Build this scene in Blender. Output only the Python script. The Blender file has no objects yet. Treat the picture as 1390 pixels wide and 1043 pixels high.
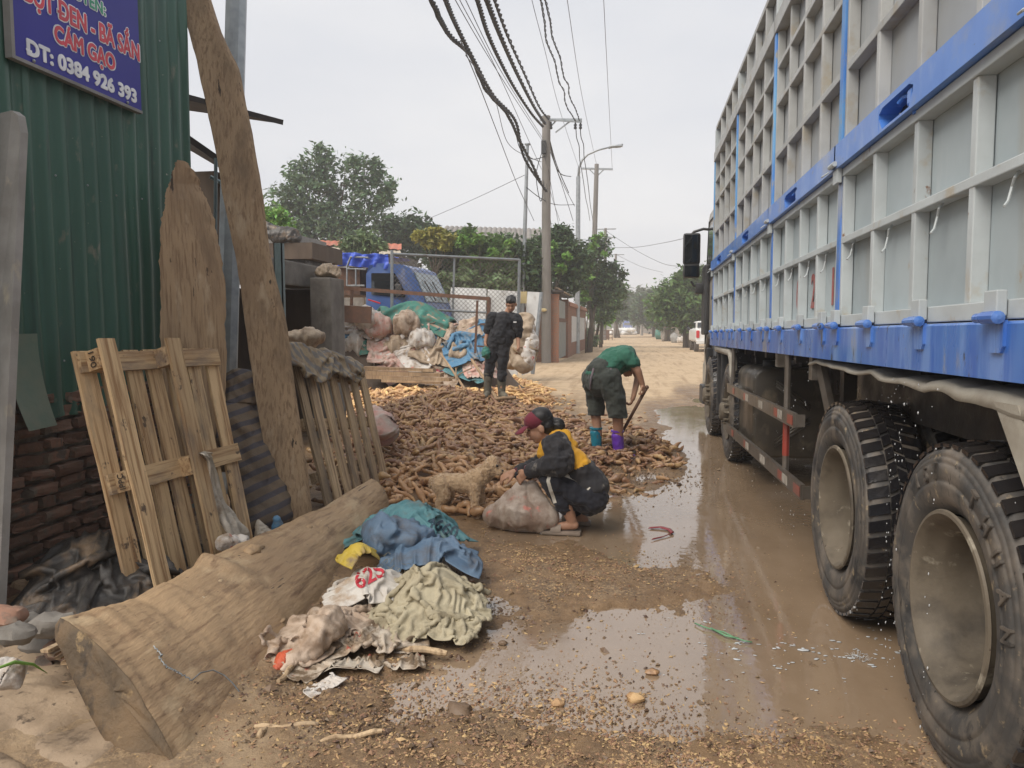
import bpy, bmesh, math, random
import numpy as np
from mathutils import Vector, Matrix, Euler, Quaternion

random.seed(7); np.random.seed(7)
R = math.radians
scene = bpy.context.scene
COL = scene.collection

# ------------------------------------------------------------------ camera
FPX, CU, CV, VU, HV = 1010.0, 695.0, 521.5, 858.0, 443.0     # focal length and road vanishing point in photo pixels
PIT = math.atan((CV - HV) / FPX)
YAW = math.atan((VU - CU) / FPX * math.cos(PIT))
CAM = np.array((0.0, 0.0, 1.5))
cf = np.array((-math.sin(YAW) * math.cos(PIT), math.cos(YAW) * math.cos(PIT), -math.sin(PIT)))
cr = np.array((math.cos(YAW), math.sin(YAW), 0.0))
cu = np.cross(cr, cf)
cam_d = bpy.data.cameras.new('camera'); cam = bpy.data.objects.new('camera', cam_d); COL.objects.link(cam)
cam_d.sensor_width = 36.0; cam_d.lens = FPX / 1390.0 * 36.0
cam_d.clip_start = 0.05; cam_d.clip_end = 3000.0
cam.matrix_world = Matrix(((cr[0], cu[0], -cf[0], 0), (cr[1], cu[1], -cf[1], 0), (cr[2], cu[2], -cf[2], 1.5), (0, 0, 0, 1)))
scene.camera = cam

# ------------------------------------------------------------------ sky, sun, exposure
SUN_EL, SUN_AZ = R(50), R(222)
world = bpy.data.worlds.new('World'); scene.world = world; world.use_nodes = True
wn, wl = world.node_tree.nodes, world.node_tree.links
wn.clear()
w_out = wn.new('ShaderNodeOutputWorld'); w_bg = wn.new('ShaderNodeBackground')
w_sky = wn.new('ShaderNodeTexSky'); w_sky.sky_type = 'NISHITA'; w_sky.sun_disc = False
w_sky.sun_elevation = SUN_EL; w_sky.sun_rotation = SUN_AZ; w_sky.dust_density = 4.0; w_sky.air_density = 1.0
w_tc = wn.new('ShaderNodeTexCoord'); w_map = wn.new('ShaderNodeMapping'); w_map.inputs['Scale'].default_value = (1.0, 1.0, 3.0)
w_no = wn.new('ShaderNodeTexNoise'); w_no.inputs['Scale'].default_value = 1.6; w_no.inputs['Detail'].default_value = 5.0
w_ra = wn.new('ShaderNodeValToRGB')                       # overcast deck: a pale grey veil with soft lighter and darker parts
w_ra.color_ramp.elements[0].position = 0.30; w_ra.color_ramp.elements[0].color = (5.4, 5.6, 6.1, 1)
w_ra.color_ramp.elements[1].position = 0.72; w_ra.color_ramp.elements[1].color = (7.0, 6.95, 7.0, 1)
w_mix = wn.new('ShaderNodeMix'); w_mix.data_type = 'RGBA'; w_mix.inputs[0].default_value = 0.93
w_bg.inputs['Strength'].default_value = 0.055
wl.new(w_tc.outputs['Generated'], w_map.inputs['Vector']); wl.new(w_map.outputs[0], w_no.inputs['Vector'])
wl.new(w_no.outputs['Fac'], w_ra.inputs[0])
wl.new(w_sky.outputs[0], w_mix.inputs[6]); wl.new(w_ra.outputs[0], w_mix.inputs[7])
wl.new(w_mix.outputs[2], w_bg.inputs['Color']); wl.new(w_bg.outputs[0], w_out.inputs['Surface'])
sun_d = bpy.data.lights.new('sun', 'SUN'); sun = bpy.data.objects.new('sun', sun_d); COL.objects.link(sun)
sun_d.energy = 1.5; sun_d.angle = R(42); sun_d.color = (1.0, 0.93, 0.84)
sd = Vector((math.sin(SUN_AZ) * math.cos(SUN_EL), math.cos(SUN_AZ) * math.cos(SUN_EL), math.sin(SUN_EL)))
sun.rotation_euler = sd.to_track_quat('Z', 'Y').to_euler()
scene.view_settings.view_transform = 'Standard'; scene.view_settings.look = 'None'
scene.view_settings.exposure = 1.26; scene.view_settings.gamma = 1.0; scene.view_settings.use_curve_mapping = False
scene.render.film_transparent = False
try:
    scene.cycles.volume_bounces = 1; scene.cycles.max_bounces = 8; scene.cycles.transparent_max_bounces = 16
    scene.cycles.volume_step_rate = 4.0
except Exception: pass

# ------------------------------------------------------------------ measuring helpers: photo pixel -> place in the world
def ray(u, v): return cf + cr * ((u - CU) / FPX) + cu * ((CV - v) / FPX)
def PZ(u, v, z=0.0): d = ray(u, v); t = (z - 1.5) / d[2]; return CAM + d * t
def PX(u, v, x): d = ray(u, v); return CAM + d * (x / d[0])
def PY(u, v, y): d = ray(u, v); return CAM + d * (y / d[1])
def pix(x, y, z=0.0):
    dx, dy, dz = x, y, z - 1.5
    w = dx * cf[0] + dy * cf[1] + dz * cf[2]
    return CU + FPX * (dx * cr[0] + dy * cr[1]) / w, CV - FPX * (dx * cu[0] + dy * cu[1] + dz * cu[2]) / w
V3 = lambda a: Vector((float(a[0]), float(a[1]), float(a[2])))

# ------------------------------------------------------------------ noise
def _h(ix, iy, iz, s):
    n = (ix * 374761393 + iy * 668265263 + iz * 2147483647 * 3 + s * 1274126177) & 0xffffffff
    n = ((n ^ (n >> 13)) * 1274126177) & 0xffffffff
    n = ((n ^ (n >> 16)) * 2246822519) & 0xffffffff
    return ((n ^ (n >> 15)) & 0xffffff) / 16777215.0
def vn(x, y, z=0.0, s=0):
    x = np.asarray(x, float); y = np.asarray(y, float) + 0 * x; z = np.asarray(z, float) + 0 * x
    xi, yi, zi = (np.floor(a).astype(np.int64) for a in (x, y, z))
    fx, fy, fz = x - xi, y - yi, z - zi
    fx, fy, fz = (a * a * (3 - 2 * a) for a in (fx, fy, fz))
    r = 0
    for dx in (0, 1):
        for dy in (0, 1):
            for dz in (0, 1):
                r = r + _h(xi + dx, yi + dy, zi + dz, s) * np.abs(1 - dx - fx) * np.abs(1 - dy - fy) * np.abs(1 - dz - fz)
    return r * 2 - 1
def fbm(x, y, z=0.0, o=4, s=0, g=0.5):
    r = 0; a = 1.0; f = 1.0
    for i in range(o):
        r = r + a * vn(x * f, y * f, np.asarray(z) * f, s + i * 17); a *= g; f *= 2.03
    return r
def ridge(x, y, z=0.0, o=3, s=0):
    r = 0; a = 1.0; f = 1.0
    for i in range(o):
        r = r + a * (1 - 2 * np.abs(vn(x * f, y * f, np.asarray(z) * f, s + i * 13))); a *= 0.5; f *= 2.1
    return r

# ------------------------------------------------------------------ materials
MATS = {}
def mat(name, c1, c2=None, c3=None, scale=6.0, st=(1, 1, 1), rough=0.7, rvar=0.0, bump=0.3, bs=None, bst=None, bd=0.01, metal=0.0,
        dirt=(), detail=6.0, rnd=0.12, spec=0.5, island=0.0, coat=0.0, trans=0.0, edge=None, sheen=0.0):
    m = bpy.data.materials.new(name); m.use_nodes = True; MATS[name] = m
    N, L = m.node_tree.nodes, m.node_tree.links; N.clear()
    out = N.new('ShaderNodeOutputMaterial'); b = N.new('ShaderNodeBsdfPrincipled'); L.new(b.outputs[0], out.inputs[0])
    tc = N.new('ShaderNodeTexCoord'); oi = N.new('ShaderNodeObjectInfo')
    off = N.new('ShaderNodeVectorMath'); off.operation = 'MULTIPLY_ADD'
    L.new(oi.outputs['Random'], off.inputs[0]); off.inputs[1].default_value = (31, 17, 23); L.new(tc.outputs['Object'], off.inputs[2])
    def noise(sc, st_, det, rg=0.55):
        mp = N.new('ShaderNodeMapping'); mp.inputs['Scale'].default_value = st_; L.new(off.outputs[0], mp.inputs['Vector'])
        n = N.new('ShaderNodeTexNoise'); n.inputs['Scale'].default_value = sc; n.inputs['Detail'].default_value = det
        n.inputs['Roughness'].default_value = rg; L.new(mp.outputs[0], n.inputs['Vector']); return n.outputs['Fac']
    c2 = c2 or tuple(x * 0.75 for x in c1)
    f = noise(scale, st, detail)
    ra = N.new('ShaderNodeValToRGB'); L.new(f, ra.inputs[0]); e = ra.color_ramp.elements
    e[0].position = 0.36; e[0].color = (*c1, 1); e[1].position = 0.64; e[1].color = (*c2, 1)
    if c3: x = e.new(0.56); x.color = (*c3, 1)
    col = ra.outputs[0]
    for (dc, lo, hi, dsc, dst) in dirt:
        g = noise(dsc, dst, 7.0, 0.62); rm = N.new('ShaderNodeMapRange'); L.new(g, rm.inputs[0])
        rm.inputs[1].default_value = lo; rm.inputs[2].default_value = hi
        mx = N.new('ShaderNodeMix'); mx.data_type = 'RGBA'; L.new(rm.outputs[0], mx.inputs[0]); L.new(col, mx.inputs[6]); mx.inputs[7].default_value = (*dc, 1)
        col = mx.outputs[2]
    hs = N.new('ShaderNodeHueSaturation'); L.new(col, hs.inputs['Color'])
    mr = N.new('ShaderNodeMapRange'); mr.inputs[3].default_value = 1 - rnd; mr.inputs[4].default_value = 1 + rnd
    L.new(oi.outputs['Random'], mr.inputs[0])
    if island:
        ge = N.new('ShaderNodeNewGeometry'); m2 = N.new('ShaderNodeMapRange'); m2.inputs[3].default_value = 1 - island; m2.inputs[4].default_value = 1 + island
        L.new(ge.outputs['Random Per Island'], m2.inputs[0]); mm = N.new('ShaderNodeMath'); mm.operation = 'MULTIPLY'
        L.new(mr.outputs[0], mm.inputs[0]); L.new(m2.outputs[0], mm.inputs[1]); L.new(mm.outputs[0], hs.inputs['Value'])
        m3 = N.new('ShaderNodeMapRange'); m3.inputs[3].default_value = 0.5 - island * 0.05; m3.inputs[4].default_value = 0.5 + island * 0.05
        L.new(ge.outputs['Random Per Island'], m3.inputs[0]); L.new(m3.outputs[0], hs.inputs['Hue'])
    else: L.new(mr.outputs[0], hs.inputs['Value'])
    L.new(hs.outputs[0], b.inputs['Base Color'])
    b.inputs['Metallic'].default_value = metal; b.inputs['Roughness'].default_value = rough
    b.inputs['Specular IOR Level'].default_value = spec
    if coat: b.inputs['Coat Weight'].default_value = coat; b.inputs['Coat Roughness'].default_value = 0.1
    if sheen: b.inputs['Sheen Weight'].default_value = sheen
    if rvar:
        q = N.new('ShaderNodeMapRange'); L.new(noise(scale * 0.7, st, 4.0), q.inputs[0]); q.inputs[1].default_value = 0.35; q.inputs[2].default_value = 0.65
        q.inputs[3].default_value = max(0.03, rough - rvar); q.inputs[4].default_value = min(1, rough + rvar); L.new(q.outputs[0], b.inputs['Roughness'])
    if bump:
        bp = N.new('ShaderNodeBump'); bp.inputs['Strength'].default_value = bump; bp.inputs['Distance'].default_value = bd
        L.new(noise(bs or scale * 4, bst or st, 8.0, 0.65), bp.inputs['Height']); L.new(bp.outputs[0], b.inputs['Normal'])
    if trans:
        t = N.new('ShaderNodeBsdfTranslucent'); L.new(hs.outputs[0], t.inputs[0]); ms = N.new('ShaderNodeMixShader'); ms.inputs[0].default_value = trans
        L.new(b.outputs[0], ms.inputs[1]); L.new(t.outputs[0], ms.inputs[2]); L.new(ms.outputs[0], out.inputs[0])
    return m

# ------------------------------------------------------------------ mesh building
class MB:
    def __init__(s): s.v = []; s.f = []; s.mi = []; s.cur = 0
    def add(s, vs, fs):
        o = len(s.v); s.v.extend(tuple(map(float, p)) for p in vs); s.f.extend(tuple(i + o for i in q) for q in fs); s.mi.extend([s.cur] * len(fs)); return s
    def box(s, c, d, rot=None, j=0.0):
        hx, hy, hz = d[0] / 2, d[1] / 2, d[2] / 2; vs = []
        for x in (-hx, hx):
            for y in (-hy, hy):
                for z in (-hz, hz):
                    p = Vector((x, y, z))
                    if j: p += Vector((random.uniform(-j, j), random.uniform(-j, j), random.uniform(-j, j)))
                    if rot is not None: p = rot @ p
                    vs.append((p[0] + c[0], p[1] + c[1], p[2] + c[2]))
        return s.add(vs, [(0, 1, 3, 2), (4, 6, 7, 5), (0, 4, 5, 1), (2, 3, 7, 6), (0, 2, 6, 4), (1, 5, 7, 3)])
    def bb(s, x0, x1, y0, y1, z0, z1): return s.box(((x0 + x1) / 2, (y0 + y1) / 2, (z0 + z1) / 2), (x1 - x0, y1 - y0, z1 - z0))
    def rbox(s, c, d, r=0.01, rot=None):                     # box with chamfered edges
        bm = bmesh.new(); bmesh.ops.create_cube(bm, size=1.0)
        for v in bm.verts: v.co = Vector((v.co.x * d[0], v.co.y * d[1], v.co.z * d[2]))
        bmesh.ops.bevel(bm, geom=bm.edges[:], offset=r, segments=2, affect='EDGES', profile=0.6)
        vs = [((rot @ v.co) if rot is not None else v.co) + Vector(tuple(map(float, c))) for v in bm.verts]
        fs = [tuple(v.index for v in f.verts) for f in bm.faces]; bm.free(); return s.add(vs, fs)
    def beam(s, a, b, w, h, up=(0, 0, 1), j=0.0):
        a, b = V3(a), V3(b); d = b - a; l = d.length; y = d.normalized(); u = Vector(up)
        x = y.cross(u)
        if x.length < 1e-4: x = Vector((1, 0, 0))
        x.normalize(); z = x.cross(y); m = Matrix((x, y, z)).transposed()
        return s.box((a + b) / 2, (w, l, h), m, j)
    def tube(s, pts, r, n=8, cap=True):
        pts = [V3(p) for p in pts]; k = len(pts); rs = r if hasattr(r, '__len__') else [r] * k
        t0 = (pts[1] - pts[0]).normalized(); a = t0.orthogonal().normalized(); vs = []; fs = []
        for i, p in enumerate(pts):
            t = (pts[min(i + 1, k - 1)] - pts[max(i - 1, 0)]).normalized(); a = (a - t * a.dot(t))
            if a.length < 1e-6: a = t.orthogonal()
            a.normalize(); b = t.cross(a)
            for q in range(n):
                th = 2 * math.pi * q / n; vs.append(p + (a * math.cos(th) + b * math.sin(th)) * rs[i])
        for i in range(k - 1):
            for q in range(n): fs.append((i * n + q, i * n + (q + 1) % n, (i + 1) * n + (q + 1) % n, (i + 1) * n + q))
        if cap: fs.append(tuple(range(n - 1, -1, -1))); fs.append(tuple((k - 1) * n + q for q in range(n)))
        return s.add(vs, fs)
    def lathe(s, prof, n=24, axis='X', c=(0, 0, 0), jit=None):       # prof: (along axis, radius)
        vs = []; fs = []
        for i, (h, r) in enumerate(prof):
            for q in range(n):
                th = 2 * math.pi * q / n; a, b = r * math.cos(th), r * math.sin(th)
                p = {'X': (h, a, b), 'Y': (b, h, a), 'Z': (a, b, h)}[axis]; vs.append((p[0] + c[0], p[1] + c[1], p[2] + c[2]))
        for i in range(len(prof) - 1):
            for q in range(n): fs.append((i * n + q, i * n + (q + 1) % n, (i + 1) * n + (q + 1) % n, (i + 1) * n + q))
        return s.add(vs, fs)
    def prism(s, poly, h0, h1, axis='Y'):                    # poly in the other two axes
        def P(a, b, h): return {'X': (h, a, b), 'Y': (a, h, b), 'Z': (a, b, h)}[axis]
        n = len(poly); vs = [P(a, b, h0) for a, b in poly] + [P(a, b, h1) for a, b in poly]
        return s.add(vs, [tuple(range(n)), tuple(range(2 * n - 1, n - 1, -1))] + [(i, (i + 1) % n, n + (i + 1) % n, n + i) for i in range(n)])
    def ball(s, c, r, n=10, m=7, sc=(1, 1, 1), rot=None):
        vs = []; fs = []
        for i in range(m + 1):
            ph = math.pi * i / m
            for q in range(n):
                th = 2 * math.pi * q / n
                p = Vector((math.sin(ph) * math.cos(th) * r * sc[0], math.sin(ph) * math.sin(th) * r * sc[1], math.cos(ph) * r * sc[2]))
                if rot is not None: p = rot @ p
                vs.append((p[0] + c[0], p[1] + c[1], p[2] + c[2]))
        for i in range(m):
            for q in range(n): fs.append((i * n + q, (i + 1) * n + q, (i + 1) * n + (q + 1) % n, i * n + (q + 1) % n))
        return s.add(vs, fs)
    def capsule(s, a, b, ra, rb, n=12):
        a, b = V3(a), V3(b); d = (b - a); l = max(d.length, 1e-5); t = d / l; pts = []; rs = []
        for k in range(5): q = math.pi / 2 * (1 - k / 4.0); pts.append(a - t * ra * math.sin(q)); rs.append(max(1e-4, ra * math.cos(q)))
        for k in range(5): q = math.pi / 2 * (k / 4.0); pts.append(b + t * rb * math.sin(q)); rs.append(max(1e-4, rb * math.cos(q)))
        return s.tube(pts, rs, n)
    def grid(s, P):                                          # P: (ny, nx, 3) array
        ny, nx = P.shape[:2]; vs = P.reshape(-1, 3).tolist()
        return s.add(vs, [(j * nx + i, j * nx + i + 1, (j + 1) * nx + i + 1, (j + 1) * nx + i) for j in range(ny - 1) for i in range(nx - 1)])
    def mesh(s, name, off=(0, 0, 0), mats=(), smooth=False):
        me = bpy.data.meshes.new(name); v = np.array(s.v, float).reshape(-1, 3) - np.array(off)
        me.from_pydata(v.tolist(), [], s.f); 
        for m in mats: me.materials.append(m)
        if len(mats) > 1: me.polygons.foreach_set('material_index', s.mi)
        bm = bmesh.new(); bm.from_mesh(me); bmesh.ops.recalc_face_normals(bm, faces=bm.faces[:]); bm.to_mesh(me); bm.free()
        if smooth: me.polygons.foreach_set('use_smooth', [True] * len(me.polygons))
        me.update(); return me

WM = {}                                                       # world matrix of every object made here
def tag(o, label=None, cat=None, group=None, kind=None):
    if label: o['label'] = label
    if cat: o['category'] = cat
    if group: o['group'] = group
    if kind: o['kind'] = kind
    return o
def empty(name, loc=(0, 0, 0), label=None, cat=None, group=None, rot=(0, 0, 0)):
    o = bpy.data.objects.new(name, None); COL.objects.link(o); o.empty_display_size = 0.1
    o.location = V3(loc); o.rotation_euler = rot
    WM[o.name] = Matrix.Translation(V3(loc)) @ Euler(rot).to_matrix().to_4x4()
    return tag(o, label, cat, group)
def finish(o, smooth):
    if smooth == 'auto':
        me = o.data; me.polygons.foreach_set('use_smooth', [True] * len(me.polygons))
        bm = bmesh.new(); bm.from_mesh(me)
        for e in bm.edges:
            if len(e.link_faces) == 2 and e.calc_face_angle(0) > R(38): e.smooth = False
        bm.to_mesh(me); bm.free()
def obj(name, mb, mats, parent=None, label=None, cat=None, group=None, kind=None, smooth=False, local=False):
    """one mesh object; vertices are given in world coordinates, or in the parent's own with local=True"""
    mats = mats if isinstance(mats, (list, tuple)) else [mats]
    v = np.array(mb.v, float).reshape(-1, 3)
    if parent is not None and not local:
        M = WM[parent.name].inverted(); A = np.array(M); v = v @ A[:3, :3].T + A[:3, 3]; mb.v = v.tolist()
    lo, hi = v.min(0), v.max(0); c = (lo + hi) / 2
    if parent is None: c[2] = lo[2]
    me = mb.mesh(name, c, mats, smooth is True); o = bpy.data.objects.new(name, me); COL.objects.link(o); o.location = c.tolist()
    finish(o, smooth)
    if parent is not None: o.parent = parent
    WM[o.name] = (WM[parent.name] if parent is not None else Matrix()) @ Matrix.Translation(V3(c))
    return tag(o, label, cat, group, kind)
def inst(name, me, parent, loc, rot=(0, 0, 0), sc=(1, 1, 1)):   # a piece sharing its mesh; loc in the parent's frame
    o = bpy.data.objects.new(name, me); COL.objects.link(o); o.parent = parent; o.location = V3(loc); o.rotation_euler = rot; o.scale = sc
    WM[o.name] = (WM[parent.name] if parent is not None else Matrix()) @ Matrix.Translation(V3(loc)) @ Euler(rot).to_matrix().to_4x4(); return o
def kids(o): return [c for c in KID.get(o.name, [])]
def copy_tree(o, parent=None, **kw):
    c = o.copy(); COL.objects.link(c); c.parent = parent
    for ch in o.children: copy_tree(ch, c)
    return c
_TS = bpy.data.scenes.new('scratch')
def evaluated(o):
    _TS.collection.objects.link(o); vl = _TS.view_layers[0]; vl.update(); return o.evaluated_get(vl.depsgraph), vl.depsgraph
def solid(mb, voxel, name='tmp', smooth=4, disp=None):         # fuse overlapping shapes into one continuous skin
    me = mb.mesh(name); o = bpy.data.objects.new(name, me)
    r = o.modifiers.new('r', 'REMESH'); r.mode = 'VOXEL'; r.voxel_size = voxel; r.adaptivity = 0
    s = o.modifiers.new('s', 'SMOOTH'); s.factor = 0.5; s.iterations = smooth
    ev, dg = evaluated(o); m2 = ev.to_mesh()
    n = len(m2.vertices); co = np.empty(n * 3); m2.vertices.foreach_get('co', co); co = co.reshape(-1, 3)
    no = np.empty(n * 3); m2.vertices.foreach_get('normal', no); no = no.reshape(-1, 3)
    fs = [tuple(p.vertices) for p in m2.polygons]; ev.to_mesh_clear(); bpy.data.objects.remove(o); bpy.data.meshes.remove(me)
    if disp is not None: co = co + no * disp(co, no)[:, None]
    out = MB(); out.v = co.tolist(); out.f = fs; out.mi = [0] * len(fs); return out
def text(name, body, size, mtl, M4, parent=None, sx=1.0, ext=0.002, bold=0.0, label=None, align='CENTER', shear=0, width=None):
    cu_ = bpy.data.curves.new(name, 'FONT'); cu_.body = body; cu_.size = size; cu_.extrude = ext; cu_.align_x = align; cu_.shear = shear
    o = bpy.data.objects.new(name, cu_); ev, dg = evaluated(o)
    me = bpy.data.meshes.new_from_object(ev); bpy.data.objects.remove(o)
    me.name = name; n = len(me.vertices); co = np.empty(n * 3); me.vertices.foreach_get('co', co); co = co.reshape(-1, 3) * (sx, 1, 1)
    if width: co[:, 0] = (co[:, 0] - (co[:, 0].min() + co[:, 0].max()) / 2) * width / (co[:, 0].max() - co[:, 0].min())
    A = np.array(M4); fs0 = [tuple(p.vertices) for p in me.polygons]; mb = MB(); sh = [(0, 0)]
    if bold:                                                  # heavier strokes: copies set a hair apart in depth
        m_ = 8 if bold > .004 else 4; sh += [(math.cos(2 * math.pi * q / m_) * bold, math.sin(2 * math.pi * q / m_) * bold) for q in range(m_)]
    for q, (ox, oy) in enumerate(sh): mb.add(((co + (ox, oy, q * .00017)) @ A[:3, :3].T + A[:3, 3]).tolist(), fs0)
    return obj(name, mb, mtl, parent, label)

# ================================================================== MATERIALS
DIRT = (0.20, 0.14, 0.085)
m_wood = mat('weathered timber', (0.39, 0.27, 0.16), (0.29, 0.195, 0.115), (0.34, 0.235, 0.14), scale=5, st=(1, 1, 0.25), rough=.85, bump=.9, bs=30, bst=(1, 1, .07), bd=.010, dirt=[((.22, .14, .08), .48, .64, 60, (1, 1, .03)), ((.19, .13, .08), .52, .72, 4, (1, 1, .35)), ((.10, .065, .04), .69, .72, 20, (1, 1, .3)), ((.06, .04, .027), .660, .670, 14, (1, 1, .028)), ((.47, .36, .24), .60, .74, 7, (1, 1, .3))], rnd=.1)
m_pallet = mat('pallet pine', (0.56, 0.40, 0.225), (0.42, 0.28, 0.15), (0.50, 0.355, 0.20), scale=7, st=(1, 1, .15), rough=.78, bump=.4, bs=40, bst=(1, 1, .08), bd=.004, dirt=[((.26, .15, .07), .48, .64, 46, (1, 1, .04)), ((.17, .13, .10), .53, .70, 5, (1, 1, .3)), ((.11, .075, .05), .62, .68, 16, (1, 1, .6))], rnd=.24)
m_pallet2 = mat('old pallet pine', (0.50, 0.37, 0.225), (0.38, 0.27, 0.16), scale=7, st=(1, 1, .15), rough=.8, bump=.4, bs=40, bst=(1, 1, .08), bd=.004, dirt=[((.20, .13, .075), .48, .64, 46, (1, 1, .04)), ((.15, .115, .085), .5, .7, 5, (1, 1, .35))], rnd=.24)
m_slab = mat('muddy timber slab', (0.39, 0.265, 0.15), (0.29, 0.195, 0.11), (0.34, 0.23, 0.13), scale=3.0, st=(1.5, .6, 1.5), rough=.66, bump=.8, bs=24, bst=(1.6, .35, 1.6), bd=.010, dirt=[((.19, .115, .062), .50, .68, 18, (1.6, .16, 1.6)), ((.16, .10, .058), .58, .70, 3.4, (1, 1, 1)), ((.47, .35, .215), .56, .70, 5, (1, .6, 1)), ((.09, .058, .035), .668, .676, 13, (1.6, .04, 1.6)), ((.09, .055, .035), .68, .70, 30, (1, .6, 1)), ((.50, .42, .30), .715, .73, 24, (1, 1, 1))], rnd=.03)
m_slabend = mat('damp timber end', (0.15, 0.098, 0.052), (0.08, 0.056, 0.033), scale=6, rough=.75, bump=.9, bs=26, bd=.012, dirt=[((.27, .185, .09), .56, .60, 4, (1, 1, 1)), ((.035, .027, .02), .55, .66, 9, (1, 1, .4))])
m_green = mat('green corrugated paint', (0.034, 0.094, 0.068), (0.044, 0.114, 0.082), scale=2.2, st=(1, 1, .3), rough=.42, rvar=.1, bump=.06, dirt=[((.05, .095, .075), .56, .72, 5, (1, 1, .2)), ((.17, .17, .13), .62, .74, 9, (1, 1, .5)), ((.34, .33, .28), .712, .722, 30, (1, 1, 1)), ((.02, .05, .04), .58, .70, 4, (1, 3, .15))], rnd=.03)
m_brick = mat('dark old brick', (0.19, 0.12, 0.085), (0.12, 0.09, 0.07), (0.23, 0.125, 0.085), scale=9, rough=.9, bump=.8, bs=30, bd=.01, dirt=[((.17, .145, .115), .55, .68, 8, (1, 1, 1))], rnd=.35)
m_mortar = mat('crumbling mortar', (0.30, 0.265, 0.215), (0.17, 0.145, 0.12), scale=12, rough=.95, bump=1.0, bs=30, bd=.02)
m_rbrick = mat('red brick', (0.33, 0.15, 0.09), (0.25, 0.15, 0.105), scale=3, rough=.9, bump=.4, rnd=.35)
m_rmort = mat('grey mortar', (0.27, 0.235, 0.20), scale=5, rough=.95)
m_conc = mat('stained concrete', (0.22, 0.205, 0.18), (0.145, 0.13, 0.115), scale=4, rough=.9, bump=.6, bs=22, bd=.01, dirt=[((.09, .075, .06), .55, .7, 3, (1, 1, .4))])
m_cboard = mat('grey cement board', (0.30, 0.29, 0.275), (0.22, 0.21, 0.195), scale=5, rough=.85, bump=.25, dirt=[((.38, .34, .27), .6, .7, 7, (1, 1, .5))])
m_pole = mat('pole concrete', (0.20, 0.185, 0.17), (0.15, 0.14, 0.125), scale=3, st=(1, 1, .3), rough=.9, bump=.3)
m_galv = mat('galvanised steel', (0.34, 0.36, 0.37), (0.25, 0.27, 0.28), scale=9, rough=.42, metal=.55, bump=.1, dirt=[((.20, .19, .17), .58, .7, 4, (1, 1, .4))])
m_galv2 = mat('painted steel post', (0.14, 0.19, 0.20), scale=6, rough=.5, metal=.3)
m_rust = mat('rusty steel', (0.15, 0.075, 0.045), (0.10, 0.06, 0.042), scale=12, rough=.85, bump=.4)
m_black = mat('black rubber cable', (0.018, 0.018, 0.02), rough=.6, bump=0)
m_wire = mat('grey cable', (0.10, 0.10, 0.11), rough=.6, bump=0)
m_darkroof = mat('dark fibre roof', (0.035, 0.03, 0.028), (0.06, 0.05, 0.045), scale=4, rough=.9)
m_gsheet = mat('grey roof sheet', (0.26, 0.24, 0.22), (0.20, 0.185, 0.17), scale=2, rough=.85, st=(1, 1, .5))
m_redroof = mat('faded red roof', (0.42, 0.12, 0.07), (0.34, 0.14, 0.09), scale=2, rough=.8)
m_creamroof = mat('dusty cream roof', (0.46, 0.40, 0.31), scale=2, rough=.85)
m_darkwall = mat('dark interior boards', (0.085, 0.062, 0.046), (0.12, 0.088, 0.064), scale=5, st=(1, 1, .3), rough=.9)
m_wsheet = mat('whitewashed metal sheet', (0.62, 0.62, 0.60), (0.50, 0.50, 0.485), scale=3, rough=.55, bump=.15, dirt=[((.33, .30, .26), .58, .7, 3, (1, 1, .5))])
m_ysheet = mat('cream panel', (0.52, 0.42, 0.22), scale=3, rough=.7)
m_door = mat('grey green metal door', (0.24, 0.26, 0.245), (0.18, 0.19, 0.18), scale=3, rough=.6, dirt=[((.17, .12, .08), .55, .7, 4, (1, 1, .5))])
m_bark = mat('bark', (0.12, 0.095, 0.07), (0.075, 0.06, 0.045), scale=8, st=(1, 1, .3), rough=.95, bump=.6)
def leafmat(n, c, isl=.45): return mat(n, c, tuple(x * .8 for x in c), scale=.8, rough=.55, bump=0, island=isl, trans=.25, rnd=.08, spec=.4)
m_leafd = leafmat('dark dusty leaves', (0.08, 0.13, 0.055)); m_leafm = leafmat('mid green leaves', (0.11, 0.185, 0.05))
m_leafl = leafmat('fresh light leaves', (0.20, 0.36, 0.07)); m_leafy = leafmat('yellow green leaves', (0.36, 0.34, 0.07), .3)
m_leafg = leafmat('grey green leaves', (0.125, 0.195, 0.10)); m_leafb = leafmat('bushy olive leaves', (0.16, 0.22, 0.10))
# truck
m_panel = mat('grey truck sheet', (0.37, 0.425, 0.445), (0.315, 0.365, 0.385), scale=2.5, rough=.5, rvar=.1, bump=.08, dirt=[((.31, .30, .26), .56, .74, 2.4, (1, 1, .25)), ((.34, .24, .14), .68, .73, 5, (1, 1, .6)), ((.46, .49, .50), .62, .75, 3.5, (1, 1, .12))], rnd=.07)
m_panelu = mat('upper grey truck sheet', (0.33, 0.35, 0.36), (0.285, 0.30, 0.305), scale=2.5, rough=.55, rvar=.1, bump=.08, dirt=[((.31, .28, .23), .54, .76, 2.2, (1, 1, .3)), ((.42, .43, .42), .62, .75, 3.5, (1, 1, .12))], rnd=.08)
m_rib = mat('grey truck rib', (0.45, 0.49, 0.50), (0.39, 0.42, 0.425), scale=5, rough=.5, bump=.15, dirt=[((.36, .30, .21), .60, .74, 5, (1, 1, 1)), ((.18, .09, .045), .68, .74, 11, (1, 1, 1))], rnd=.06)
m_ribu = mat('upper grey truck rib', (0.40, 0.41, 0.405), (0.33, 0.335, 0.325), scale=5, rough=.55, bump=.15, dirt=[((.32, .28, .21), .56, .72, 5, (1, 1, 1))], rnd=.06)
m_letter = mat('raised tyre lettering', (0.03, 0.028, 0.026), (0.12, 0.10, 0.08), scale=14, rough=.6, bump=.2)
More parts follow.
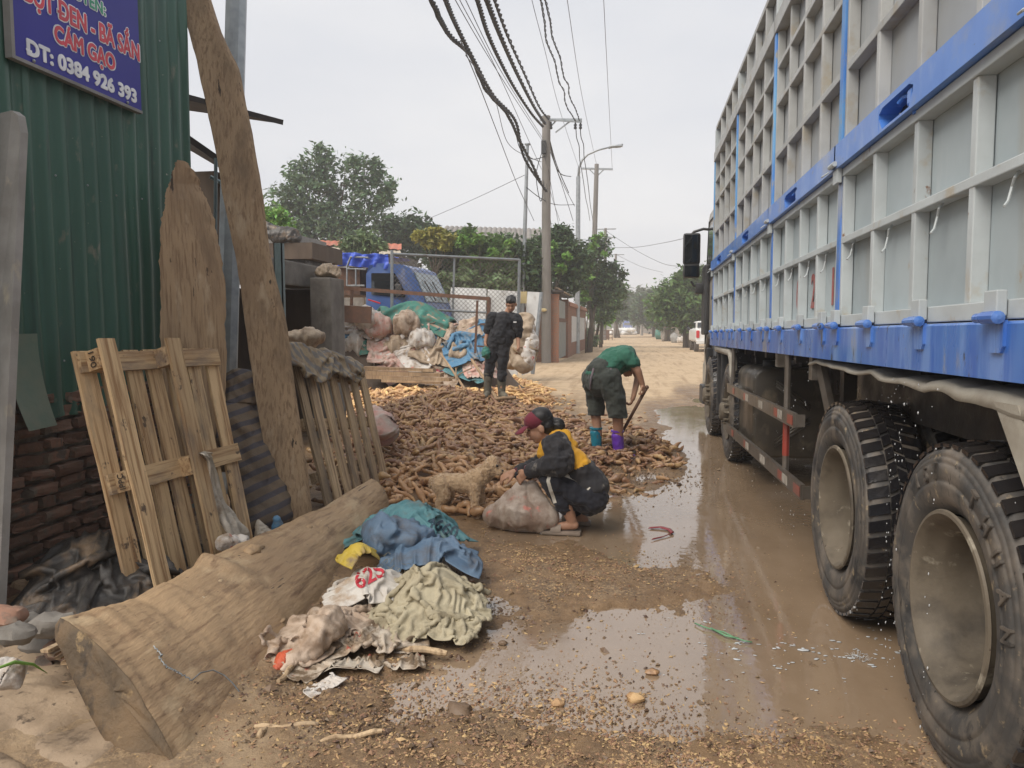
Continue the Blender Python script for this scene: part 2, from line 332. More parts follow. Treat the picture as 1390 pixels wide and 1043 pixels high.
m_blue = mat('truck blue paint', (0.045, 0.16, 0.52), (0.07, 0.20, 0.58), scale=3, rough=.42, rvar=.12, bump=.1, dirt=[((.20, .24, .34), .54, .72, 3, (1, .8, 1)), ((.24, .20, .15), .64, .72, 7, (1, .6, 1)), ((.16, .27, .55), .55, .75, 4, (1, 2, 1)), ((.02, .03, .06), .68, .72, 30, (1, .6, 1.5))], rnd=.03, coat=.3)
m_bluedk = mat('deck rail blue', (0.03, 0.115, 0.44), (0.065, 0.18, 0.50), scale=4, st=(1, 2.2, .35), rough=.32, rvar=.1, bump=.08, dirt=[((.13, .25, .56), .50, .62, 5, (1, 1.6, .22)), ((.24, .25, .27), .60, .70, 4, (1, 1.2, .5)), ((.03, .035, .05), .63, .67, 13, (1, 1.4, .4)), ((.24, .17, .10), .68, .71, 22, (1, 1.2, .7))], rnd=.03, coat=.4)
m_bluel = mat('faded sky blue paint', (0.16, 0.38, 0.60), (0.05, 0.19, 0.55), scale=3, st=(1, 1, .4), rough=.45, dirt=[((.30, .29, .25), .55, .62, 9, (1, 1, .4))])
m_tyre = mat('worn tyre rubber', (0.066, 0.058, 0.050), (0.10, 0.086, 0.070), (0.045, 0.043, 0.041), scale=5, rough=.68, rvar=.15, bump=.35, bs=30, bd=.004, dirt=[((.15, .125, .10), .47, .66, 4, (1, 1, 1)), ((.020, .020, .021), .56, .64, 6, (1, 1, 1)), ((.23, .18, .115), .61, .68, 18, (1, 1, 1)), ((.018, .017, .016), .64, .66, 40, (1, 1, .2))], rnd=.02)
m_wettyre = mat('wet tread rubber', (0.010, 0.010, 0.012), (0.02, 0.018, 0.018), scale=5, rough=.14, rvar=.08, bump=.5, bs=20, bd=.005, dirt=[((.05, .035, .022), .60, .72, 9, (1, 1, 1))], rnd=.02, spec=.7)
m_rim = mat('muddy wheel rim', (0.10, 0.082, 0.06), (0.145, 0.12, 0.088), scale=4, rough=.75, rvar=.15, spec=.3, bump=.4, bs=14, dirt=[((.055, .045, .034), .50, .66, 3.2, (1, 1, 1)), ((.27, .24, .185), .60, .68, 9, (1, 1, 1)), ((.05, .032, .022), .66, .69, 16, (1, 1, 1))], rnd=.02)
m_chassis = mat('dark wet chassis', (0.018, 0.015, 0.013), (0.035, 0.027, 0.02), scale=6, rough=.45, rvar=.2, bump=.3)
m_tank = mat('muddy fuel tank', (0.07, 0.058, 0.043), (0.045, 0.038, 0.03), scale=4, rough=.4, rvar=.12, bump=.15, dirt=[((.14, .115, .08), .55, .72, 6, (1, 1, .6))])
m_guard = mat('side guard steel', (0.13, 0.115, 0.10), (0.09, 0.075, 0.06), scale=8, rough=.4, metal=.3, bump=.2, dirt=[((.2, .15, .1), .58, .7, 9, (1, 1, 1))])
m_fender = mat('dented fender sheet', (0.36, 0.335, 0.28), (0.26, 0.23, 0.185), scale=6, rough=.6, bump=.5, bs=14, bd=.01)
m_cab = mat('dusty champagne cab paint', (0.36, 0.335, 0.285), (0.29, 0.265, 0.22), scale=2.5, rough=.45, rvar=.1, bump=.05, coat=.3)
m_plastic = mat('black plastic', (0.02, 0.02, 0.022), (0.035, 0.035, 0.035), scale=8, rough=.5, bump=.05)
m_glass = mat('dark vehicle glass', (0.012, 0.015, 0.018), rough=.06, bump=0, spec=1.0)
m_wglass = mat('pale windscreen glass', (0.20, 0.25, 0.27), rough=.08, bump=0, spec=1.0)
m_mirror = mat('mirror glass', (0.05, 0.06, 0.07), rough=.03, bump=0, metal=.9)
m_refl = mat('dulled white reflector', (.40, .37, .32), (.26, .23, .19), scale=20, rough=.5)
m_red = mat('red reflector', (0.30, 0.045, 0.03), (0.17, 0.05, 0.035), rough=.35, bump=.05)
m_white = mat('white paint', (0.72, 0.72, 0.70), (0.62, 0.62, 0.6), rough=.4, bump=.05)
m_orange = mat('orange lens', (0.75, 0.22, 0.03), rough=.25, bump=0)
m_redink = mat('faded red stencil ink', (0.32, 0.055, 0.05), (0.28, 0.14, 0.13), scale=40, rough=.6, bump=0)
m_darkink = mat('black stamp ink', (0.05, 0.035, 0.025), rough=.8, bump=0)
m_blab = mat('small truck blue', (0.03, 0.075, 0.23), (0.045, 0.10, 0.27), scale=2, rough=.4, coat=.3, dirt=[((.26, .25, .27), .55, .75, 2, (1, 1, 1))])
m_tarp = mat('blue tarpaulin', (0.03, 0.075, 0.44), (0.045, 0.10, 0.52), scale=3, rough=.45, bump=.5, bs=5, bd=.03)
# people
m_skin = mat('tanned skin', (0.42, 0.235, 0.15), (0.36, 0.19, 0.12), scale=9, rough=.55, bump=.08, spec=.4, rnd=.02)
m_hair = mat('black hair', (0.010, 0.009, 0.009), (0.02, 0.018, 0.017), scale=60, st=(1, 1, .2), rough=.45, bump=.4, bs=90, rnd=0)
def cloth(n, c, c2=None, **k):
    d = dict(scale=7, rough=.85, bump=.35, bs=24, bd=.006, rnd=.02, sheen=.1); d.update(k); return mat(n, c, c2, **d)

# ================================================================== GROUND
CP = [  # photo u, v, height (cm), wetness: measured on the photograph, turned into places on the ground below
 (560,940,-2,1),(600,900,-2.2,1),(640,872,-2,1),(700,852,-1.2,1),(690,890,-1.6,1),(620,950,-1.8,1),(540,972,-1.2,1),(820,858,-2.2,1),(880,862,-2.4,1),
 (925,880,-2.2,1),(900,930,-2.2,1),(850,905,-2.4,1),(790,900,-1.6,1),(740,915,-.6,1),(700,950,-.5,1),(760,975,-.1,1),(850,965,-1.2,1),(930,985,-.6,1),
 (660,985,.5,1),(720,1010,.9,.8),(800,1030,.9,.8),(880,1020,.4,.9),(960,1020,-.1,1),(600,1010,1.2,.8),(680,1060,1.6,.7),(850,1070,1.2,.8),(560,1000,.6,.9),
 (1000,900,-2.2,1),(1100,940,-1.8,1),(1050,985,-.3,1),(1150,1000,-.1,1),(1200,1030,0.1,1),(1150,900,-2,1),(1230,1000,-.8,1),(1050,1035,.15,1),(1300,1060,0,1),(1400,1060,0,1),
 (1000,760,-2.4,1),(1050,700,-2.4,1),(1000,650,-2.4,1),(960,700,-2.4,1),(1100,850,-2.2,1),(1080,780,-2.4,1),(960,640,-2,1),(1150,780,-2,1),(1020,600,-1.5,1),
 (950,790,-.15,1),(1000,820,-.7,1),(910,800,.1,1),(940,840,-1,1),(1000,860,-1.8,1),(900,820,.0,1),
 (655,760,2.6,.6),(700,772,3.4,.45),(750,780,3.6,.4),(800,790,3,.45),(850,798,2.4,.5),(882,802,1.3,.7),(740,815,2.6,.5),(700,800,2.8,.5),(780,812,1.6,.6),(800,765,1.6,.6),(700,835,.6,.9),(640,800,1.8,.8),(665,825,.3,1),
 (870,640,-2,1),(900,605,-1.8,1),(850,700,-2.2,1),(880,740,-2,1),(832,690,-1.6,1),(920,560,-1.6,1),(930,530,-1.2,1),(905,680,-2.2,1),(940,600,-2,1),(860,760,-1.2,1),(930,740,-2,1),
 (800,730,-1.2,1),(740,738,-1.1,1),(680,728,-.6,1),(830,750,-1,1),(650,740,.5,.9),(720,755,.4,.9),(780,752,.1,1),
 (860,615,4,.9),(895,615,3,.9),(835,640,2.6,.9),(840,655,1.6,.9),(870,600,4,.8),(910,632,.8,1),(770,660,1,.9),(700,700,1.5,.8),(620,700,3,.8),(570,680,3,.8),(880,655,.6,1),
 (850,570,3,.35),(800,545,4,.35),(900,530,3,.05),(860,500,3,0),(760,520,4,.3),(930,492,-.5,.6),(948,506,-1.2,.8),(915,545,1.5,.5),(935,470,2,.1),(700,560,4,.6),(640,600,4,.8),(600,560,4,.6),(720,600,4,.7),
 (450,950,3,.6),(520,900,2.5,.7),(480,1000,3,.6),(400,850,3.5,.6),(400,1000,4,.45),(330,1020,4,.3),(300,960,5,.4),(560,860,2.5,.8),(640,840,1,.95),(500,960,1,.9),(440,925,.8,.9),(520,1030,3,.7),(350,900,5,.3),
 (100,980,6,.25),(0,1000,6,.3),(200,940,6,.3),(50,900,6,.3),(150,1060,6,.4),(60,850,6,.6),(150,780,7,.6),(250,800,8,.6),(400,760,8,.6),(480,680,8,.5),(500,620,6,.5),
 (1250,850,-1.5,1),(1400,900,-1.5,1),(1300,750,-1.5,1),(1200,680,-1,1),(1100,600,-.8,1),(1500,1000,0,1),(1400,700,-1,1),(1100,520,1,.5),(1010,540,-.5,1),(1000,500,1,.4),(970,470,2,.1),
 (500,540,5,.4),(400,520,5,.4),(600,480,5,.3),(700,485,4,.1),(780,470,4,.05),(860,470,4,0),(900,455,4,0),(300,600,8,.5),(200,650,8,.6),(820,700,-1.4,1)]
CPa = np.array(CP, float)
def ground_field(x, y):
    """height and wetness of the ground at world x, y"""
    x = np.asarray(x, float); y = np.asarray(y, float); shp = x.shape; x = x.ravel(); y = y.ravel()
    yy = np.maximum(y, 1.9); u, v = pix(x, yy, 0.0); v = np.minimum(v, 1080); u = np.clip(u, -200, 1600)
    H = np.zeros(len(x)); W = np.zeros(len(x)); S = np.zeros(len(x)); s = 16 + (v - HV) * .17
    for a, b, h, w in CPa:
        sc = s * .5 + (16 + (b - HV) * .17) * .5
        d = ((u - a) / sc) ** 2 + ((v - b) / (sc * .55)) ** 2 + .06; k = 1 / d ** 2.2; H += k * h; W += k * w; S += k
    H = H / S * .01; W = W / S
    n = fbm(x * 2.3, y * 2.3, 0, 5, 3) * .010 + fbm(x * 11, y * 9, 0, 4, 9) * .0055 + np.maximum(0, fbm(x * 26, y * 22, 1, 3, 5)) * .006
    near = np.clip(1.2 - y / 22, 0.1, 1); H = H + n * near
    H = H + np.exp(-((x - .35) / 2.2) ** 2) * 0 + np.where(H > .004, np.abs(fbm(x * 5, y * 5, 2, 3, 21)) * .012 * near, 0)
    H = np.where(y > 16, .035 + n * .3, H)
    # tyre ruts on the dry road beyond
    rut = (np.exp(-((x - .1 - .02 * y + .4 * np.sin(y * .13)) / .18) ** 2) + np.exp(-((x + 1.2 - .01 * y + .4 * np.sin(y * .13)) / .18) ** 2)) * np.clip((y - 9) / 5, 0, 1)
    H = H - .02 * rut
    far = np.clip((y - 13) / 8, 0, 1); W = W * (1 - far) + far * np.where(np.abs(x - .8) < 1.2, .06, .05)
    return H.reshape(shp), np.clip(W, 0, 1).reshape(shp)

# cassava heaps: footprints (ground coordinates) and height
def poly_world(pp, z=0): return [tuple(PZ(u, v, z)[:2]) for u, v in pp]
def inpoly(x, y, P):
    c = np.zeros(x.shape, bool); n = len(P)
    for i in range(n):
        x0, y0 = P[i]; x1, y1 = P[(i + 1) % n]
        t = ((y0 > y) != (y1 > y)) & (x < (x1 - x0) * (y - y0) / (y1 - y0 + 1e-12) + x0); c ^= t
    return c
def dist_poly(x, y, P):
    d = np.full(x.shape, 1e9); n = len(P)
    for i in range(n):
        a = np.array(P[i]); b = np.array(P[(i + 1) % n]); ab = b - a; t = np.clip(((x - a[0]) * ab[0] + (y - a[1]) * ab[1]) / (ab @ ab + 1e-12), 0, 1)
        d = np.minimum(d, np.hypot(x - a[0] - t * ab[0], y - a[1] - t * ab[1]))
    return np.where(inpoly(x, y, P), d, -d)
HEAPS = [  # footprint, height, slope, tone
 (poly_world([(470, 700), (560, 692), (640, 706), (700, 690), (760, 668), (815, 640), (800, 600), (760, 575), (700, 560), (600, 556), (520, 560), (470, 585)]), .30, .42, 0),
 (poly_world([(806, 632), (850, 640), (885, 640), (912, 634), (905, 610), (880, 596), (840, 590), (800, 600)]), .17, .5, 0),
 (poly_world([(470, 575), (560, 560), (650, 556), (745, 552), (730, 532), (705, 522), (640, 512), (560, 512), (470, 520)]), .30, .35, 1)]
def heap_h(x, y):
    h = np.zeros(np.shape(x)); 
    for P, hm, sl, t in HEAPS:
        d = dist_poly(x, y, P) + fbm(x * 1.7, y * 1.7, 0, 3, 31) * .12; hm2 = hm * (1 + .9 * np.exp(-((x + 3.1) / .9) ** 2)) if t == 0 else hm; h = np.maximum(h, hm2 * (1 - np.exp(-np.maximum(d, 0) * sl / hm)) * (1 + .25 * fbm(x * 1.3, y * 1.3, 0, 2, 12)))
    return h
def axis(a, b, f, lo, hi, g):
    o = [a]
    while o[-1] < b: o.append(o[-1] + f(o[-1]))
    st = f(b); p = [o[-1]]
    while p[-1] < hi: st *= g; p.append(p[-1] + st)
    st = f(a); q = [o[0]]
    while q[-1] > lo: st *= g; q.append(q[-1] - st)
    return np.array(q[:0:-1] + o + p[1:])
gy = axis(1.7, 16, lambda y: .0095 * max(y, 1.7) , -12, 1500, 1.10)
gx = axis(-4.6, 2.6, lambda x: .024, -900, 900, 1.13)
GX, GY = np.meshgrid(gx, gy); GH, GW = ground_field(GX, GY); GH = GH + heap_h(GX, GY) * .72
GH = np.where((np.abs(GX) > 30) | (GY > 60), .03, GH)
g = MB(); P = np.dstack([GX, GY, GH]); g.grid(P)
me = bpy.data.meshes.new('ground'); me.from_pydata(g.v, [], g.f); me.polygons.foreach_set('use_smooth', [True] * len(me.polygons))
at_ = me.attributes.new('wet', 'FLOAT', 'POINT'); at_.data.foreach_set('value', GW.ravel())
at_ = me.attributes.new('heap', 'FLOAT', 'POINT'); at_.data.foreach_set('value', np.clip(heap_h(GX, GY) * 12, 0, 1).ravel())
GRID = (gx, gy, GH)
def gz(x, y):                                                # ground height under a point (heaps included)
    i = int(np.clip(np.searchsorted(gx, x) - 1, 0, len(gx) - 2)); j = int(np.clip(np.searchsorted(gy, y) - 1, 0, len(gy) - 2)); return float(GH[j, i])
mg = bpy.data.materials.new('muddy earth'); mg.use_nodes = True; N, L = mg.node_tree.nodes, mg.node_tree.links; N.clear()
def _n(t, **k):
    n = N.new(t)
    for a, b in k.items(): n.inputs[a].default_value = b
    return n
out = N.new('ShaderNodeOutputMaterial'); b = N.new('ShaderNodeBsdfPrincipled'); L.new(b.outputs[0], out.inputs[0]); tc = N.new('ShaderNodeTexCoord')
def _noise(s, det=8.0, r=.6, vec=None, st=(1, 1, 1)):
    mp = N.new('ShaderNodeMapping'); mp.inputs['Scale'].default_value = st; L.new(vec or tc.outputs['Object'], mp.inputs['Vector'])
    n = _n('ShaderNodeTexNoise', Scale=s, Detail=det, Roughness=r); L.new(mp.outputs[0], n.inputs['Vector']); return n.outputs['Fac']
def _ramp(f, st):
    r = N.new('ShaderNodeValToRGB'); L.new(f, r.inputs[0]); e = r.color_ramp.elements
    e[0].position, e[0].color = st[0][0], (*st[0][1], 1); e[1].position, e[1].color = st[-1][0], (*st[-1][1], 1)
    for p, c in st[1:-1]: q = e.new(p); q.color = (*c, 1)
    return r.outputs[0]
def _mix(f, a, c):
    m = N.new('ShaderNodeMix'); m.data_type = 'RGBA'
    if isinstance(f, float): m.inputs[0].default_value = f
    else: L.new(f, m.inputs[0])
    for i, x in ((6, a), (7, c)):
        if isinstance(x, tuple): m.inputs[i].default_value = (*x, 1)
        else: L.new(x, m.inputs[i])
    return m.outputs[2]
def _mr(f, a, c, d=0., e=1.):
    m = N.new('ShaderNodeMapRange'); L.new(f, m.inputs[0]); m.inputs[1].default_value = a; m.inputs[2].default_value = c; m.inputs[3].default_value = d; m.inputs[4].default_value = e; return m.outputs[0]
def _math(op, a, c):
    m = N.new('ShaderNodeMath'); m.operation = op
    for i, x in enumerate((a, c)):
        if isinstance(x, (int, float)): m.inputs[i].default_value = x
        else: L.new(x, m.inputs[i])
    return m.outputs[0]
aw = N.new('ShaderNodeAttribute'); aw.attribute_name = 'wet'; ah = N.new('ShaderNodeAttribute'); ah.attribute_name = 'heap'
dry = _ramp(_noise(.9, 10, .65), [(.32, (.44, .32, .195)), (.5, (.52, .39, .25)), (.68, (.40, .285, .17))])
dry = _mix(_mr(_noise(1.3, 6, .6, st=(3, .25, 1)), .5, .68), dry, (.34, .235, .14))
wetc = _ramp(_noise(7, 10, .7), [(.30, (.12, .072, .036)), (.5, (.21, .13, .066)), (.66, (.28, .18, .096))])
chip = _ramp(_noise(45, 6, .8), [(.46, (.13, .085, .05)), (.56, (.30, .20, .11)), (.68, (.42, .30, .17))])
wetc = _mix(_mr(_noise(3, 6, .6), .46, .60), wetc, chip)
wf = _math('ADD', aw.outputs['Fac'], _math('MULTIPLY', _math('SUBTRACT', _noise(2.2, 8, .65), .5), .9))
wfac = _mr(wf, .12, .5)
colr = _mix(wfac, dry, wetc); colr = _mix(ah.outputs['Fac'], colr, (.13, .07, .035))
L.new(colr, b.inputs['Base Color'])
rf = _math('ADD', _mr(wfac, 0, 1, .92, .5), _math('MULTIPLY', _math('SUBTRACT', _noise(5, 6, .6), .5), -.7)); L.new(rf, b.inputs['Roughness'])
bp = N.new('ShaderNodeBump'); bp.inputs['Strength'].default_value = .9; bp.inputs['Distance'].default_value = .015; L.new(_noise(38, 10, .75), bp.inputs['Height']); L.new(bp.outputs[0], b.inputs['Normal'])
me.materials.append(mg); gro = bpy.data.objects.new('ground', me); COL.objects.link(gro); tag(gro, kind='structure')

# shallow muddy water lying in the hollows
wb = MB(); wb.grid(np.dstack(np.meshgrid(np.linspace(-1.9, 4.6, 60), np.linspace(.9, 16, 120)) + [np.full((120, 60), .0)]))
mw = bpy.data.materials.new('muddy water'); mw.use_nodes = True; N, L = mw.node_tree.nodes, mw.node_tree.links; N.clear()
out = N.new('ShaderNodeOutputMaterial'); b = N.new('ShaderNodeBsdfPrincipled'); L.new(b.outputs[0], out.inputs[0]); tc = N.new('ShaderNodeTexCoord')
c = _ramp(_noise(1.6, 8, .6, st=(1, .6, 1)), [(.35, (.215, .15, .095)), (.65, (.285, .205, .135))])
c = _mix(_mr(_noise(60, 4, .7), .66, .70), c, (.38, .29, .19))
L.new(c, b.inputs['Base Color']); b.inputs['IOR'].default_value = 1.85; b.inputs['Specular IOR Level'].default_value = .8
L.new(_mr(_noise(2.5, 6, .7), .42, .72, .015, .16), b.inputs['Roughness'])
bp = N.new('ShaderNodeBump'); bp.inputs['Strength'].default_value = .10; bp.inputs['Distance'].default_value = .01; L.new(_noise(14, 3, .5), bp.inputs['Height']); L.new(bp.outputs[0], b.inputs['Normal'])
obj('puddle_water', wb, mw, kind='structure')

# ================================================================== THE CATTLE-SIDED TRUCK
TX, TY = 2.35, 5.0                                            # truck root; x, y below are given as on the ground and shifted into its frame
truck = empty('cargo_truck', (TX, TY, 0), 'long grey cargo truck with ribbed high sides and blue rails on the wet road', 'truck', rot=(R(-0.7), 0, 0))
SX = 1.08
def tp(name, mb, m, parent=None, **k):                        # truck part given in unrotated place coordinates
    mb.v = (np.array(mb.v, float) - (TX, TY, 0)).tolist()
    if parent is None: return obj(name, mb, m, truck, local=True, **k)
    A = np.array(WM[truck.name]); v = np.array(mb.v); mb.v = (v @ A[:3, :3].T + A[:3, 3]).tolist()
    return obj(name, mb, m, parent, **k)
_bx = {}
def unit_box(d, m, key=None):
    k = (tuple(round(x, 3) for x in d), m.name)
    if k not in _bx:
        b = MB(); b.rbox((0, 0, 0), d, min(.004, min(d) * .3)); _bx[k] = b.mesh('piece', mats=[m])
    return _bx[k]
def tbox(name, x0, x1, y0, y1, z0, z1, m, lab=None):
    me = unit_box((x1 - x0, y1 - y0, z1 - z0), m); o = inst(name, me, truck, ((x0 + x1) / 2 - TX, (y0 + y1) / 2 - TY, (z0 + z1) / 2))
    if lab: o['label'] = lab
    return o
POST = [-2.15, .0, 2.10, 4.20, 6.15, 8.28, 10.46]
LOW = [(1.545, 1.92), (1.955, 2.27)]; UP = [(2.44, 2.805), (2.845, 3.20), (3.235, 3.485), (3.52, 3.765)]; TOP = [(3.885, 4.19)]
rr = random.Random(3)
for s in range(1, 6):
    a, b_ = POST[s] + .034, POST[s + 1] - .034; nc = 4; w = (b_ - a) / nc
    up = SX + .0
    # horizontal members, one per section
    tbox('rail', SX - .012, SX + .10, a, b_, 1.488, 1.545, m_rib, 'muddy bottom rail of a side gate')
    tbox('rail', SX, SX + .058, a, b_, 1.92, 1.955, m_rib); tbox('rail', SX - .005, SX + .06, a, b_, 2.27, 2.31, m_rib)
    for z0, z1 in ((2.805, 2.845), (3.20, 3.235), (3.485, 3.52)): tbox('rail', SX + .002, SX + .06, a, b_, z0, z1, m_ribu)
    tbox('rail', SX - .02, SX + .075, a - .045, b_ + .045, 3.765, 3.885, m_ribu); tbox('rail', SX, SX + .06, a - .045, b_ + .045, 4.19, 4.235, m_ribu)
    # long blue rail with a slot for the latch in its middle
    m_ = MB(); yc = (a + b_) / 2 + .14; hz0, hz1 = 2.312, 2.438; sl = .20
    m_.bb(SX - .035, SX + .05, a - .045, yc - sl, hz0, hz1); m_.bb(SX - .035, SX + .05, yc + sl, b_ + .045, hz0, hz1)
    m_.bb(SX - .0345, SX + .0495, yc - sl, yc + sl, 2.412, hz1); m_.bb(SX - .0345, SX + .0495, yc - sl, yc + sl, hz0, 2.323)
    for sgn in (-1, 1):
        m_.prism([(yc + sgn * sl, 2.323), (yc + sgn * (sl - .045), 2.323), (yc + sgn * sl, 2.375)], SX - .034, SX + .049, 'X')
        m_.prism([(yc + sgn * sl, 2.412), (yc + sgn * (sl - .045), 2.412), (yc + sgn * sl, 2.395)], SX - .034, SX + .049, 'X')
    tp('blue_rail', m_, m_blue)
    m_ = MB(); m_.bb(SX + .052, SX + .06, yc - sl, yc + sl, 2.335, 2.44); tp('slot_back', m_, m_plastic)
    m_ = MB(); m_.tube([(SX + .0, yc - .13, 2.36), (SX - .005, yc - .08, 2.39), (SX - .01, yc - .03, 2.40), (SX - .02, yc + .0, 2.385)], .009, 6); m_.rbox((SX, yc - .13, 2.37), (.05, .05, .06), .008)
    m_.tube([(SX, yc - .14, 2.30), (SX, yc - .14, 2.40)], .014, 8); tp('latch', m_, m_blue)
    for c in range(nc):
        y0, y1 = a + c * w, a + (c + 1) * w
        for ey in ((a,) if c == 0 else ()) + ((b_ - .03,) if c == nc - 1 else ()):
            tbox('rib', SX + .001, SX + .0575, ey, ey + .03, 1.545, 2.27, m_rib); tbox('rib', SX + .001, SX + .0575, ey, ey + .03, 2.44, 3.765, m_ribu)
        for k, rows in enumerate((LOW, UP, TOP)):
            z0, z1 = rows[0][0], rows[-1][1]; rw = .040
            if c: tbox('rib', SX + .003, SX + .058, y0 - rw / 2, y0 + rw / 2, z0 if k else 1.545, z1, m_ribu if k else m_rib)
            for (p, q) in rows:
                e = rw / 2; me = unit_box((.012, w - .002, q - p + .03), m_panel if k == 0 else m_panelu)
                o = inst('panel', me, truck, (SX + .066 + rr.uniform(-.002, .002) - TX, (y0 + y1) / 2 - TY, (p + q) / 2), (rr.uniform(-.002, .002), 0, rr.uniform(-.006, .006)))
        # wire hook under the divider
        m_ = MB(); hy = y0 + w * .62 + rr.uniform(-.05, .05); hl = rr.uniform(.07, .10)
        m_.tube([(SX + .035, hy, 1.925), (SX + .015, hy - .012, 1.90), (SX + .02, hy + .012, 1.92 - hl * .5), (SX + .01, hy + .01, 1.92 - hl), (SX - .01, hy - .012, 1.90 - hl)], .0045, 6)
        tp('hook', m_, m_rib)
for y in (2.10, 4.20, 6.15, 8.28, 10.46):
    tbox('post', SX - .004, SX + .07, y - .033, y + .033, 1.36, 2.311, m_blue, 'blue lower post between two side gates')
    tbox('post', SX - .012, SX + .07, y - .032, y + .032, 2.4395, 3.764, m_bluel, 'faded blue upper post of the cargo side')
    tbox('post', SX - .006, SX + .068, y - .03, y + .03, 3.886, 4.189, m_rib)
    m_ = MB(); m_.tube([(SX - .045, y - .05, 2.335), (SX - .045, y + .05, 2.335)], .014, 8); m_.tube([(SX - .04, y + .09, 2.32), (SX - .07, y + .10, 2.30), (SX - .07, y + .125, 2.30), (SX - .04, y + .12, 2.32)], .004, 5)
    m_.bb(SX - .03, SX - .008, y - .045, y + .045, 2.24, 2.32); tp('bracket', m_, m_rib)
# deck edge rail, hinges, straps
m_ = MB(); m_.prism([(SX - .03, 1.31), (SX + .10, 1.31), (SX + .10, 1.482), (SX - .022, 1.482), (SX - .03, 1.474)], -.1, 10.45, 'Y'); tp('deck_rail', m_, m_bluedk)
hyl = [.3, .9, 1.5, 1.9, 2.36, 2.95, 3.55, 4.10, 4.38, 4.94, 5.56, 6.04, 6.32, 6.9, 7.5, 8.12, 8.44, 9.0, 9.6, 10.2]
hb = MB()
hb.tube([(0, -.075, 0), (0, -.07, 0), (0, .02, 0), (0, .021, 0), (0, .065, 0), (0, .07, 0)], [.006, .019, .019, .015, .015, .006], 12); hinge_me = hb.mesh('hinge', mats=[m_bluedk], smooth=False)
sb = MB(); sb.prism([(-.045, 0), (.045, 0), (.045, -.075), (.03, -.095), (-.03, -.095), (-.045, -.075)], -.008, .004, 'X'); strap_me = sb.mesh('strap', mats=[m_bluedk])
cb_ = MB(); cb_.rbox((0, 0, 0), (.03, .08, .075), .004); clip_me = cb_.mesh('clip', mats=[m_rib])
for i, y in enumerate(hyl):
    h = inst('hinge', hinge_me, truck, (SX - .056 - TX, y - TY, 1.492)); 
    t = inst('strap', strap_me, truck, (SX - .032 - TX, y - .02 - TY, 1.485)); inst('clip', clip_me, truck, (SX - .03 - TX, y + .01 - TY, 1.535))
# body behind the side: front wall, floor, other side, so that it is a volume
m_ = MB(); m_.bb(SX + .08, 3.5, 10.46, 10.52, 1.40, 4.2); m_.bb(SX + .09, 3.5, -.1, 10.36, 1.40, 1.46); m_.bb(3.5, 3.56, -.1, 10.42, 1.36, 4.2); m_.bb(SX + .08, 3.5, -.12, -.10, 1.4, 4.2)
tp('cargo_body', m_, m_panelu)
m_ = MB()
for x in (1.75, 2.75): m_.bb(x, x + .12, -.1, 12.2, .93, 1.30)
for y in np.arange(.2, 10.3, .62): m_.bb(SX + .12, 3.45, y - .04, y + .04, 1.24, 1.31)
m_.bb(1.5, 3.3, 5.6, 5.7, .55, 1.25); m_.bb(1.6, 3.1, 7.4, 7.9, .5, 1.2); m_.tube([(2.3, -.1, .85), (2.3, 9, .85)], .06, 8)
for y in (2.66, 4.06): m_.tube([(1.3, y, .57), (3.4, y, .57)], .09, 10); m_.ball((2.35, y, .58), .24, 12, 8)
for y in (8.58, 10.62): m_.tube([(1.3, y, .55), (3.4, y, .55)], .06, 10)
for y in (2.2, 3.25, 4.3): m_.bb(1.62, 1.74, y - .5, y + .5, .70, .90)
m_.bb(1.5, 3.3, 4.6, 4.75, .5, 1.28); m_.bb(1.45, 1.6, 9.1, 10.4, .6, 1.25)
tp('chassis', m_, m_chassis)
# dark plates above the duals, added to keep light out from under the body
m_ = MB()
for k in range(10):
    t0, t1 = k / 10, (k + 1) / 10
m_.bb(1.35, 1.37, 1.6, 4.75, 1.02, 1.305); m_.bb(1.35, 3.4, 1.6, 4.75, 1.285, 1.30); tp('arch_light_block', m_, m_chassis)
# dented fender strip over the rear wheels, with its drooping end and props
m_ = MB(); ys = np.linspace(4.78, 1.2, 60); rows = []
for i, y in enumerate(ys):
    cr_ = .0035 * fbm(np.array([y * 5]), np.array([1.0]), 0, 3, 4)[0]; dr = -.012 * max(0, (4.2 - y)) - .012 * math.exp(-((y - 3.3) / .15) ** 2)
    z = 1.285 + cr_ * 2 + dr; rows.append([(SX + .42, y, z + .03), (SX + .08, y, z + .012 + cr_), (SX - .0, y, z + cr_ * 1.5), (SX - .012, y + .004, z - .018 - .035 * min(1, max(0, (3.3 - y))) + cr_), (SX + .0, y, z - .022 - .035 * min(1, max(0, (3.3 - y))) + cr_)])
m_.grid(np.array(rows)); tp('fender', m_, m_fender, smooth=True)
m_ = MB(); m_.prism([(2.40, 1.245), (2.26, 1.245), (1.95, .82), (1.99, .78)], SX - .01, SX + .35, 'X'); tp('fender_flap', m_, m_fender)
m_ = MB(); m_.beam((SX + .05, 4.72, 1.26), (SX + .12, 4.55, .78), .04, .05); m_.bb(SX + .0, SX + .05, 4.72, 4.80, 1.17, 1.31); tp('fender_strut', m_, m_guard)

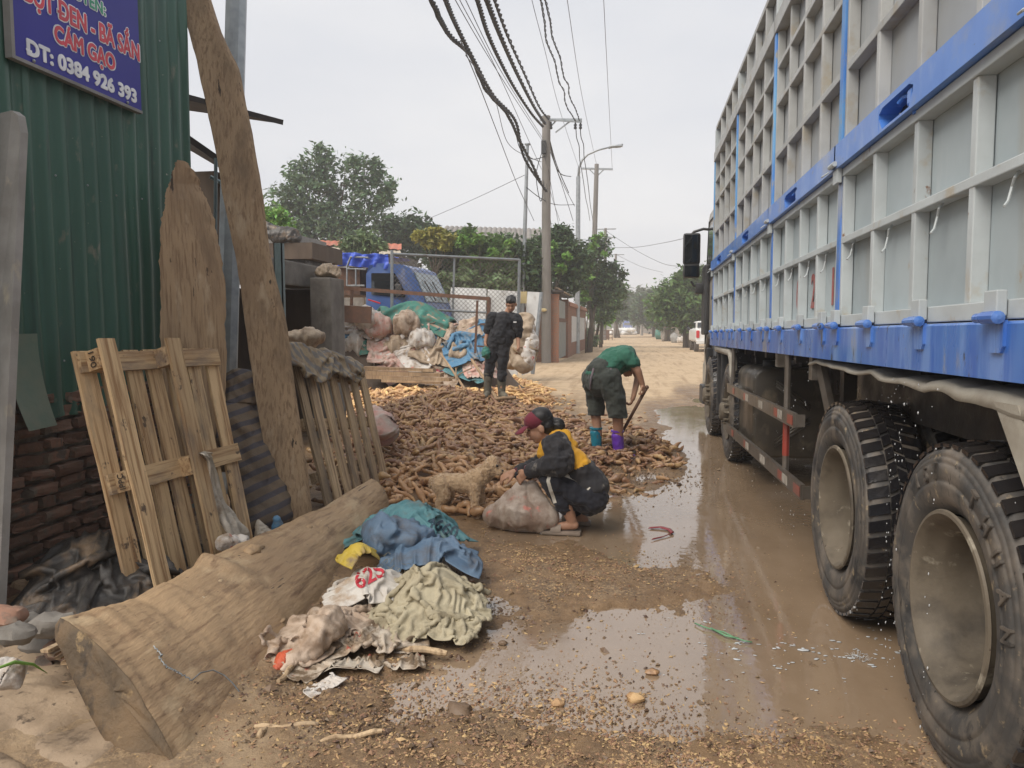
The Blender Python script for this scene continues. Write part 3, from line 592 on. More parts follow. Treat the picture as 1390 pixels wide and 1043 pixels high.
# ---- wheels
def tyre_profile(w, Rr, rb=.318):
    k = Rr / .56
    p = [(.05, rb - .012), (.032, rb), (.028, rb + .012), (.010, rb + .03), (.0, rb + .055), (-.004, .40 * k), (-.006, .415 * k), (-.001, .418 * k), (-.004, .425 * k), (-.008, .455 * k), (-.006, .478 * k), (-.0, .481 * k), (-.003, .488 * k),
         (.002, .500 * k), (.0065, .503 * k), (.004, .509 * k), (.012, .525 * k), (.018, .527 * k), (.022, .538 * k), (.035, .545 * k)]
    q = [(w - a, b) for a, b in reversed(p)]
    return p + [(w * .35, .549 * k), (w * .65, .549 * k)] + q
def wheel(y, x, Rr=.56, w=.29, kind='dual', lab=None, letters=False):
    yz = Rr + .0122 * (y - TY) - .004
    wh = empty('wheel', (0, 0, 0)); wh.parent = truck; wh.location = (x - TX, y - TY, yz); WM[wh.name] = WM[truck.name] @ Matrix.Translation((x - TX, y - TY, yz))
    if lab: wh['label'] = lab
    n = 96; m_ = MB(); m_.lathe(tyre_profile(w, Rr), n)
    v = np.array(m_.v); rad = np.hypot(v[:, 1], v[:, 2]); th = np.arctan2(v[:, 1], v[:, 2])
    sag = np.clip((-v[:, 2] - .40) / .16, 0, 1) ** 2                       # bulge and flat where it stands
    v[:, 2] = np.maximum(v[:, 2], -(Rr - .008)); v[:, 0] -= sag * .012 * (v[:, 0] < w / 2)
    v[:, 0] += .0025 * fbm(v[:, 1] * 9, v[:, 2] * 9, v[:, 0] * 9, 3, 5) * (rad < .54); m_.v = v.tolist()
    obj('tyre', m_, m_tyre, wh, local=True, smooth=True)
    tb = MB(); nb = 46; rng = random.Random(int(y * 10)); k = Rr / .56
    for i in range(nb):
        a = 2 * math.pi * i / nb
        for (xa, xb, da, wd) in ((.012, .100, 0, .66), (.106, w / 2 - .003, .5, .74), (w / 2 + .003, w - .106, .0, .74), (w - .100, w - .012, .5, .66)):
            aa = a + da * 2 * math.pi / nb; hw = math.pi / nb * wd; R0, R1 = .535 * k, (.5615 if xa > .05 and xb < w - .05 else .558) * k + rng.uniform(-.0015, .0015)
            vs = []; sk = .018 if xa < w / 2 else -.018
            for (X, dx) in ((xa, -1), (xb, 1)):
                for sgn in (-1, 1):
                    t = aa + sgn * hw + sk * dx
                    for r_ in (R0, R1 - (.010 if (X < .02 or X > w - .02) else 0)): vs.append((X, math.sin(t) * r_, max(math.cos(t) * r_, -Rr)))
            tb.add(vs, [(0, 1, 3, 2), (4, 6, 7, 5), (0, 4, 5, 1), (2, 3, 7, 6), (0, 2, 6, 4), (1, 5, 7, 3)])
    obj('tread', tb, m_wettyre, wh, local=True, kind='stuff')
    r0 = .318; m_ = MB()
    if kind == 'dual':
        m_.lathe([(.055, r0 - .02), (.012, r0 - .008), (.006, r0 - .002), (.008, r0 + .004), (.0, r0), (-.002, r0 - .012), (.012, r0 - .026), (.03, r0 - .036), (.055, r0 - .043), (.075, r0 - .060), (.10, r0 - .068), (.15, r0 - .074), (.20, r0 - .085), (.232, r0 - .110), (.245, r0 - .16), (.247, .11), (.205, .105), (.20, .09), (.20, .001)], 72)
        for q in range(10):
            t = 2 * math.pi * q / 10; m_.lathe([(.247, .001), (.215, .013), (.215, .016), (.25, .016)], 6, c=(0, math.cos(t) * .14, math.sin(t) * .14))
    else:
        m_.lathe([(.05, r0 - .02), (.01, r0 - .008), (.0, r0 - .0), (-.003, r0 - .01), (.01, r0 - .03), (.05, r0 - .045), (.09, r0 - .07), (.07, r0 - .10), (.03, r0 - .13), (.01, .15), (.005, .11), (-.06, .10), (-.075, .085), (-.08, .001)], 60)
        for q in range(10):
            t = 2 * math.pi * q / 10; m_.lathe([(-.045, .001), (-.045, .015), (.02, .017)], 6, c=(0, math.cos(t) * .135, math.sin(t) * .135))
    obj('rim', m_, m_rim, wh, local=True, smooth='auto')
    if letters:
        for body, a0, st, sz, ra in (('THUAN', 27, 13.5, .080, .425), ('157', -33, 10.5, .075, .425)):
            for i, ch in enumerate(body):
                if body == '157': a = R(a0 + i * st * 1.0)
                else: a = R(a0 + i * st)
                # letters read clockwise as seen from outside; -y is towards the viewer's right
                c, s_ = math.cos(a), math.sin(a)
                rad = Vector((0, -s_, c)); tan = Vector((0, -c, -s_)); nrm = Vector((-1, 0, 0))
                M4 = Matrix(((tan.x, rad.x, nrm.x, -.0075), (tan.y, rad.y, nrm.y, rad.y * ra), (tan.z, rad.z, nrm.z, rad.z * ra), (0, 0, 0, 1)))
                A = np.array(WM[wh.name]) @ np.array(M4)
                text('letter', ch, sz, m_letter, A, wh, sx=.85, ext=.006, bold=.002, label=None)
    return wh
wheel(2.66, 1.058, letters=True, lab='nearest rear wheel with letters on its worn sidewall')
wheel(4.06, 1.058, lab='second rear wheel with a mud-stained rim')
wheel(2.66, 1.40); wheel(4.06, 1.40); wheel(2.66, 3.30); wheel(4.06, 3.30)
wheel(8.58, 1.06, .55, .28, 'steer', 'second steering wheel behind the fuel tank'); wheel(10.62, 1.06, .55, .28, 'steer', 'front steering wheel under the cab')
wheel(8.58, 3.3, .55, .28, 'steer'); wheel(10.62, 3.3, .55, .28, 'steer')

# ---- fuel tank
bm = bmesh.new(); bmesh.ops.create_cube(bm, size=1)
for v in bm.verts: v.co = Vector((v.co.x * .84, v.co.y * 1.05, v.co.z * .84))
bmesh.ops.bevel(bm, geom=[e for e in bm.edges if abs(e.verts[0].co.y - e.verts[1].co.y) > 1], offset=.12, segments=6, affect='EDGES', profile=.5)
bmesh.ops.bevel(bm, geom=[e for e in bm.edges if abs(e.verts[0].co.y - e.verts[1].co.y) < .01], offset=.03, segments=3, affect='EDGES', profile=.5)
m_ = MB(); m_.add([v.co + Vector((1.54, 7.67, .72)) for v in bm.verts], [tuple(v.index for v in f.verts) for f in bm.faces]); bm.free()
tank = tp('fuel_tank', m_, m_tank, smooth='auto')
m_ = MB()
for sgn in (1, -1):
    a, b_ = (1.32, 7.135, .72 + sgn * .28), (1.62, 7.135, .72 + sgn * .06)
    for off in (-.028, .028): m_.tube([(a[0], a[1], a[2] + off), (b_[0], b_[1], b_[2] + off)], .010, 8)
    m_.tube([a, b_], .016, 8)
tp('embossed_rib', m_, m_tank, tank, smooth=True)
for y in (7.35, 7.8):
    m_ = MB(); pts = [(1.152 + .09 * (1 - math.cos(t)), y, .93) for t in (0,)]
    prof = []
    for t in np.linspace(-math.pi / 2, math.pi / 2, 24):
        c_, s_ = math.cos(t), math.sin(t); prof.append((1.57 - .425 * abs(c_) ** .45 * 1.0, .72 + .425 * (abs(s_) ** .45) * (1 if s_ > 0 else -1)))
    n0 = len(prof); vs = [(a, y - .035, z) for a, z in prof] + [(a, y + .035, z) for a, z in prof]; m_.add(vs, [(i, i + 1, n0 + i + 1, n0 + i) for i in range(n0 - 1)])
    tp('tank_strap', m_, m_guard, tank)
m_ = MB(); m_.tube([(1.32, 7.5, 1.12), (1.32, 7.5, 1.2)], .06, 12); tp('filler_cap', m_, m_plastic, tank, smooth=True)
# ---- side guard with reflectors
def guardrail(y0, z0, y1, z1):
    m_ = MB(); m_.beam((1.05, y0, z0), (1.05, y1, z1), .028, .095); m_.bb(1.05, 1.11, y0 - .004, y0 + .002, z0 - .04, z0 + .04); g_ = tp('guard_rail', m_, m_guard)
    for k, (f0, f1, mm) in enumerate(((.0, .05, m_red), (.10, .15, m_refl), (.15, .19, m_red), (.33, .39, m_refl), (.55, .60, m_refl), (.60, .63, m_red), (.82, .86, m_red))):
        q = MB(); ya, yb = y0 + (y1 - y0) * f0 + .01, y0 + (y1 - y0) * f1; za, zb = z0 + (z1 - z0) * f0, z0 + (z1 - z0) * f1
        q.beam((1.033, ya, za), (1.033, yb, zb), .003, .06); tp('reflector', q, mm, g_)
guardrail(5.0, .89, 8.4, .87); guardrail(4.74, .475, 8.46, .43)
for (y, z0) in ((5.40, .48), (8.2, .44)):
    m_ = MB(); m_.tube([(1.075, y, z0), (1.075, y, 1.32)], .022, 8); st_ = tp('guard_post', m_, m_guard)
    if y < 6:
        q = MB(); q.tube([(1.075, y, .60), (1.075, y, .84)], .0235, 8); tp('red_band', q, m_red, st_)
m_ = MB(); m_.rbox((1.2, 6.3, 1.25), (.08, .09, .13), .01); tp('side_lamp', m_, m_fender)
# second fender (bent tube) behind the cab
m_ = MB(); m_.tube([(1.10, 9.95, 1.27), (1.10, 9.2, 1.26), (1.09, 8.5, 1.25), (1.09, 8.38, 1.17), (1.1, 8.3, .9), (1.1, 8.25, .62)], .045, 10); tp('fender_stay', m_, m_fender, smooth=True)
for (ya, yb) in ((9.45, 9.62), (11.35, 11.5), (9.9, 10.05)):
    m_ = MB(); m_.rbox((1.30, (ya + yb) / 2, .85), (.40, .05, .82), .02); tp('mud_flap', m_, m_plastic)
# ---- cab
cab = MB(); prof = [(10.62, .95), (10.62, 3.30), (10.75, 3.40), (12.2, 3.40), (12.42, 3.30), (12.62, 2.45), (12.70, 2.1), (12.74, 1.2), (12.70, .62), (12.02, .62), (11.95, .95), (11.75, 1.22), (11.35, 1.40), (10.95, 1.38), (10.7, 1.25)]
cab.prism(prof, 1.19, 3.5, 'X'); bm = bmesh.new(); 
for v in cab.v: bm.verts.new(v)
bm.verts.ensure_lookup_table(); [bm.faces.new([bm.verts[i] for i in f]) for f in cab.f]
bmesh.ops.bevel(bm, geom=[e for e in bm.edges if abs(e.verts[0].co.x - e.verts[1].co.x) < .01], offset=.06, segments=3, affect='EDGES')
bm.verts.ensure_lookup_table(); bm.verts.index_update(); m_ = MB(); m_.add([v.co for v in bm.verts], [tuple(v.index for v in f.verts) for f in bm.faces]); bm.free()
cabo = tp('cab', m_, m_cab, smooth='auto')
m_ = MB(); m_.prism([(11.25, 2.35), (11.25, 3.12), (12.12, 3.12), (12.42, 2.28), (12.0, 2.28)], 1.175, 1.187, 'X'); tp('door_window', m_, m_glass, cabo)
m_ = MB(); m_.tube([(1.18, 11.18, 1.42), (1.18, 11.16, 3.2), (1.18, 12.2, 3.22), (1.18, 12.52, 2.25), (1.18, 12.5, 1.3)], .009, 6); m_.rbox((1.17, 11.4, 2.0), (.03, .2, .05), .01); tp('door_seam', m_, m_plastic, cabo)
m_ = MB(); m_.rbox((1.165, 10.98, 1.58), (.05, .13, .085), .015); tp('indicator_lamp', m_, m_orange, cabo)
m_ = MB(); m_.prism([(10.64, 3.4), (10.64, 4.12), (10.75, 4.15), (11.3, 3.98), (12.1, 3.5), (12.2, 3.4)], 1.3, 3.4, 'X'); tp('wind_deflector', m_, m_cab, cabo, smooth='auto')
m_ = MB(); m_.rbox((2.35, 12.72, .8), (2.35, .16, .42), .05); tp('bumper', m_, m_cab, cabo)
m_ = MB(); m_.tube([(1.2, 11.98, .98), (1.16, 11.8, 1.22), (1.15, 11.35, 1.43), (1.15, 10.95, 1.42), (1.16, 10.66, 1.28), (1.16, 10.58, .7)], .05, 8); tp('wheel_arch_lip', m_, m_plastic, cabo, smooth=True)
m_ = MB(); m_.rbox((1.15, 12.25, 2.0), (.08, .5, 1.1), .03); tp('side_trim', m_, m_plastic, cabo)
m_ = MB(); m_.rbox((1.16, 12.35, .5), (.1, .5, .3), .03); tp('step', m_, m_plastic, cabo)
# mirrors on their arm
def MP(u, v, y=12.35): p = PY(u, v, y); return np.array(p)
mir = MB(); c = MP(939, 344); mir.rbox(c + (0, .03, .07), (.27, .12, .50), .04); c2 = MP(938.5, 374); mir.rbox(c2 + (0, .03, .07), (.26, .12, .22), .04)
mir.v = (np.array(mir.v)).tolist(); mo = obj('mirror_housing', mir, m_plastic, truck, smooth='auto')
q = MB(); q.rbox(c + (0, -.035, .07), (.225, .006, .44), .002); q.rbox(c2 + (0, -.035, .07), (.215, .006, .17), .002); obj('mirror_glass', q, m_mirror, mo)
q = MB(); q.tube([MP(965, 312), MP(955, 311), MP(942, 315), MP(937, 321), MP(937, 326)], .022, 8); q3 = MB(); q3.tube([MP(938, 382), MP(942, 388), MP(955, 390)], .02, 8); obj('mirror_bracket', q3, m_plastic, mo, smooth='auto'); q2 = MB(); q2.rbox(MP(950, 392), (.14, .2, .17), .03); obj('mirror_mount', q2, m_plastic, mo, smooth='auto'); obj('mirror_arm', q, m_plastic, mo, smooth='auto')
# stencilled numbers half worn away
for (yy, z, t) in ((5.88, 1.62, '1'), (5.41, 1.62, '0'), (4.93, 1.62, '20'), (4.46, 1.62, '11')):
    A = Matrix(((0, 0, -1, SX + .0545 - TX), (-1, 0, 0, yy - TY), (0, 1, 0, z), (0, 0, 0, 1)))
    text('stencil_number', t, .30, m_redink, np.array(WM[truck.name]) @ np.array(A), truck, sx=.75, ext=.001, bold=.006)

# ---- water dripping off the deck and splashing
m_drop = mat('falling water', (.52, .54, .55), rough=.08, bump=0, spec=.9)
dr = MB(); rng = random.Random(5)
streams = [(rng.uniform(2.2, 9.5), rng.uniform(1.02, 1.35)) for _ in range(22)] + [(3.32 + rng.uniform(-.05, .05), 1.10 + rng.uniform(-.04, .04)) for _ in range(5)] + [(3.02, 1.08), (5.3, 1.10), (5.25, 1.1), (2.78, 1.05), (3.1, 1.05)]
for y, x in streams:
    z = 1.28
    while z > .02:
        s_ = rng.uniform(.0010, .0030); dr.ball((x + rng.uniform(-.012, .012), y + rng.uniform(-.02, .02), z), s_, 6, 4, (1, 1, rng.uniform(1, 2.6))); z -= rng.expovariate(1 / .08) + .008
obj('water_drips', dr, m_drop, kind='stuff', smooth=True)
fo = MB()
for _ in range(95):
    u, v = rng.choice([(rng.gauss(1010, 55), rng.gauss(882, 14)), (rng.gauss(1165, 40), rng.gauss(896, 14)), (rng.gauss(1000, 60), rng.gauss(890, 20)), (rng.gauss(1120, 60), rng.gauss(880, 20))]); p = PZ(u, v, .003)
    s_ = rng.lognormvariate(-5.5, .6); [fo.ball(p + np.array((rng.gauss(0, 1.3) * s_, rng.gauss(0, .7) * s_, 0)), s_ * rng.uniform(.4, 1), 7, 4, (rng.uniform(1, 2.0), .9, .12)) for _k in range(3)]
obj('foam_flecks', fo, m_drop, kind='stuff', smooth=True)
sp = MB()
for cx, cy, n0, sc_ in ((1165, 895, 26, .5),):
    c0 = PZ(cx, cy, 0)
    for _ in range(n0):
        a = rng.uniform(0, 6.28); l = rng.uniform(.015, .07) * sc_; d_ = rng.uniform(0, .07) * sc_; p = c0 + np.array((math.cos(a) * d_, math.sin(a) * d_, .002)); q_ = p + np.array((math.cos(a) * l, math.sin(a) * l, rng.uniform(.0, .05) * sc_))
        sp.tube([p, (p + q_) / 2 + (0, 0, .008), q_], [.0009, .0007, .0004], 4)
obj('water_splash', sp, m_drop, kind='stuff', smooth=True)

# ================================================================== SOFT THINGS: crumpled sheets, sacks, rolls
def sheet_sim(w, h, n, place, floor, shrink=(.62, .62), seed=0, steps=90, drop=.10, amp=.05, it=8):
    """a cloth sheet bunched up and let fall on a floor; place maps (x, y) offsets to the ground"""
    rg = np.random.RandomState(seed); nx = n; ny = max(6, int(n * h / w))
    a = np.linspace(-.5, .5, nx); b = np.linspace(-.5, .5, ny); A, B = np.meshgrid(a, b)
    wob = 1 + .18 * vn(A * 3 + seed, B * 3, 0, seed)
    X = A * w * shrink[0] * wob; Y = B * h * shrink[1] * wob; PX_, PY_ = place(X, Y)
    Z = floor(PX_, PY_) + drop + amp * fbm(A * 7 + seed * 3.1, B * 7, 0, 3, seed) + amp * .6
    p = np.dstack([PX_, PY_, Z]); p += rg.normal(0, .002, p.shape); v = np.zeros_like(p); dx, dy = w / (nx - 1), h / (ny - 1); dt = .016
    def con(p, s1, s2, L, k):
        d = p[s2] - p[s1]; l = np.linalg.norm(d, axis=2, keepdims=True) + 1e-9; c = d * (k * .5 * (1 - L / l)); p[s1] += c; p[s2] -= c
    S = np.s_; D = math.hypot(dx, dy)
    C = []
    for par in (0, 1):
        m = (nx - par) // 2 * 2; C.append((S[:, par:par + m:2], S[:, par + 1:par + m:2], dx, 1.0))
        m = (ny - par) // 2 * 2; C.append((S[par:par + m:2, :], S[par + 1:par + m:2, :], dy, 1.0))
    C += [(S[:-1, :-1], S[1:, 1:], D, .25), (S[1:, :-1], S[:-1, 1:], D, .25)]
    for _ in range(steps):
        v[..., 2] -= 9.8 * dt; v *= .97; q = p + v * dt
        for _ in range(it):
            for s1, s2, L, k in C: con(q, s1, s2, L, k)
            for s1, s2, L in ((S[:, :-3], S[:, 3:], dx * 3), (S[:-3, :], S[3:, :], dy * 3)):      # resists sharp bending
                d = q[s2] - q[s1]; l = np.linalg.norm(d, axis=2, keepdims=True) + 1e-9; c = d * (.10 * np.minimum(0, 1 - L * .72 / l)); q[s1] += c; q[s2] -= c
            fz = floor(q[..., 0], q[..., 1]) + .006; hit = q[..., 2] < fz; q[..., 2] = np.where(hit, fz, q[..., 2])
            q[..., 0] = np.where(hit, p[..., 0] * .7 + q[..., 0] * .3, q[..., 0]); q[..., 1] = np.where(hit, p[..., 1] * .7 + q[..., 1] * .3, q[..., 1])
        v = (q - p) / dt; p = q
    return p
def refine(P):
    """double the resolution of a grid with a smooth curve through it"""
    for ax in (0, 1):
        Q = np.moveaxis(P, ax, 0); n = len(Q); o = np.empty((2 * n - 1,) + Q.shape[1:]); o[::2] = Q; e = np.concatenate([Q[:1], Q, Q[-1:]])
        o[1::2] = (9 * (e[1:-2] + e[2:-1]) - (e[:-3] + e[3:])) / 16; P = np.moveaxis(o, 0, ax)
    return P
def make_sheet(name, c, rot, w, h, m, label, cat, floor=None, n=34, parent=None, group=None, z=None, **k):
    fl = floor or (lambda x, y: np.full(np.shape(x), z if z is not None else 0.03)); co, si = math.cos(rot), math.sin(rot)
    P = refine(sheet_sim(w, h, n, lambda x, y: (c[0] + x * co - y * si, c[1] + x * si + y * co), fl, **k)); g = MB(); g.grid(P)
    o = obj(name, g, m, parent, label, cat, group, smooth=True); o.data.materials[0] = m
    so = o.modifiers.new('thickness', 'SOLIDIFY'); so.thickness = .003; return o
def lump(spine, radii, m, name, label=None, cat=None, parent=None, flat=1.0, fold=.03, fs=3.0, seed=0, nl=46, nt=44, group=None, up=(0, 0, 1), floor=None, stretch=1.0, kind=None):
    """a filled or rolled sack: a closed skin round a spine, creased along and across"""
    sp = [V3(s) for s in spine]; k = len(sp); vs = np.zeros((nl, nt, 3)); 
    for i in range(nl):
        f = i / (nl - 1) * (k - 1); j = min(int(f), k - 2); t = f - j; t2 = t * t * (3 - 2 * t)
        c = sp[j].lerp(sp[j + 1], t); r = radii[j] * (1 - t2) + radii[j + 1] * t2; d = (sp[min(j + 1, k - 1)] - sp[max(j, 0)]).normalized()
        e = 1 - abs(2 * i / (nl - 1) - 1); r *= min(1, (1 - (1 - min(1, e * 4)) ** 2) ** .5 + .02)
        x = d.cross(Vector(up)); x = x if x.length > .01 else Vector((1, 0, 0)); x.normalize(); z = x.cross(d)
        for q in range(nt):
            th = 2 * math.pi * q / nt; vs[i, q] = c + x * (math.cos(th) * r) + z * (math.sin(th) * r * flat)
    ctr = vs.mean(1, keepdims=True); d = vs - ctr; rr_ = np.linalg.norm(d, axis=2, keepdims=True) + 1e-6
    F = ridge(vs[..., 0] * fs + seed, vs[..., 1] * fs, vs[..., 2] * fs * stretch, 3, seed)[..., None] + .5 * fbm(vs[..., 0] * fs * 3, vs[..., 1] * fs * 3, vs[..., 2] * fs * 3, 3, seed + 3)[..., None]
    vs = vs + d / rr_ * F * fold * np.minimum(1, rr_ / .05)
    if floor is not None: vs[..., 2] = np.maximum(vs[..., 2], floor)
    g = MB(); g.v = vs.reshape(-1, 3).tolist(); g.f = [(i * nt + q, i * nt + (q + 1) % nt, (i + 1) * nt + (q + 1) % nt, (i + 1) * nt + q) for i in range(nl - 1) for q in range(nt)]
    g.f += [tuple(range(nt)), tuple((nl - 1) * nt + q for q in range(nt - 1, -1, -1))]; g.mi = [0] * len(g.f)
    return obj(name, g, m, parent, label, cat, group, kind, smooth=True)
def plastic(n, c, c2=None, c3=None, **k):
    d = dict(scale=9, rough=.55, bump=.7, bs=26, bd=.012, rnd=.03, dirt=[((.19, .13, .08), .52, .68, 7, (1, 1, 1))]); d.update(k); return mat(n, c, c2, c3, **d)
m_teal = plastic('teal woven sack', (.07, .20, .225), (.10, .25, .275), dirt=[((.11, .12, .105), .50, .66, 6, (1, 1, 1))], bs=30)
m_bsack = plastic('faded blue sack', (.085, .145, .225), (.13, .20, .29), dirt=[((.10, .11, .13), .52, .68, 6, (1, 1, 1))])
m_burlap = plastic('pale burlap', (.45, .40, .28), (.36, .31, .21), scale=5, rough=.9, bs=60, bump=.6, dirt=[((.20, .165, .105), .52, .68, 6, (1, 1, 1))])
m_wsack = plastic('white printed sack', (.56, .53, .48), (.50, .46, .41), dirt=[((.36, .27, .19), .50, .66, 8, (1, 1, 1)), ((.45, .06, .05), .70, .72, 6, (1, 1, 1))])
m_rag = plastic('muddy pink rag', (.50, .40, .31), (.36, .26, .185), dirt=[((.42, .12, .07), .63, .67, 6, (1, 1, 1)), ((.19, .125, .075), .47, .64, 7, (1, 1, 1))])
m_orag = plastic('orange red plastic', (.50, .09, .035), (.38, .07, .03), dirt=[((.25, .16, .10), .6, .7, 10, (1, 1, 1))])
m_yel = plastic('yellow plastic', (.55, .40, .05))
m_torn = plastic('torn muddy printed sack', (.50, .44, .36), (.36, .27, .19), dirt=[((.45, .05, .035), .60, .63, 7, (1, 1, 1)), ((.14, .095, .055), .49, .6, 11, (1, 1, 1))])
m_beige = plastic('beige sack', (.40, .31, .22), (.33, .25, .17), bs=40)
m_pale = plastic('off white plastic bag', (.58, .55, .51), (.46, .41, .36), dirt=[((.48, .09, .07), .64, .67, 7, (1, 1, 1)), ((.27, .20, .14), .52, .66, 9, (1, 1, 1))])
m_pink = plastic('pink printed plastic', (.52, .27, .22), (.50, .42, .36), dirt=[((.22, .15, .1), .55, .68, 8, (1, 1, 1))])
m_mag = plastic('magenta plastic', (.55, .05, .20))
m_dgreen = plastic('dark green tarp', (.03, .15, .12), (.05, .21, .16))
m_blub = plastic('bright blue tarp', (.06, .18, .32), (.10, .24, .38), dirt=[((.22, .20, .17), .52, .66, 6, (1, 1, 1))])
m_blackp = plastic('black plastic film', (.03, .028, .026), (.06, .052, .045), rough=.45)
m_clear = plastic('milky plastic film', (.50, .45, .38), (.40, .35, .28), rough=.35)

def striped(n, c1, c2, scale, st=(1, 1, 1)):
    m = plastic(n, c1, tuple(x * .8 for x in c1), bs=60, bump=.5, rough=.75, rnd=0); N, L = m.node_tree.nodes, m.node_tree.links
    tc = next(x for x in N if x.type == 'TEX_COORD'); mp = N.new('ShaderNodeMapping'); mp.inputs['Rotation'].default_value = st; L.new(tc.outputs['Object'], mp.inputs[0])
    wv = N.new('ShaderNodeTexWave'); wv.inputs['Scale'].default_value = scale; wv.inputs['Distortion'].default_value = 1.5; wv.inputs['Detail'].default_value = 3; wv.bands_direction = 'Z'; L.new(mp.outputs[0], wv.inputs[0])
    r = N.new('ShaderNodeMapRange'); r.inputs[1].default_value = .5; r.inputs[2].default_value = .72; r.inputs[4].default_value = .8; L.new(wv.outputs['Fac'], r.inputs[0])
    hs = next(x for x in N if x.type == 'HUE_SAT'); src = hs.inputs['Color'].links[0].from_socket; mx = N.new('ShaderNodeMix'); mx.data_type = 'RGBA'
    L.new(r.outputs[0], mx.inputs[0]); L.new(src, mx.inputs[6]); mx.inputs[7].default_value = (*c2, 1); L.new(mx.outputs[2], hs.inputs['Color']); return m
m_strp = striped('brown and blue striped weave', (.17, .125, .085), (.055, .055, .075), 3.6, (0, R(25), 0))
m_strp2 = striped('tan striped weave', (.37, .29, .19), (.17, .165, .165), 4.5, (R(75), 0, 0))

# ================================================================== LEFT SIDE: green shed on its brick base
WX = -3.25
gw = empty('brick_wall', (WX - .12, 4.6, 0), 'low wall of dark rough bricks and thick mortar under the green corrugated sheet', 'wall')
m_ = MB(); P = []
ys = np.linspace(2.6, 5.16, 90); zs = np.linspace(-.05, 1.16, 42); YY, ZZ = np.meshgrid(ys, zs)
P = np.dstack([WX - .016 + .018 * fbm(YY * 9, ZZ * 12, 0, 4, 8), YY, ZZ]); m_.grid(P); m_.bb(WX - .22, WX - .05, 2.6, 5.16, -.05, 1.15); obj('mortar', m_, m_mortar, gw, smooth=True)
bms = []
for k in range(8):
    b = MB(); bm = bmesh.new(); bmesh.ops.create_cube(bm, size=1)
    bmesh.ops.subdivide_edges(bm, edges=bm.edges[:], cuts=2, use_grid_fill=True)
    for v in bm.verts:
        v.co = Vector((v.co.x * .10, v.co.y * .205, v.co.z * .058)); s_ = Vector((abs(v.co.x) / .05, abs(v.co.y) / .1025, abs(v.co.z) / .029))
        f = 1 - .10 * max(0, sorted(s_)[1] - .8) * 4; v.co *= f; c = v.co; v.co += Vector((1, 1, 1)) * 0 + Vector((.010, .012, .008)) * float(fbm(np.array(c.x * 20 + k * 9), c.y * 14, c.z * 30, 3, k))
    b.add([v.co for v in bm.verts], [tuple(v.index for v in f.verts) for f in bm.faces]); bm.free(); bms.append(b.mesh('brick', mats=[m_brick]))
rng = random.Random(11); cnt = 0
for r_ in range(14):
    y = 2.66 - (r_ % 2) * .11
    while y < 5.6:
        L_ = rng.choice((1, 1, 1, .85, 1.06, .5)); yc = y + .1025 * L_
        if 2.6 < yc < 5.1: inst('brick', bms[rng.randrange(8)], gw, (.09 + rng.uniform(-.012, .014) + .02, yc - 4.6, .035 + r_ * .082 + rng.uniform(-.007, .007) + (yc - 4.6) * .012), (rng.uniform(-.05, .05), rng.uniform(-.07, .07), rng.uniform(-.05, .05)), (1, L_, rng.uniform(.85, 1.12)))
        y += .205 * L_ + rng.uniform(.016, .032)
# corrugated sheets
sh = empty('metal_shed', (WX - .5, 4.3, 1.0), 'shed wall of dark green corrugated metal sheets above the brick base', 'shed')
def corr(y0, y1, z0, z1, x, pitch=.125, dep=.022, seed=0, flare=0.0, slope=0.0):
    n = int((y1 - y0) / pitch * 8) + 1; ys = np.linspace(y0, y1, n); zs = np.array([0, .015, .04, .08, .13, .2, .3, .45, .6, .8, 1.0])
    Y, T = np.meshgrid(ys, zs); ph = (Y / pitch) % 1; w = np.clip((np.abs(ph - .5) - .16) / .16, 0, 1); Xp = x + dep * w
    Z0 = z0 + slope * (Y - y0) + .012 * vn(Y * 9, Y * 0, 0, seed); Z = Z0 + (z1 - Z0) * T
    Xp = Xp + flare * np.exp(-(Z - Z0) / .16) * np.exp(-((Y - y0) / .35) ** 2) + .008 * fbm(Y * 2, Z * 2, 0, 3, seed); return np.dstack([Xp, Y, Z])
for (a, b_, z0, fl) in ((2.4, 3.62, 1.04, .05), (3.60, 4.44, .98, .02), (4.42, 5.13, 1.06, .0)):
    m_ = MB(); m_.grid(corr(a, b_, z0, 5.2, WX + .012 + .004 * (a < 3 or a > 4), seed=int(a * 10), flare=fl, slope=.05)); obj('corrugated_sheet', m_, m_green, sh, smooth=True)
m_ = MB(); m_.grid(corr(5.7, 8.2, 1.0, 5.0, 0)[:, :, [1, 0, 2]] * (-1, 1, 1) + (WX + 5.7 - 0, 5.13, 0)); obj('corrugated_sheet', m_, m_green, sh, smooth=True)
m_ = MB(); m_.bb(WX - .10, WX - .0, 5.02, 5.10, 0, 5.2); obj('corner_post', m_, m_galv2, sh)
m_ = MB()
for z in (1.25, 2.3, 3.4, 4.4): m_.bb(WX - .06, WX - .02, 2.6, 5.05, z, z + .05)
obj('purlin', m_, m_galv2, sh, kind='stuff')
m_ = MB(); m_.bb(WX - 2.6, WX + .15, 2.4, 5.4, 5.2, 5.24); obj('roof', m_, m_darkroof, sh)
b = MB(); b.lathe([(0, .007), (.004, .006), (.007, .001)], 8); scr = b.mesh('screw', mats=[m_galv])
for z in (1.29, 2.33, 3.43):
    for k in range(8): inst('screw', scr, sh, (WX + .038 - (WX - .5), 3.05 + k * .25 - 4.3, z - 1.0 + rng.uniform(-.02, .02)))
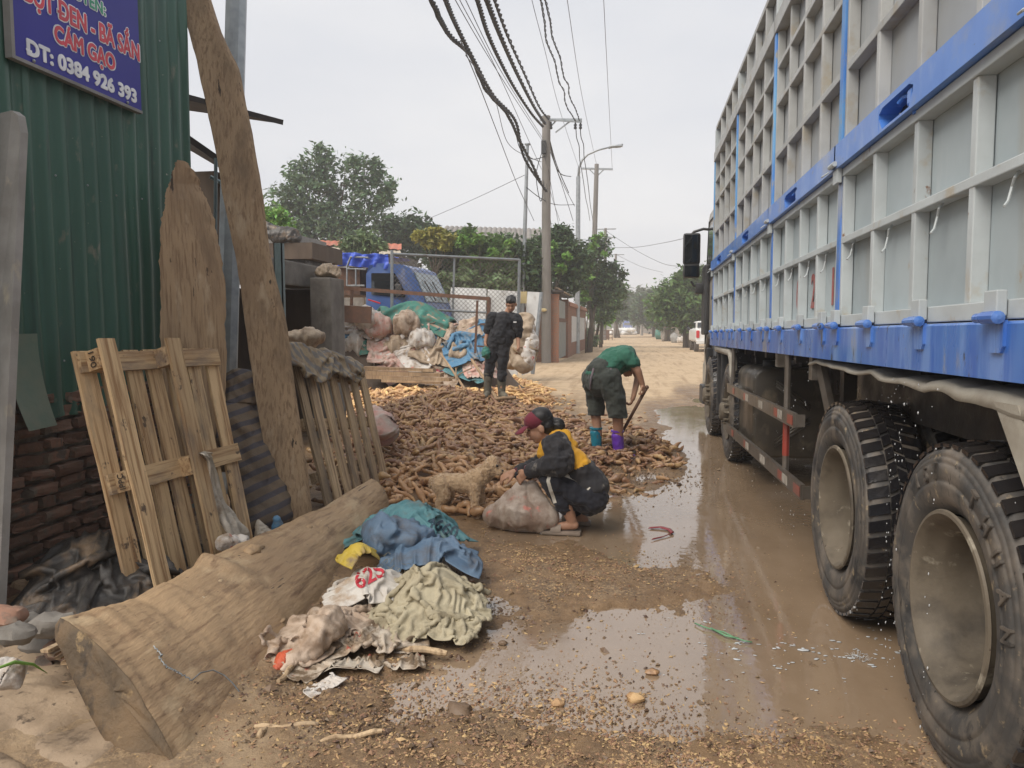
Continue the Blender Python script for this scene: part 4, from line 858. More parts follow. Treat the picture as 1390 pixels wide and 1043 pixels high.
# bent loose flap of sheet at the lower left corner
zz, tt = np.meshgrid(np.linspace(0, 1, 14), np.linspace(0, 1, 12)); fp = np.dstack([WX + .05 + .14 * (1 - tt) ** 2 * (1 - zz * .3), 3.36 + .24 * zz * (1 - .12 * tt) + .03 * tt, .96 + .50 * tt])
m_ = MB(); m_.grid(fp); obj('bent_flap', m_, mat('faded green sheet', (.11, .16, .12), (.16, .18, .13), scale=5, rough=.5, dirt=[((.2, .15, .09), .6, .68, 7, (1, 1, .4))]), sh, smooth=True)

# the signboard
sg = empty('shop_sign', (WX + .05, 4.5, 2.93), 'blue signboard with red and white lettering fixed to the green shed wall', 'sign')
m_sign = mat('glossy blue sign print', (.016, .016, .20), (.022, .02, .25), scale=1.5, rough=.35, bump=0, spec=.3); m_sred = mat('red sign print', (.62, .03, .06), rough=.35, bump=0); m_swh = mat('white sign print', (.78, .78, .80), rough=.35, bump=0); m_sgr = mat('green sign print', (.02, .30, .16), rough=.35, bump=0)
SXp = WX + .085
sy0, sy1, sz = PX(20, 80, SXp)[1], PX(192, 145, SXp)[1], (PX(20, 80, SXp)[2] + PX(192, 147, SXp)[2]) / 2
m_ = MB(); m_.bb(SXp - .02, SXp, sy0, sy1, sz, sz + .85); obj('sign_panel', m_, m_sign, sg)
m_ = MB(); m_.bb(SXp - .035, SXp + .006, sy0 - .022, sy0, sz - .018, sz + .87); m_.bb(SXp - .035, SXp + .004, sy0, sy1 + .005, sz - .018, sz); m_.bb(SXp - .035, SXp + .004, sy0, sy1 + .005, sz + .85, sz + .87); obj('sign_frame', m_, m_cboard, sg)
def signtext(body, p0, p1, cap, mf, mo=None, bo=.0):
    a, b = PX(*p0, SXp), PX(*p1, SXp); width = b[1] - a[1]; M4 = Matrix(((0, 0, 1, SXp + .001), (1, 0, 0, (a[1] + b[1]) / 2), (0, 1, 0, (a[2] + b[2]) / 2), (0, 0, 0, 1)))
    for (mm, off, ex) in ((mo, .0065 + bo, .0006), (mf, bo, .0024)):
        if mm is not None: text('lettering', body, cap / .72, mm, M4, sg, ext=ex, bold=off, width=width + off)
signtext('DT: 0384 926 393', (38, 79), (184, 135), .080, m_swh, None, .0055)
signtext('C\u00c1M G\u1ea0O', (75, 60), (155, 92), .092, m_sred, m_swh, .0045)
signtext('B\u1ed8T DEN - B\u00c3 S\u1eaeN', (34, 11), (188, 74), .105, m_sred, m_swh, .0045)
signtext('CHUY\u00caN:', (76, -12), (142, 16), .070, m_sgr, m_swh, .003)
for (p, cap, mf, mo) in (((38, 79), .080, m_swh, None), ((81.5, 30.5), .105, m_sred, m_swh)):      # the strokes that turn D into its barred form
    a = PX(*p, SXp); zc = a[2] + cap * .5
    if mo: b = MB(); b.bb(SXp + .0036, SXp + .0042, a[1] - cap * .26, a[1] + cap * .36, zc - cap * .13, zc + cap * .13); obj('lettering', b, mo, sg)
    b = MB(); b.bb(SXp + .0046, SXp + .0056, a[1] - cap * .20, a[1] + cap * .30, zc - cap * .07, zc + cap * .07); obj('lettering', b, mf, sg)
for f in (.12, .86): o = inst('screw', scr, sg, (SXp + .004 - (WX + .05), sy0 + (sy1 - sy0) * f - 4.5, sz + .012 - 2.93), sc=(1.4, 1.4, 1.4))

# grey board leaning at the left border
m_ = MB(); pts = [(-2.90, 2.93, 0), (-2.88, 3.2, 2.42), (-2.895, 3.205, 2.50), (-2.93, 3.21, 2.525), (-3.2, 3.29, 2.52), (-3.22, 3.05, 0)]
pl = [Vector(p) for p in pts]; bk = [p + Vector((.01, .035, 0)) for p in pl]; m_.add(pl + bk, [tuple(range(6)), tuple(range(11, 5, -1))] + [(i, (i + 1) % 6, 6 + (i + 1) % 6, 6 + i) for i in range(6)])
obj('cement_board', m_, m_cboard, None, 'tall grey cement board standing on end at the left border', 'board')

# ---- pallets
def quadmap(TL, TR, BL, BR):
    TL, TR, BL, BR = (Vector(p) for p in (TL, TR, BL, BR)); n = ((TR - TL).cross(BL - TL)).normalized(); n = n if n.x > 0 else -n
    return lambda s, t, d=0.0: (TL.lerp(TR, s)).lerp(BL.lerp(BR, s), t) + n * d, n
def slat(Q, n, a, b, w, th, m, parent, name, d, lab=None, j=.003):
    m_ = MB(); p, q = Q(*a, d), Q(*b, d); dr = (q - p).normalized(); side = dr.cross(n).normalized(); k = 7; vs = []; rg = random.Random(int(a[0] * 997 + a[1] * 131 + d * 1000))
    for i in range(k + 1):
        c = p.lerp(q, i / k) + side * rg.uniform(-j, j) * (1 if 0 < i < k else 0)
        ww = w / 2 + rg.uniform(-j, j)
        for sx_, sz_ in ((-1, -1), (1, -1), (1, 1), (-1, 1)): vs.append(c + side * sx_ * ww + n * sz_ * th / 2)
    fs = [(i * 4 + q_, i * 4 + (q_ + 1) % 4, (i + 1) * 4 + (q_ + 1) % 4, (i + 1) * 4 + q_) for i in range(k) for q_ in range(4)] + [(0, 1, 2, 3), (k * 4, k * 4 + 1, k * 4 + 2, k * 4 + 3)]
    M = Matrix((side, -n, dr)).transposed().to_4x4(); M.translation = p                       # grain runs along local z
    o = empty('tmp', (0, 0, 0)); bpy.data.objects.remove(o)
    me = bpy.data.meshes.new(name); Mi = M.inverted(); me.from_pydata([tuple(Mi @ v) for v in vs], [], fs); me.materials.append(m)
    ob = bpy.data.objects.new(name, me); COL.objects.link(ob); ob.parent = parent; ob.matrix_local = WM[parent.name].inverted() @ M; WM[ob.name] = M
    if lab: ob['label'] = lab
    return ob
Q, n = quadmap((-2.80, 3.37, 1.385), (-2.60, 4.33, 1.375), (-2.42, 3.27, .01), (-2.30, 4.23, .01))
pa = empty('wooden_pallet', Q(.5, 1), 'wooden pallet stood on end with stamped blocks, leaning on the green shed', 'pallet', 'wooden pallets leaning on the left')
for i, s_ in enumerate((.045, .195, .345, .49, .635, .79, .945)): slat(Q, n, (s_ + .004 * (-1) ** i, .01), (s_, .995), .098 if i else .11, .020, m_pallet, pa, 'slat', 0)
for t in (.055, .50, .95): slat(Q, n, (.005, t), (.995, t), .105, .022, m_pallet, pa, 'cross_board', .022)
for s_ in (.085, .53):
    for t in (.055, .50, .95):
        b = slat(Q, n, (s_ - .045, t), (s_ + .05, t), .105, .085, m_pallet, pa, 'block', .076, j=.001)
    slat(Q, n, (s_ + .012, -.012), (s_ + .012, .998), .098, .020, m_pallet, pa, 'bottom_board', .129)
for (body, s_, t) in (('061', .0395, .055), ('IPPC', .0395, .50)):
    c = Q(s_ - .0, t, .076); e2 = (Q(s_, 1) - Q(s_, 0)).normalized(); e1 = (Q(1, t) - Q(0, t)).normalized(); N_ = -e1; X_ = -e2; Y_ = N_.cross(X_)
    c = c - e1 * .004; M4 = Matrix(((X_.x, Y_.x, N_.x, c.x - Y_.x * .02), (X_.y, Y_.y, N_.y, c.y - Y_.y * .02), (X_.z, Y_.z, N_.z, c.z - Y_.z * .02), (0, 0, 0, 1)))
    text('stamp', body, .055, m_darkink, M4, pa, ext=.0008, width=.08)
Q2, n2 = quadmap((-2.60, 5.28, 1.30), (-2.38, 6.28, 1.10), (-2.19, 5.04, .02), (-2.10, 6.10, .02))
pb = empty('wooden_pallet', Q2(.5, 1), 'wooden pallet with seven narrow slats leaning beyond the tall plank', 'pallet', 'wooden pallets leaning on the left')
for i, s_ in enumerate((.05, .20, .35, .50, .65, .80, .95)): slat(Q2, n2, (s_, .0 + .012 * (i % 3)), (s_ + .006 * (-1) ** i, .995), .088, .022, m_pallet2, pb, 'slat', .045)
for t in (.08, .42, .72, .95): slat(Q2, n2, (.0, t), (1, t), .085, .05, m_pallet2, pb, 'cross_board', 0)
# torn film strip hanging from the first pallet
tt, ss = np.meshgrid(np.linspace(0, 1, 40), np.linspace(-1, 1, 8)); A = np.array([Q(.55 + .12 * t if t < .15 else .568 + .12 * min(1, (t - .15) * 1.4), .46 + .13 * min(t, .5) + .55 * max(0, t - .3), .155 + .02 * math.sin(t * 9)) for t in np.linspace(0, 1, 40)])
sd_ = np.array((Q(1, .5) - Q(0, .5)).normalized()); wdt = np.interp(np.linspace(0, 1, 40), [0, .1, .3, .6, .9, 1], [.01, .03, .02, .05, .075, .03])
P = A[None] + sd_[None, None] * (ss * wdt[None])[..., None] + np.array((1, 0, .15))[None, None] * (.014 * np.sin(ss * 7 + tt * 8) + .012 * vn(tt * 12, ss * 3, 0, 3))[..., None]
m_ = MB(); m_.grid(P); o = obj('plastic_strip', m_, m_clear, None, 'milky twisted plastic strip snagged on the stamped pallet', 'plastic film', smooth=True); o.modifiers.new('t', 'SOLIDIFY').thickness = .002

# ---- tall planks
def plank(st, m, name, label, cat, edge=.006, nseg=60, seed=0):
    """st: list of (centre, half-width vector, half-thickness vector)"""
    C_ = np.array([[*c] for c, a, b in st], float); A_ = np.array([[*a] for c, a, b in st], float); B_ = np.array([[*b] for c, a, b in st], float)
    ts = np.linspace(0, len(st) - 1, nseg); ip = lambda X: np.array([np.interp(ts, range(len(st)), X[:, k]) for k in range(3)]).T
    c, a, b = ip(C_), ip(A_), ip(B_); n1 = vn(ts * 2.3, 0 * ts, 0, seed)[:, None]; n2_ = vn(ts * 2.1, 0 * ts + 5, 0, seed)[:, None]; al = np.linalg.norm(a, axis=1, keepdims=True)
    e1 = edge * (n1 + .5 * vn(ts * 9, 0 * ts, 1, seed)[:, None] + .4 * vn(ts * 21, 0 * ts, 1, seed)[:, None]) / al; e2 = edge * (n2_ + .5 * vn(ts * 9, 0 * ts, 4, seed)[:, None] + .4 * vn(ts * 21, 0 * ts, 2, seed)[:, None]) / al
    ring = []; nw = 9
    for k in range(nw): f = -1 + 2 * k / (nw - 1); ring.append((f, 1))
    ring += [(1.0, .5), (1.0, -.5)] + [(1 - 2 * k / (nw - 1), -1) for k in range(nw)] + [(-1.0, -.5), (-1.0, .5)]
    V = np.zeros((nseg, len(ring), 3))
    for q, (fa, fb) in enumerate(ring):
        rnd_ = .93 if abs(fa) == 1 and abs(fb) == 1 else 1.0
        V[:, q] = c + a * fa * rnd_ * (1 + (e1 if fa < 0 else e2)) + b * fb * rnd_ * (1 + .12 * fbm(ts * 3.3, 0 * ts + fa * 2.2, fb, 3, seed)[:, None])
    k = len(ring); g = MB(); g.v = V.reshape(-1, 3).tolist(); g.f = [(i * k + q, i * k + (q + 1) % k, (i + 1) * k + (q + 1) % k, (i + 1) * k + q) for i in range(nseg - 1) for q in range(k)] + [tuple(range(k)), tuple((nseg - 1) * k + q for q in range(k - 1, -1, -1))]; g.mi = [0] * len(g.f)
    return obj(name, g, m, None, label, cat, smooth='auto')
def pl_st(u0, v0, u1, v1, Y, dY=.0, th=.028):
    """a station across the plank between two photo points at depth Y, seen face on"""
    a = PY(u0, v0, Y); b = PY(u1, v1, Y + dY); c = (a + b) / 2; h = (b - a) / 2; t = np.array((.25, 1, -.25)); t = t / np.linalg.norm(t) * th; return (c + t, h, t)
plank([pl_st(376, 742, 424, 735, 4.62, .1), pl_st(362, 640, 412, 632, 4.72, .1), pl_st(346, 545, 397, 535, 4.8, .1), pl_st(331, 440, 383, 432, 4.87, .1), pl_st(318, 350, 362, 344, 4.93, .1), pl_st(298, 250, 349, 242, 4.99, .1), pl_st(283, 165, 333, 158, 5.04, .1),
       pl_st(268, 95, 318, 86, 5.08, .1), pl_st(255, 45, 294, 38, 5.12, .1), pl_st(240, 0, 282, -4, 5.16, .1), pl_st(214, -90, 256, -94, 5.24, .1)], m_wood, 'tall_plank', 'very tall rough plank leaning outwards in front of the steel pole', 'plank', edge=.004, seed=3)
plank([pl_st(214, 640, 299, 640, 4.35, .3, .04), pl_st(214, 540, 299, 540, 4.37, .3, .04), pl_st(215, 470, 298, 470, 4.39, .3, .04), pl_st(213, 400, 297, 400, 4.41, .3, .04), pl_st(214, 340, 291, 340, 4.43, .3, .04), pl_st(217, 300, 284, 300, 4.46, .28, .04), pl_st(221, 272, 275, 272, 4.48, .24, .036), pl_st(227, 250, 264, 250, 4.52, .18, .034),
       pl_st(231, 238, 262, 240, 4.54, .14, .030), pl_st(235, 226, 257, 229, 4.56, .09, .026), pl_st(240, 217, 251, 219, 4.58, .05, .016)], m_wood, 'timber_slab', 'thick timber slab with a rounded pointed top against the shed corner', 'timber slab', edge=.010, nseg=110, seed=8)

# ---- the big muddy timber lying at the front
Ast = np.array([(-1.445, 2.10, 0), (-1.49, 2.55, 0), (-1.55, 2.97, 0), (-1.64, 3.7, .0), (-1.74, 4.6, .01), (-1.80, 5.35, .03)])
Bst = np.array([(-2.06, 2.33, .43), (-2.04, 2.72, .36), (-2.04, 3.05, .35), (-2.05, 3.55, .345), (-2.02, 4.4, .29), (-1.92, 5.45, .34)])
lg = empty('timber_log', (-1.85, 3.9, 0), 'big muddy split log lying along the ground in front of the pallets', 'log')
nS, nW = 110, 30; ts = np.linspace(0, 5, nS); ip = lambda X: np.array([np.interp(ts, range(6), X[:, k]) for k in range(3)]).T
sm = lambda X: np.array([np.convolve(np.pad(X[:, k], 9, mode='edge'), np.ones(19) / 19, 'valid') for k in range(3)]).T
A_, B_ = sm(ip(Ast)), sm(ip(Bst)); A_[:4] += (A_[4] - A_[8]) * 0
edge_n = .013 * fbm(ts * 2.6, 0 * ts, 0, 4, 6); B_ = B_ + np.stack([edge_n * .4, 0 * edge_n, edge_n], 1); B_[:, 2] += .045 * np.exp(-((ts - 2.45) / .10) ** 2)
rows = []
thk = np.interp(ts, [0, 1, 5], [.20, .17, .10])
for i in range(nS):
    a, b = A_[i], B_[i]; d = b - a; nrm = np.cross(np.array((0, 1, 0)), d); nrm = nrm / np.linalg.norm(nrm); nrm = -nrm if nrm[0] < 0 else nrm; r_ = []
    for k in range(nW):
        f = k / (nW - 1); bul = .066 * math.sin(math.pi * f) ** .7 + .006 * float(fbm(np.array(ts[i] * 1.5), f * 2, 0, 4, 9)) + .0035 * float(fbm(np.array(ts[i] * 9), f * 7, 0, 4, 2)); r_.append(a + d * f + nrm * bul)
    bt = b - nrm * .05 + np.array((-.01, 0, -.02)); at2 = a + np.array((-thk[i], 0, 0)); 
    r_ += [b + np.array((-.012, 0, .004)), b - nrm * .025 + np.array((-.02, 0, -.005)), bt]
    for k in range(1, 8): f = k / 7; r_.append(bt * (1 - f) + (at2) * f - nrm * .02 * math.sin(math.pi * f))
    r_.append((a + at2) / 2); rows.append(r_)
P = np.array(rows); P[..., 2] = np.maximum(P[..., 2], -.03); k = P.shape[1]
g_ = MB(); g_.v = P.reshape(-1, 3).tolist(); g_.f = [(i * k + q, i * k + (q + 1) % k, (i + 1) * k + (q + 1) % k, (i + 1) * k + q) for i in range(nS - 1) for q in range(k)]; g_.mi = [0] * len(g_.f); obj('log_face', g_, m_slab, lg, smooth=True)
for i0, sgn in ((0, -1), (nS - 1, 1)):
    c = P[i0].mean(0); g_ = MB(); V = [P[i0] + (0, sgn * .001, 0)]
    for f in (.93, .7, .4, .1): V.append(c + (P[i0] - c) * f + np.stack([0 * P[i0][:, 0], sgn * (.012 + .010 * fbm(P[i0][:, 0] * 20, P[i0][:, 2] * 20, f, 3, 3)), 0 * P[i0][:, 0]], 1))
    g_.v = np.array(V).reshape(-1, 3).tolist(); g_.f = [(j * k + q, j * k + (q + 1) % k, (j + 1) * k + (q + 1) % k, (j + 1) * k + q) for j in range(4) for q in range(k)] + [tuple(4 * k + q for q in range(k))]; g_.mi = [0] * len(g_.f); obj('sawn_end', g_, m_slabend, lg, smooth=True)
for (u, v, s_) in ((222, 795, 1), (247, 865, .6), (238, 955, .6), (300, 836, .8), (380, 842, .7)):
    pass
m_ = MB()                                                      # twisted wire lying on it
def on_log(u, v):
    best = None; d = ray(u, v)
    V = P[:, :nW].reshape(-1, 3); uv = np.array(pix(V[:, 0], V[:, 1], V[:, 2])).T; j = np.argmin((uv[:, 0] - u) ** 2 + (uv[:, 1] - v) ** 2); return V[j] + (.012, 0, .014)
wp = [(205, 884), (214, 892), (212, 900), (220, 908), (232, 915), (240, 922), (256, 929), (270, 918), (285, 916), (298, 921), (312, 934), (328, 949)]
pts = [on_log(*p) for p in wp]; fine = []
for i in range(len(pts) - 1):
    for f in np.linspace(0, 1, 8, endpoint=False): fine.append(pts[i] * (1 - f) + pts[i + 1] * f + np.array((0, .004 * math.sin(i * 20 + f * 20), .004 * math.cos(i * 20 + f * 20))) * (i < 6))
m_.tube(fine, .0028, 5); obj('wire', m_, m_galv, None, 'twisted silver wire lying on the muddy log', 'wire', smooth=True)
m_ = MB(); m_.tube([on_log(186, 964), on_log(200, 952), on_log(214, 944), on_log(225, 938), on_log(232, 928)], .004, 5); 
# knots
for (u, v, s_) in ((343, 745, .045), (421, 716, .022), (242, 963, .013), (381, 842, .016), (300, 790, .014)):
    c = on_log(u, v) - (.014, 0, .02); m_ = MB(); m_.ball((0, 0, 0), s_, 14, 10, (.9, 1.6, .6)); v_ = np.array(m_.v); v_ *= (1 + .25 * fbm(v_[:, 0] * 40, v_[:, 1] * 40, v_[:, 2] * 40, 3, 3))[:, None]; m_.v = (v_ + c).tolist(); obj('knot', m_, m_slab, lg, smooth=True)

# ---- rolls, sacks and scraps between and on them
lump([PY(322, 500, 4.9), PY(322, 550, 4.85), PY(345, 640, 4.75), PY(372, 735, 4.65)], [.08, .15, .19, .18], m_strp, 'striped_sheet', 'dirty brown and blue striped woven sheet slumped between pallet and tall plank', 'woven sheet', fold=.030, fs=5, seed=4, flat=.7, stretch=.4, nl=80, nt=70)
pxl = lambda x, y: x - (-2.6 + .22 * (y - 5.28))
make_sheet('striped_sack', (-2.50, 5.70), R(90 - 12), 1.30, .66, m_strp2, 'tan striped woven sack thrown over the top of the slatted pallet', 'sack', floor=lambda x, y: np.maximum(.75, 1.36 - .20 * (y - 5.28) - 2.2 * np.maximum(0, np.abs(pxl(x, y)) - .07) - 2 * np.maximum(0, np.abs(y - 5.72) - .50)), seed=77, n=44, shrink=(.68, .62), amp=.10)
lump([PY(385, 462, 6.9), PY(420, 458, 7.0), PY(440, 462, 7.1)], [.10, .13, .06], m_beige, 'sack', 'beige sack behind the striped one on the slatted pallet', 'sack', fold=.03, fs=6, seed=9, flat=.6)
lump([PZ(505, 560, .55), PZ(520, 585, .5), PZ(524, 596, .42)], [.08, .13, .08], m_pink, 'pale_bag', 'pale pinkish bag showing past the right edge of the slatted pallet', 'bag', fold=.025, fs=7, seed=3)
lump([PX(296, 735, -2.22), PX(322, 742, -2.2), PX(335, 752, -2.18)], [.03, .05, .02], m_pale, 'paper_bag', 'crumpled white bag with orange print wedged behind the log', 'bag', fold=.02, fs=14, seed=5)
lump([PX(375, 700, -2.2), PX(378, 722, -2.2), PX(376, 740, -2.2)], [.02, .035, .02], m_blub, 'blue_packet', 'small blue packet stuck between tall plank and striped sheet', 'packet', fold=.01, fs=14, seed=6)
lump([PX(350, 705, -2.3), PX(358, 728, -2.25), PX(362, 745, -2.2)], [.015, .04, .03], m_clear, 'plastic_film', 'clear crumpled film at the foot of the striped sheet', 'plastic film', fold=.02, fs=14, seed=16)
# lower left corner: loose board, dark film, rubble, concrete slab
m_ = MB(); a, b = PX(48, 806, -2.9), PX(150, 757, -3.15); m_.beam(a, b, .24, .025, up=(.45, 0, 1), j=.004); obj('loose_board', m_, m_wood, None, 'short loose board lying against the foot of the brick wall', 'board')
m_ = MB(); m_.beam(PX(40, 818, -2.84), PX(130, 772, -3.05), .05, .03, up=(.4, 0, 1), j=.003); obj('loose_batten', m_, m_pallet2, None, 'thin batten under the loose board by the brick wall', 'batten')
make_sheet('black_film', (-2.62, 3.25), .5, .95, .9, m_blackp, 'crumpled sheet of black plastic film heaped behind the log end', 'plastic film', floor=lambda x, y: .12 + .30 * np.exp(-((x + 2.75) ** 2 + (y - 3.4) ** 2) / .10), seed=2)
make_sheet('dark_sheet', (-2.55, 3.75), 1.2, .8, .6, m_blackp, 'dark grey film lying under the loose board beside the pallet foot', 'plastic film', floor=lambda x, y: .10 + .15 * np.exp(-((x + 2.7) ** 2 + (y - 3.8) ** 2) / .1), seed=12)
lump([PX(-12, 905, -2.1), PX(12, 915, -2.05), PX(26, 935, -2.0)], [.03, .045, .01], m_pale, 'white_bag', 'scrap of white bag at the left border beside the rubble', 'bag', fold=.015, fs=14, seed=2)
m_ = MB(); m_.tube([PX(-5, 908, -2.0), PX(20, 899, -2.0), PX(45, 902, -2.0), PX(64, 914, -2.0)], [.004, .006, .005, .001], 6); obj('grass_blade', m_, m_leafl, None, 'single bent green blade beside the white bag scrap', 'grass blade', smooth=True)
xs, ys = np.meshgrid(np.linspace(-3.2, -1.6, 70), np.linspace(1.7, 3.05, 60)); hh = .085 + .03 * fbm(xs * 3, ys * 3, 0, 5, 5) - .10 * np.maximum(0, ridge(xs * 1.6, ys * 2.2, 0, 2, 7) - .9) - .25 * np.clip((ys - 2.85 - .1 * vn(xs * 5, ys, 0, 2)) * 4, 0, 1) - .3 * np.clip((xs + 1.72 - .05 * vn(ys * 5, xs, 0, 2)) * 5, 0, 1)
m_ = MB(); m_.grid(np.dstack([xs, ys, hh])); obj('concrete_slab', m_, mat('muddy broken concrete', (.36, .27, .18), (.26, .19, .125), scale=3, rough=.75, bump=.6, bs=22, bd=.012, dirt=[((.12, .085, .055), .55, .64, 6, (1, 1, 1)), ((.10, .07, .045), .60, .66, 16, (1, 1, 1))]), kind='structure', smooth=True)
rk = random.Random(9)
def stone(c, s, m, name, label, cat, group=None, seed=0):
    g = MB(); g.ball((0, 0, 0), s, 12, 8, (1.3, 1, .7)); v = np.array(g.v); v *= (1 + .35 * fbm(v[:, 0] / s * 1.3 + seed, v[:, 1] / s * 1.3, v[:, 2] / s * 1.3, 3, seed))[:, None]; g.v = (v + np.array(c)).tolist(); return obj(name, g, m, None, label, cat, group, smooth='auto')
for i in range(9):
    u, v = [(20, 860), (60, 905), (40, 845), (88, 880), (30, 925), (10, 838), (75, 850), (100, 900), (55, 872)][i]; stone(PX(u, v, -2.35 - .1 * (i % 3)), rk.uniform(.045, .08), m_brick if i % 2 else m_conc, 'rubble_piece', 'reddish brown lump of broken brick in the rubble behind the log end' if i % 2 else 'grey lump of broken concrete in the rubble behind the log end', 'rubble', 'rubble behind the log end', i)
for i in range(5):
    a = PX(60 + i * 9, 885 + i * 5, -2.15); b = PX(95 + i * 8, 868 + i * 3, -2.2); m_ = MB(); m_.beam(a, b, .025, .012, j=.003); obj('splinter', m_, m_pallet2, None, ['topmost', 'second', 'third', 'fourth', 'lowest'][i] + ' split wood splinter in the rubble behind the log end', 'splinter', 'splinters behind the log end')

# ---- rags and sacks in front of the log
LX = lambda x, y: np.maximum(.035, np.minimum(.40, (-(x) - 1.40 - (y - 2.1) * .115) * .68)) + 0 * x      # slope of the log face they lie against
flr = lambda z0, cx, cy, h_, s_: (lambda x, y: np.maximum(np.full(np.shape(x), z0) + h_ * np.exp(-((x - cx) ** 2 + (y - cy) ** 2) / s_), LX(x, y)))
p = PZ(560, 722, .15); q = PZ(618, 745, .12)
lump([PZ(505, 725, .28), PZ(560, 738, .16), PZ(600, 762, .06)], [.13, .19, .09], m_bsack, 'blue_sack', 'faded blue sack bunched under the teal sack beside the log', 'sack', fold=.045, fs=5, seed=12, flat=.62, nl=70, nt=60, floor=.03)
c = PZ(555, 775, .1); make_sheet('blue_fold', (c[0] + .10, c[1] + .1), .2, .8, .45, m_bsack, 'loose blue hem of sack lying under the teal one', 'sack', floor=flr(.04, c[0] + .1, c[1] + .12, .20, .10), seed=14)
c = PZ(560, 722, .2); make_sheet('teal_sack', (c[0] - .06, c[1] + .02), -.25, 1.12, .80, m_teal, 'large crumpled teal woven sack draped over the far end of the log', 'sack', floor=flr(.05, c[0] - .02, c[1] - .02, .34, .10), seed=21, n=46, shrink=(.60, .62), amp=.09)
c = PZ(575, 835, .1); make_sheet('burlap_sack', (c[0] - .02, c[1] + .12), .15, .92, .95, m_burlap, 'big frayed pale burlap sheet heaped in front of the blue sacks', 'burlap', floor=flr(.045, c[0] - .03, c[1] + .22, .21, .05), seed=33, n=48, shrink=(.58, .60), amp=.09)
c = PZ(505, 808, .1); make_sheet('white_sack', (c[0], c[1]), .3, .62, .5, m_wsack, 'dirty white sack printed in red beside the burlap', 'sack', floor=flr(.05, c[0] + .02, c[1], .17, .05), seed=41, n=30)
c = PZ(487, 800, .12); make_sheet('yellow_bag', (c[0] - .06, c[1] + .14), .9, .28, .2, m_yel, 'small crumpled yellow plastic bag against the log', 'bag', floor=flr(.06, c[0] - .05, c[1] + .14, .26, .03), seed=43, n=18)
c = PZ(440, 850, .1); make_sheet('pink_rag', (c[0], c[1]), 1.0, .85, .5, m_rag, 'muddy pinkish rag twisted along the foot of the log', 'rag', floor=flr(.035, c[0], c[1] + .05, .07, .06), seed=51, n=38, shrink=(.66, .5), amp=.10)
lump([PZ(455, 830, .16), PZ(440, 855, .14), PZ(418, 880, .09), PZ(395, 900, .05), PZ(380, 912, .03)], [.045, .055, .045, .032, .015], m_rag, 'twisted_rag', 'long twisted strip of muddy cloth hanging down beside the log', 'rag', fold=.022, fs=10, seed=6)
lump([PZ(402, 886, .06), PZ(388, 898, .05), PZ(370, 912, .03)], [.018, .035, .02], m_orag, 'orange_scrap', 'bright orange red plastic scrap at the foot of the log', 'plastic scrap', fold=.015, fs=16, seed=7)
c = PZ(500, 878, .03); make_sheet('torn_sack', (c[0] - .02, c[1] + .02), .4, .75, .34, m_torn, 'torn muddy sack with red print lying on the mud, upper one', 'torn sack', floor=lambda x, y: .03 + .05 * np.exp(-((x - c[0]) ** 2 + (y - c[1]) ** 2) / .03), seed=61, n=34, shrink=(.62, .6))
c2_ = PZ(505, 905, .02); make_sheet('torn_sack', (c2_[0], c2_[1]), .3, .62, .13, m_torn, 'flat torn sack strip with white and red print nearest the puddle', 'torn sack', floor=lambda x, y: .022 + .03 * np.maximum(0, vn(x * 9, y * 9, 0, 3)), seed=63, n=34, shrink=(.66, .7), amp=.06)
c = PZ(500, 845, .06); make_sheet('cardboard_scrap', (c[0] + .05, c[1]), .1, .5, .22, m_beige, 'brown paper scrap under the frayed burlap edge', 'paper scrap', z=.05, seed=66, n=20, shrink=(.8, .7))
for i, (u, v, w_, h_, mm, lab) in enumerate(((462, 868, .42, .20, m_rag, 'muddy cloth scrap between the twisted rag and the torn sack'), (430, 905, .34, .14, m_torn, 'small torn plastic scrap on the mud below the orange scrap'), (545, 872, .30, .16, m_torn, 'red and white scrap of sack beside the thick muddy stick'), (470, 905, .36, .10, m_clear, 'milky film scrap trodden into the mud'), (440, 935, .20, .10, m_pale, 'small pale scrap lying in the wet mud near the log'), (395, 880, .30, .16, m_wsack, 'white scrap of sack against the foot of the log'))):
    c = PZ(u, v, .03); make_sheet('rag_scrap', (c[0], c[1]), .5 + i * .9, w_, h_, mm, lab, 'scrap', floor=lambda x, y: np.maximum(.03 + .03 * np.maximum(0, vn(x * 9, y * 9, 0, 3)), LX(x, y) - .02), seed=300 + i, n=24, shrink=(.66, .66), amp=.06, steps=50)
from mathutils.bvhtree import BVHTree
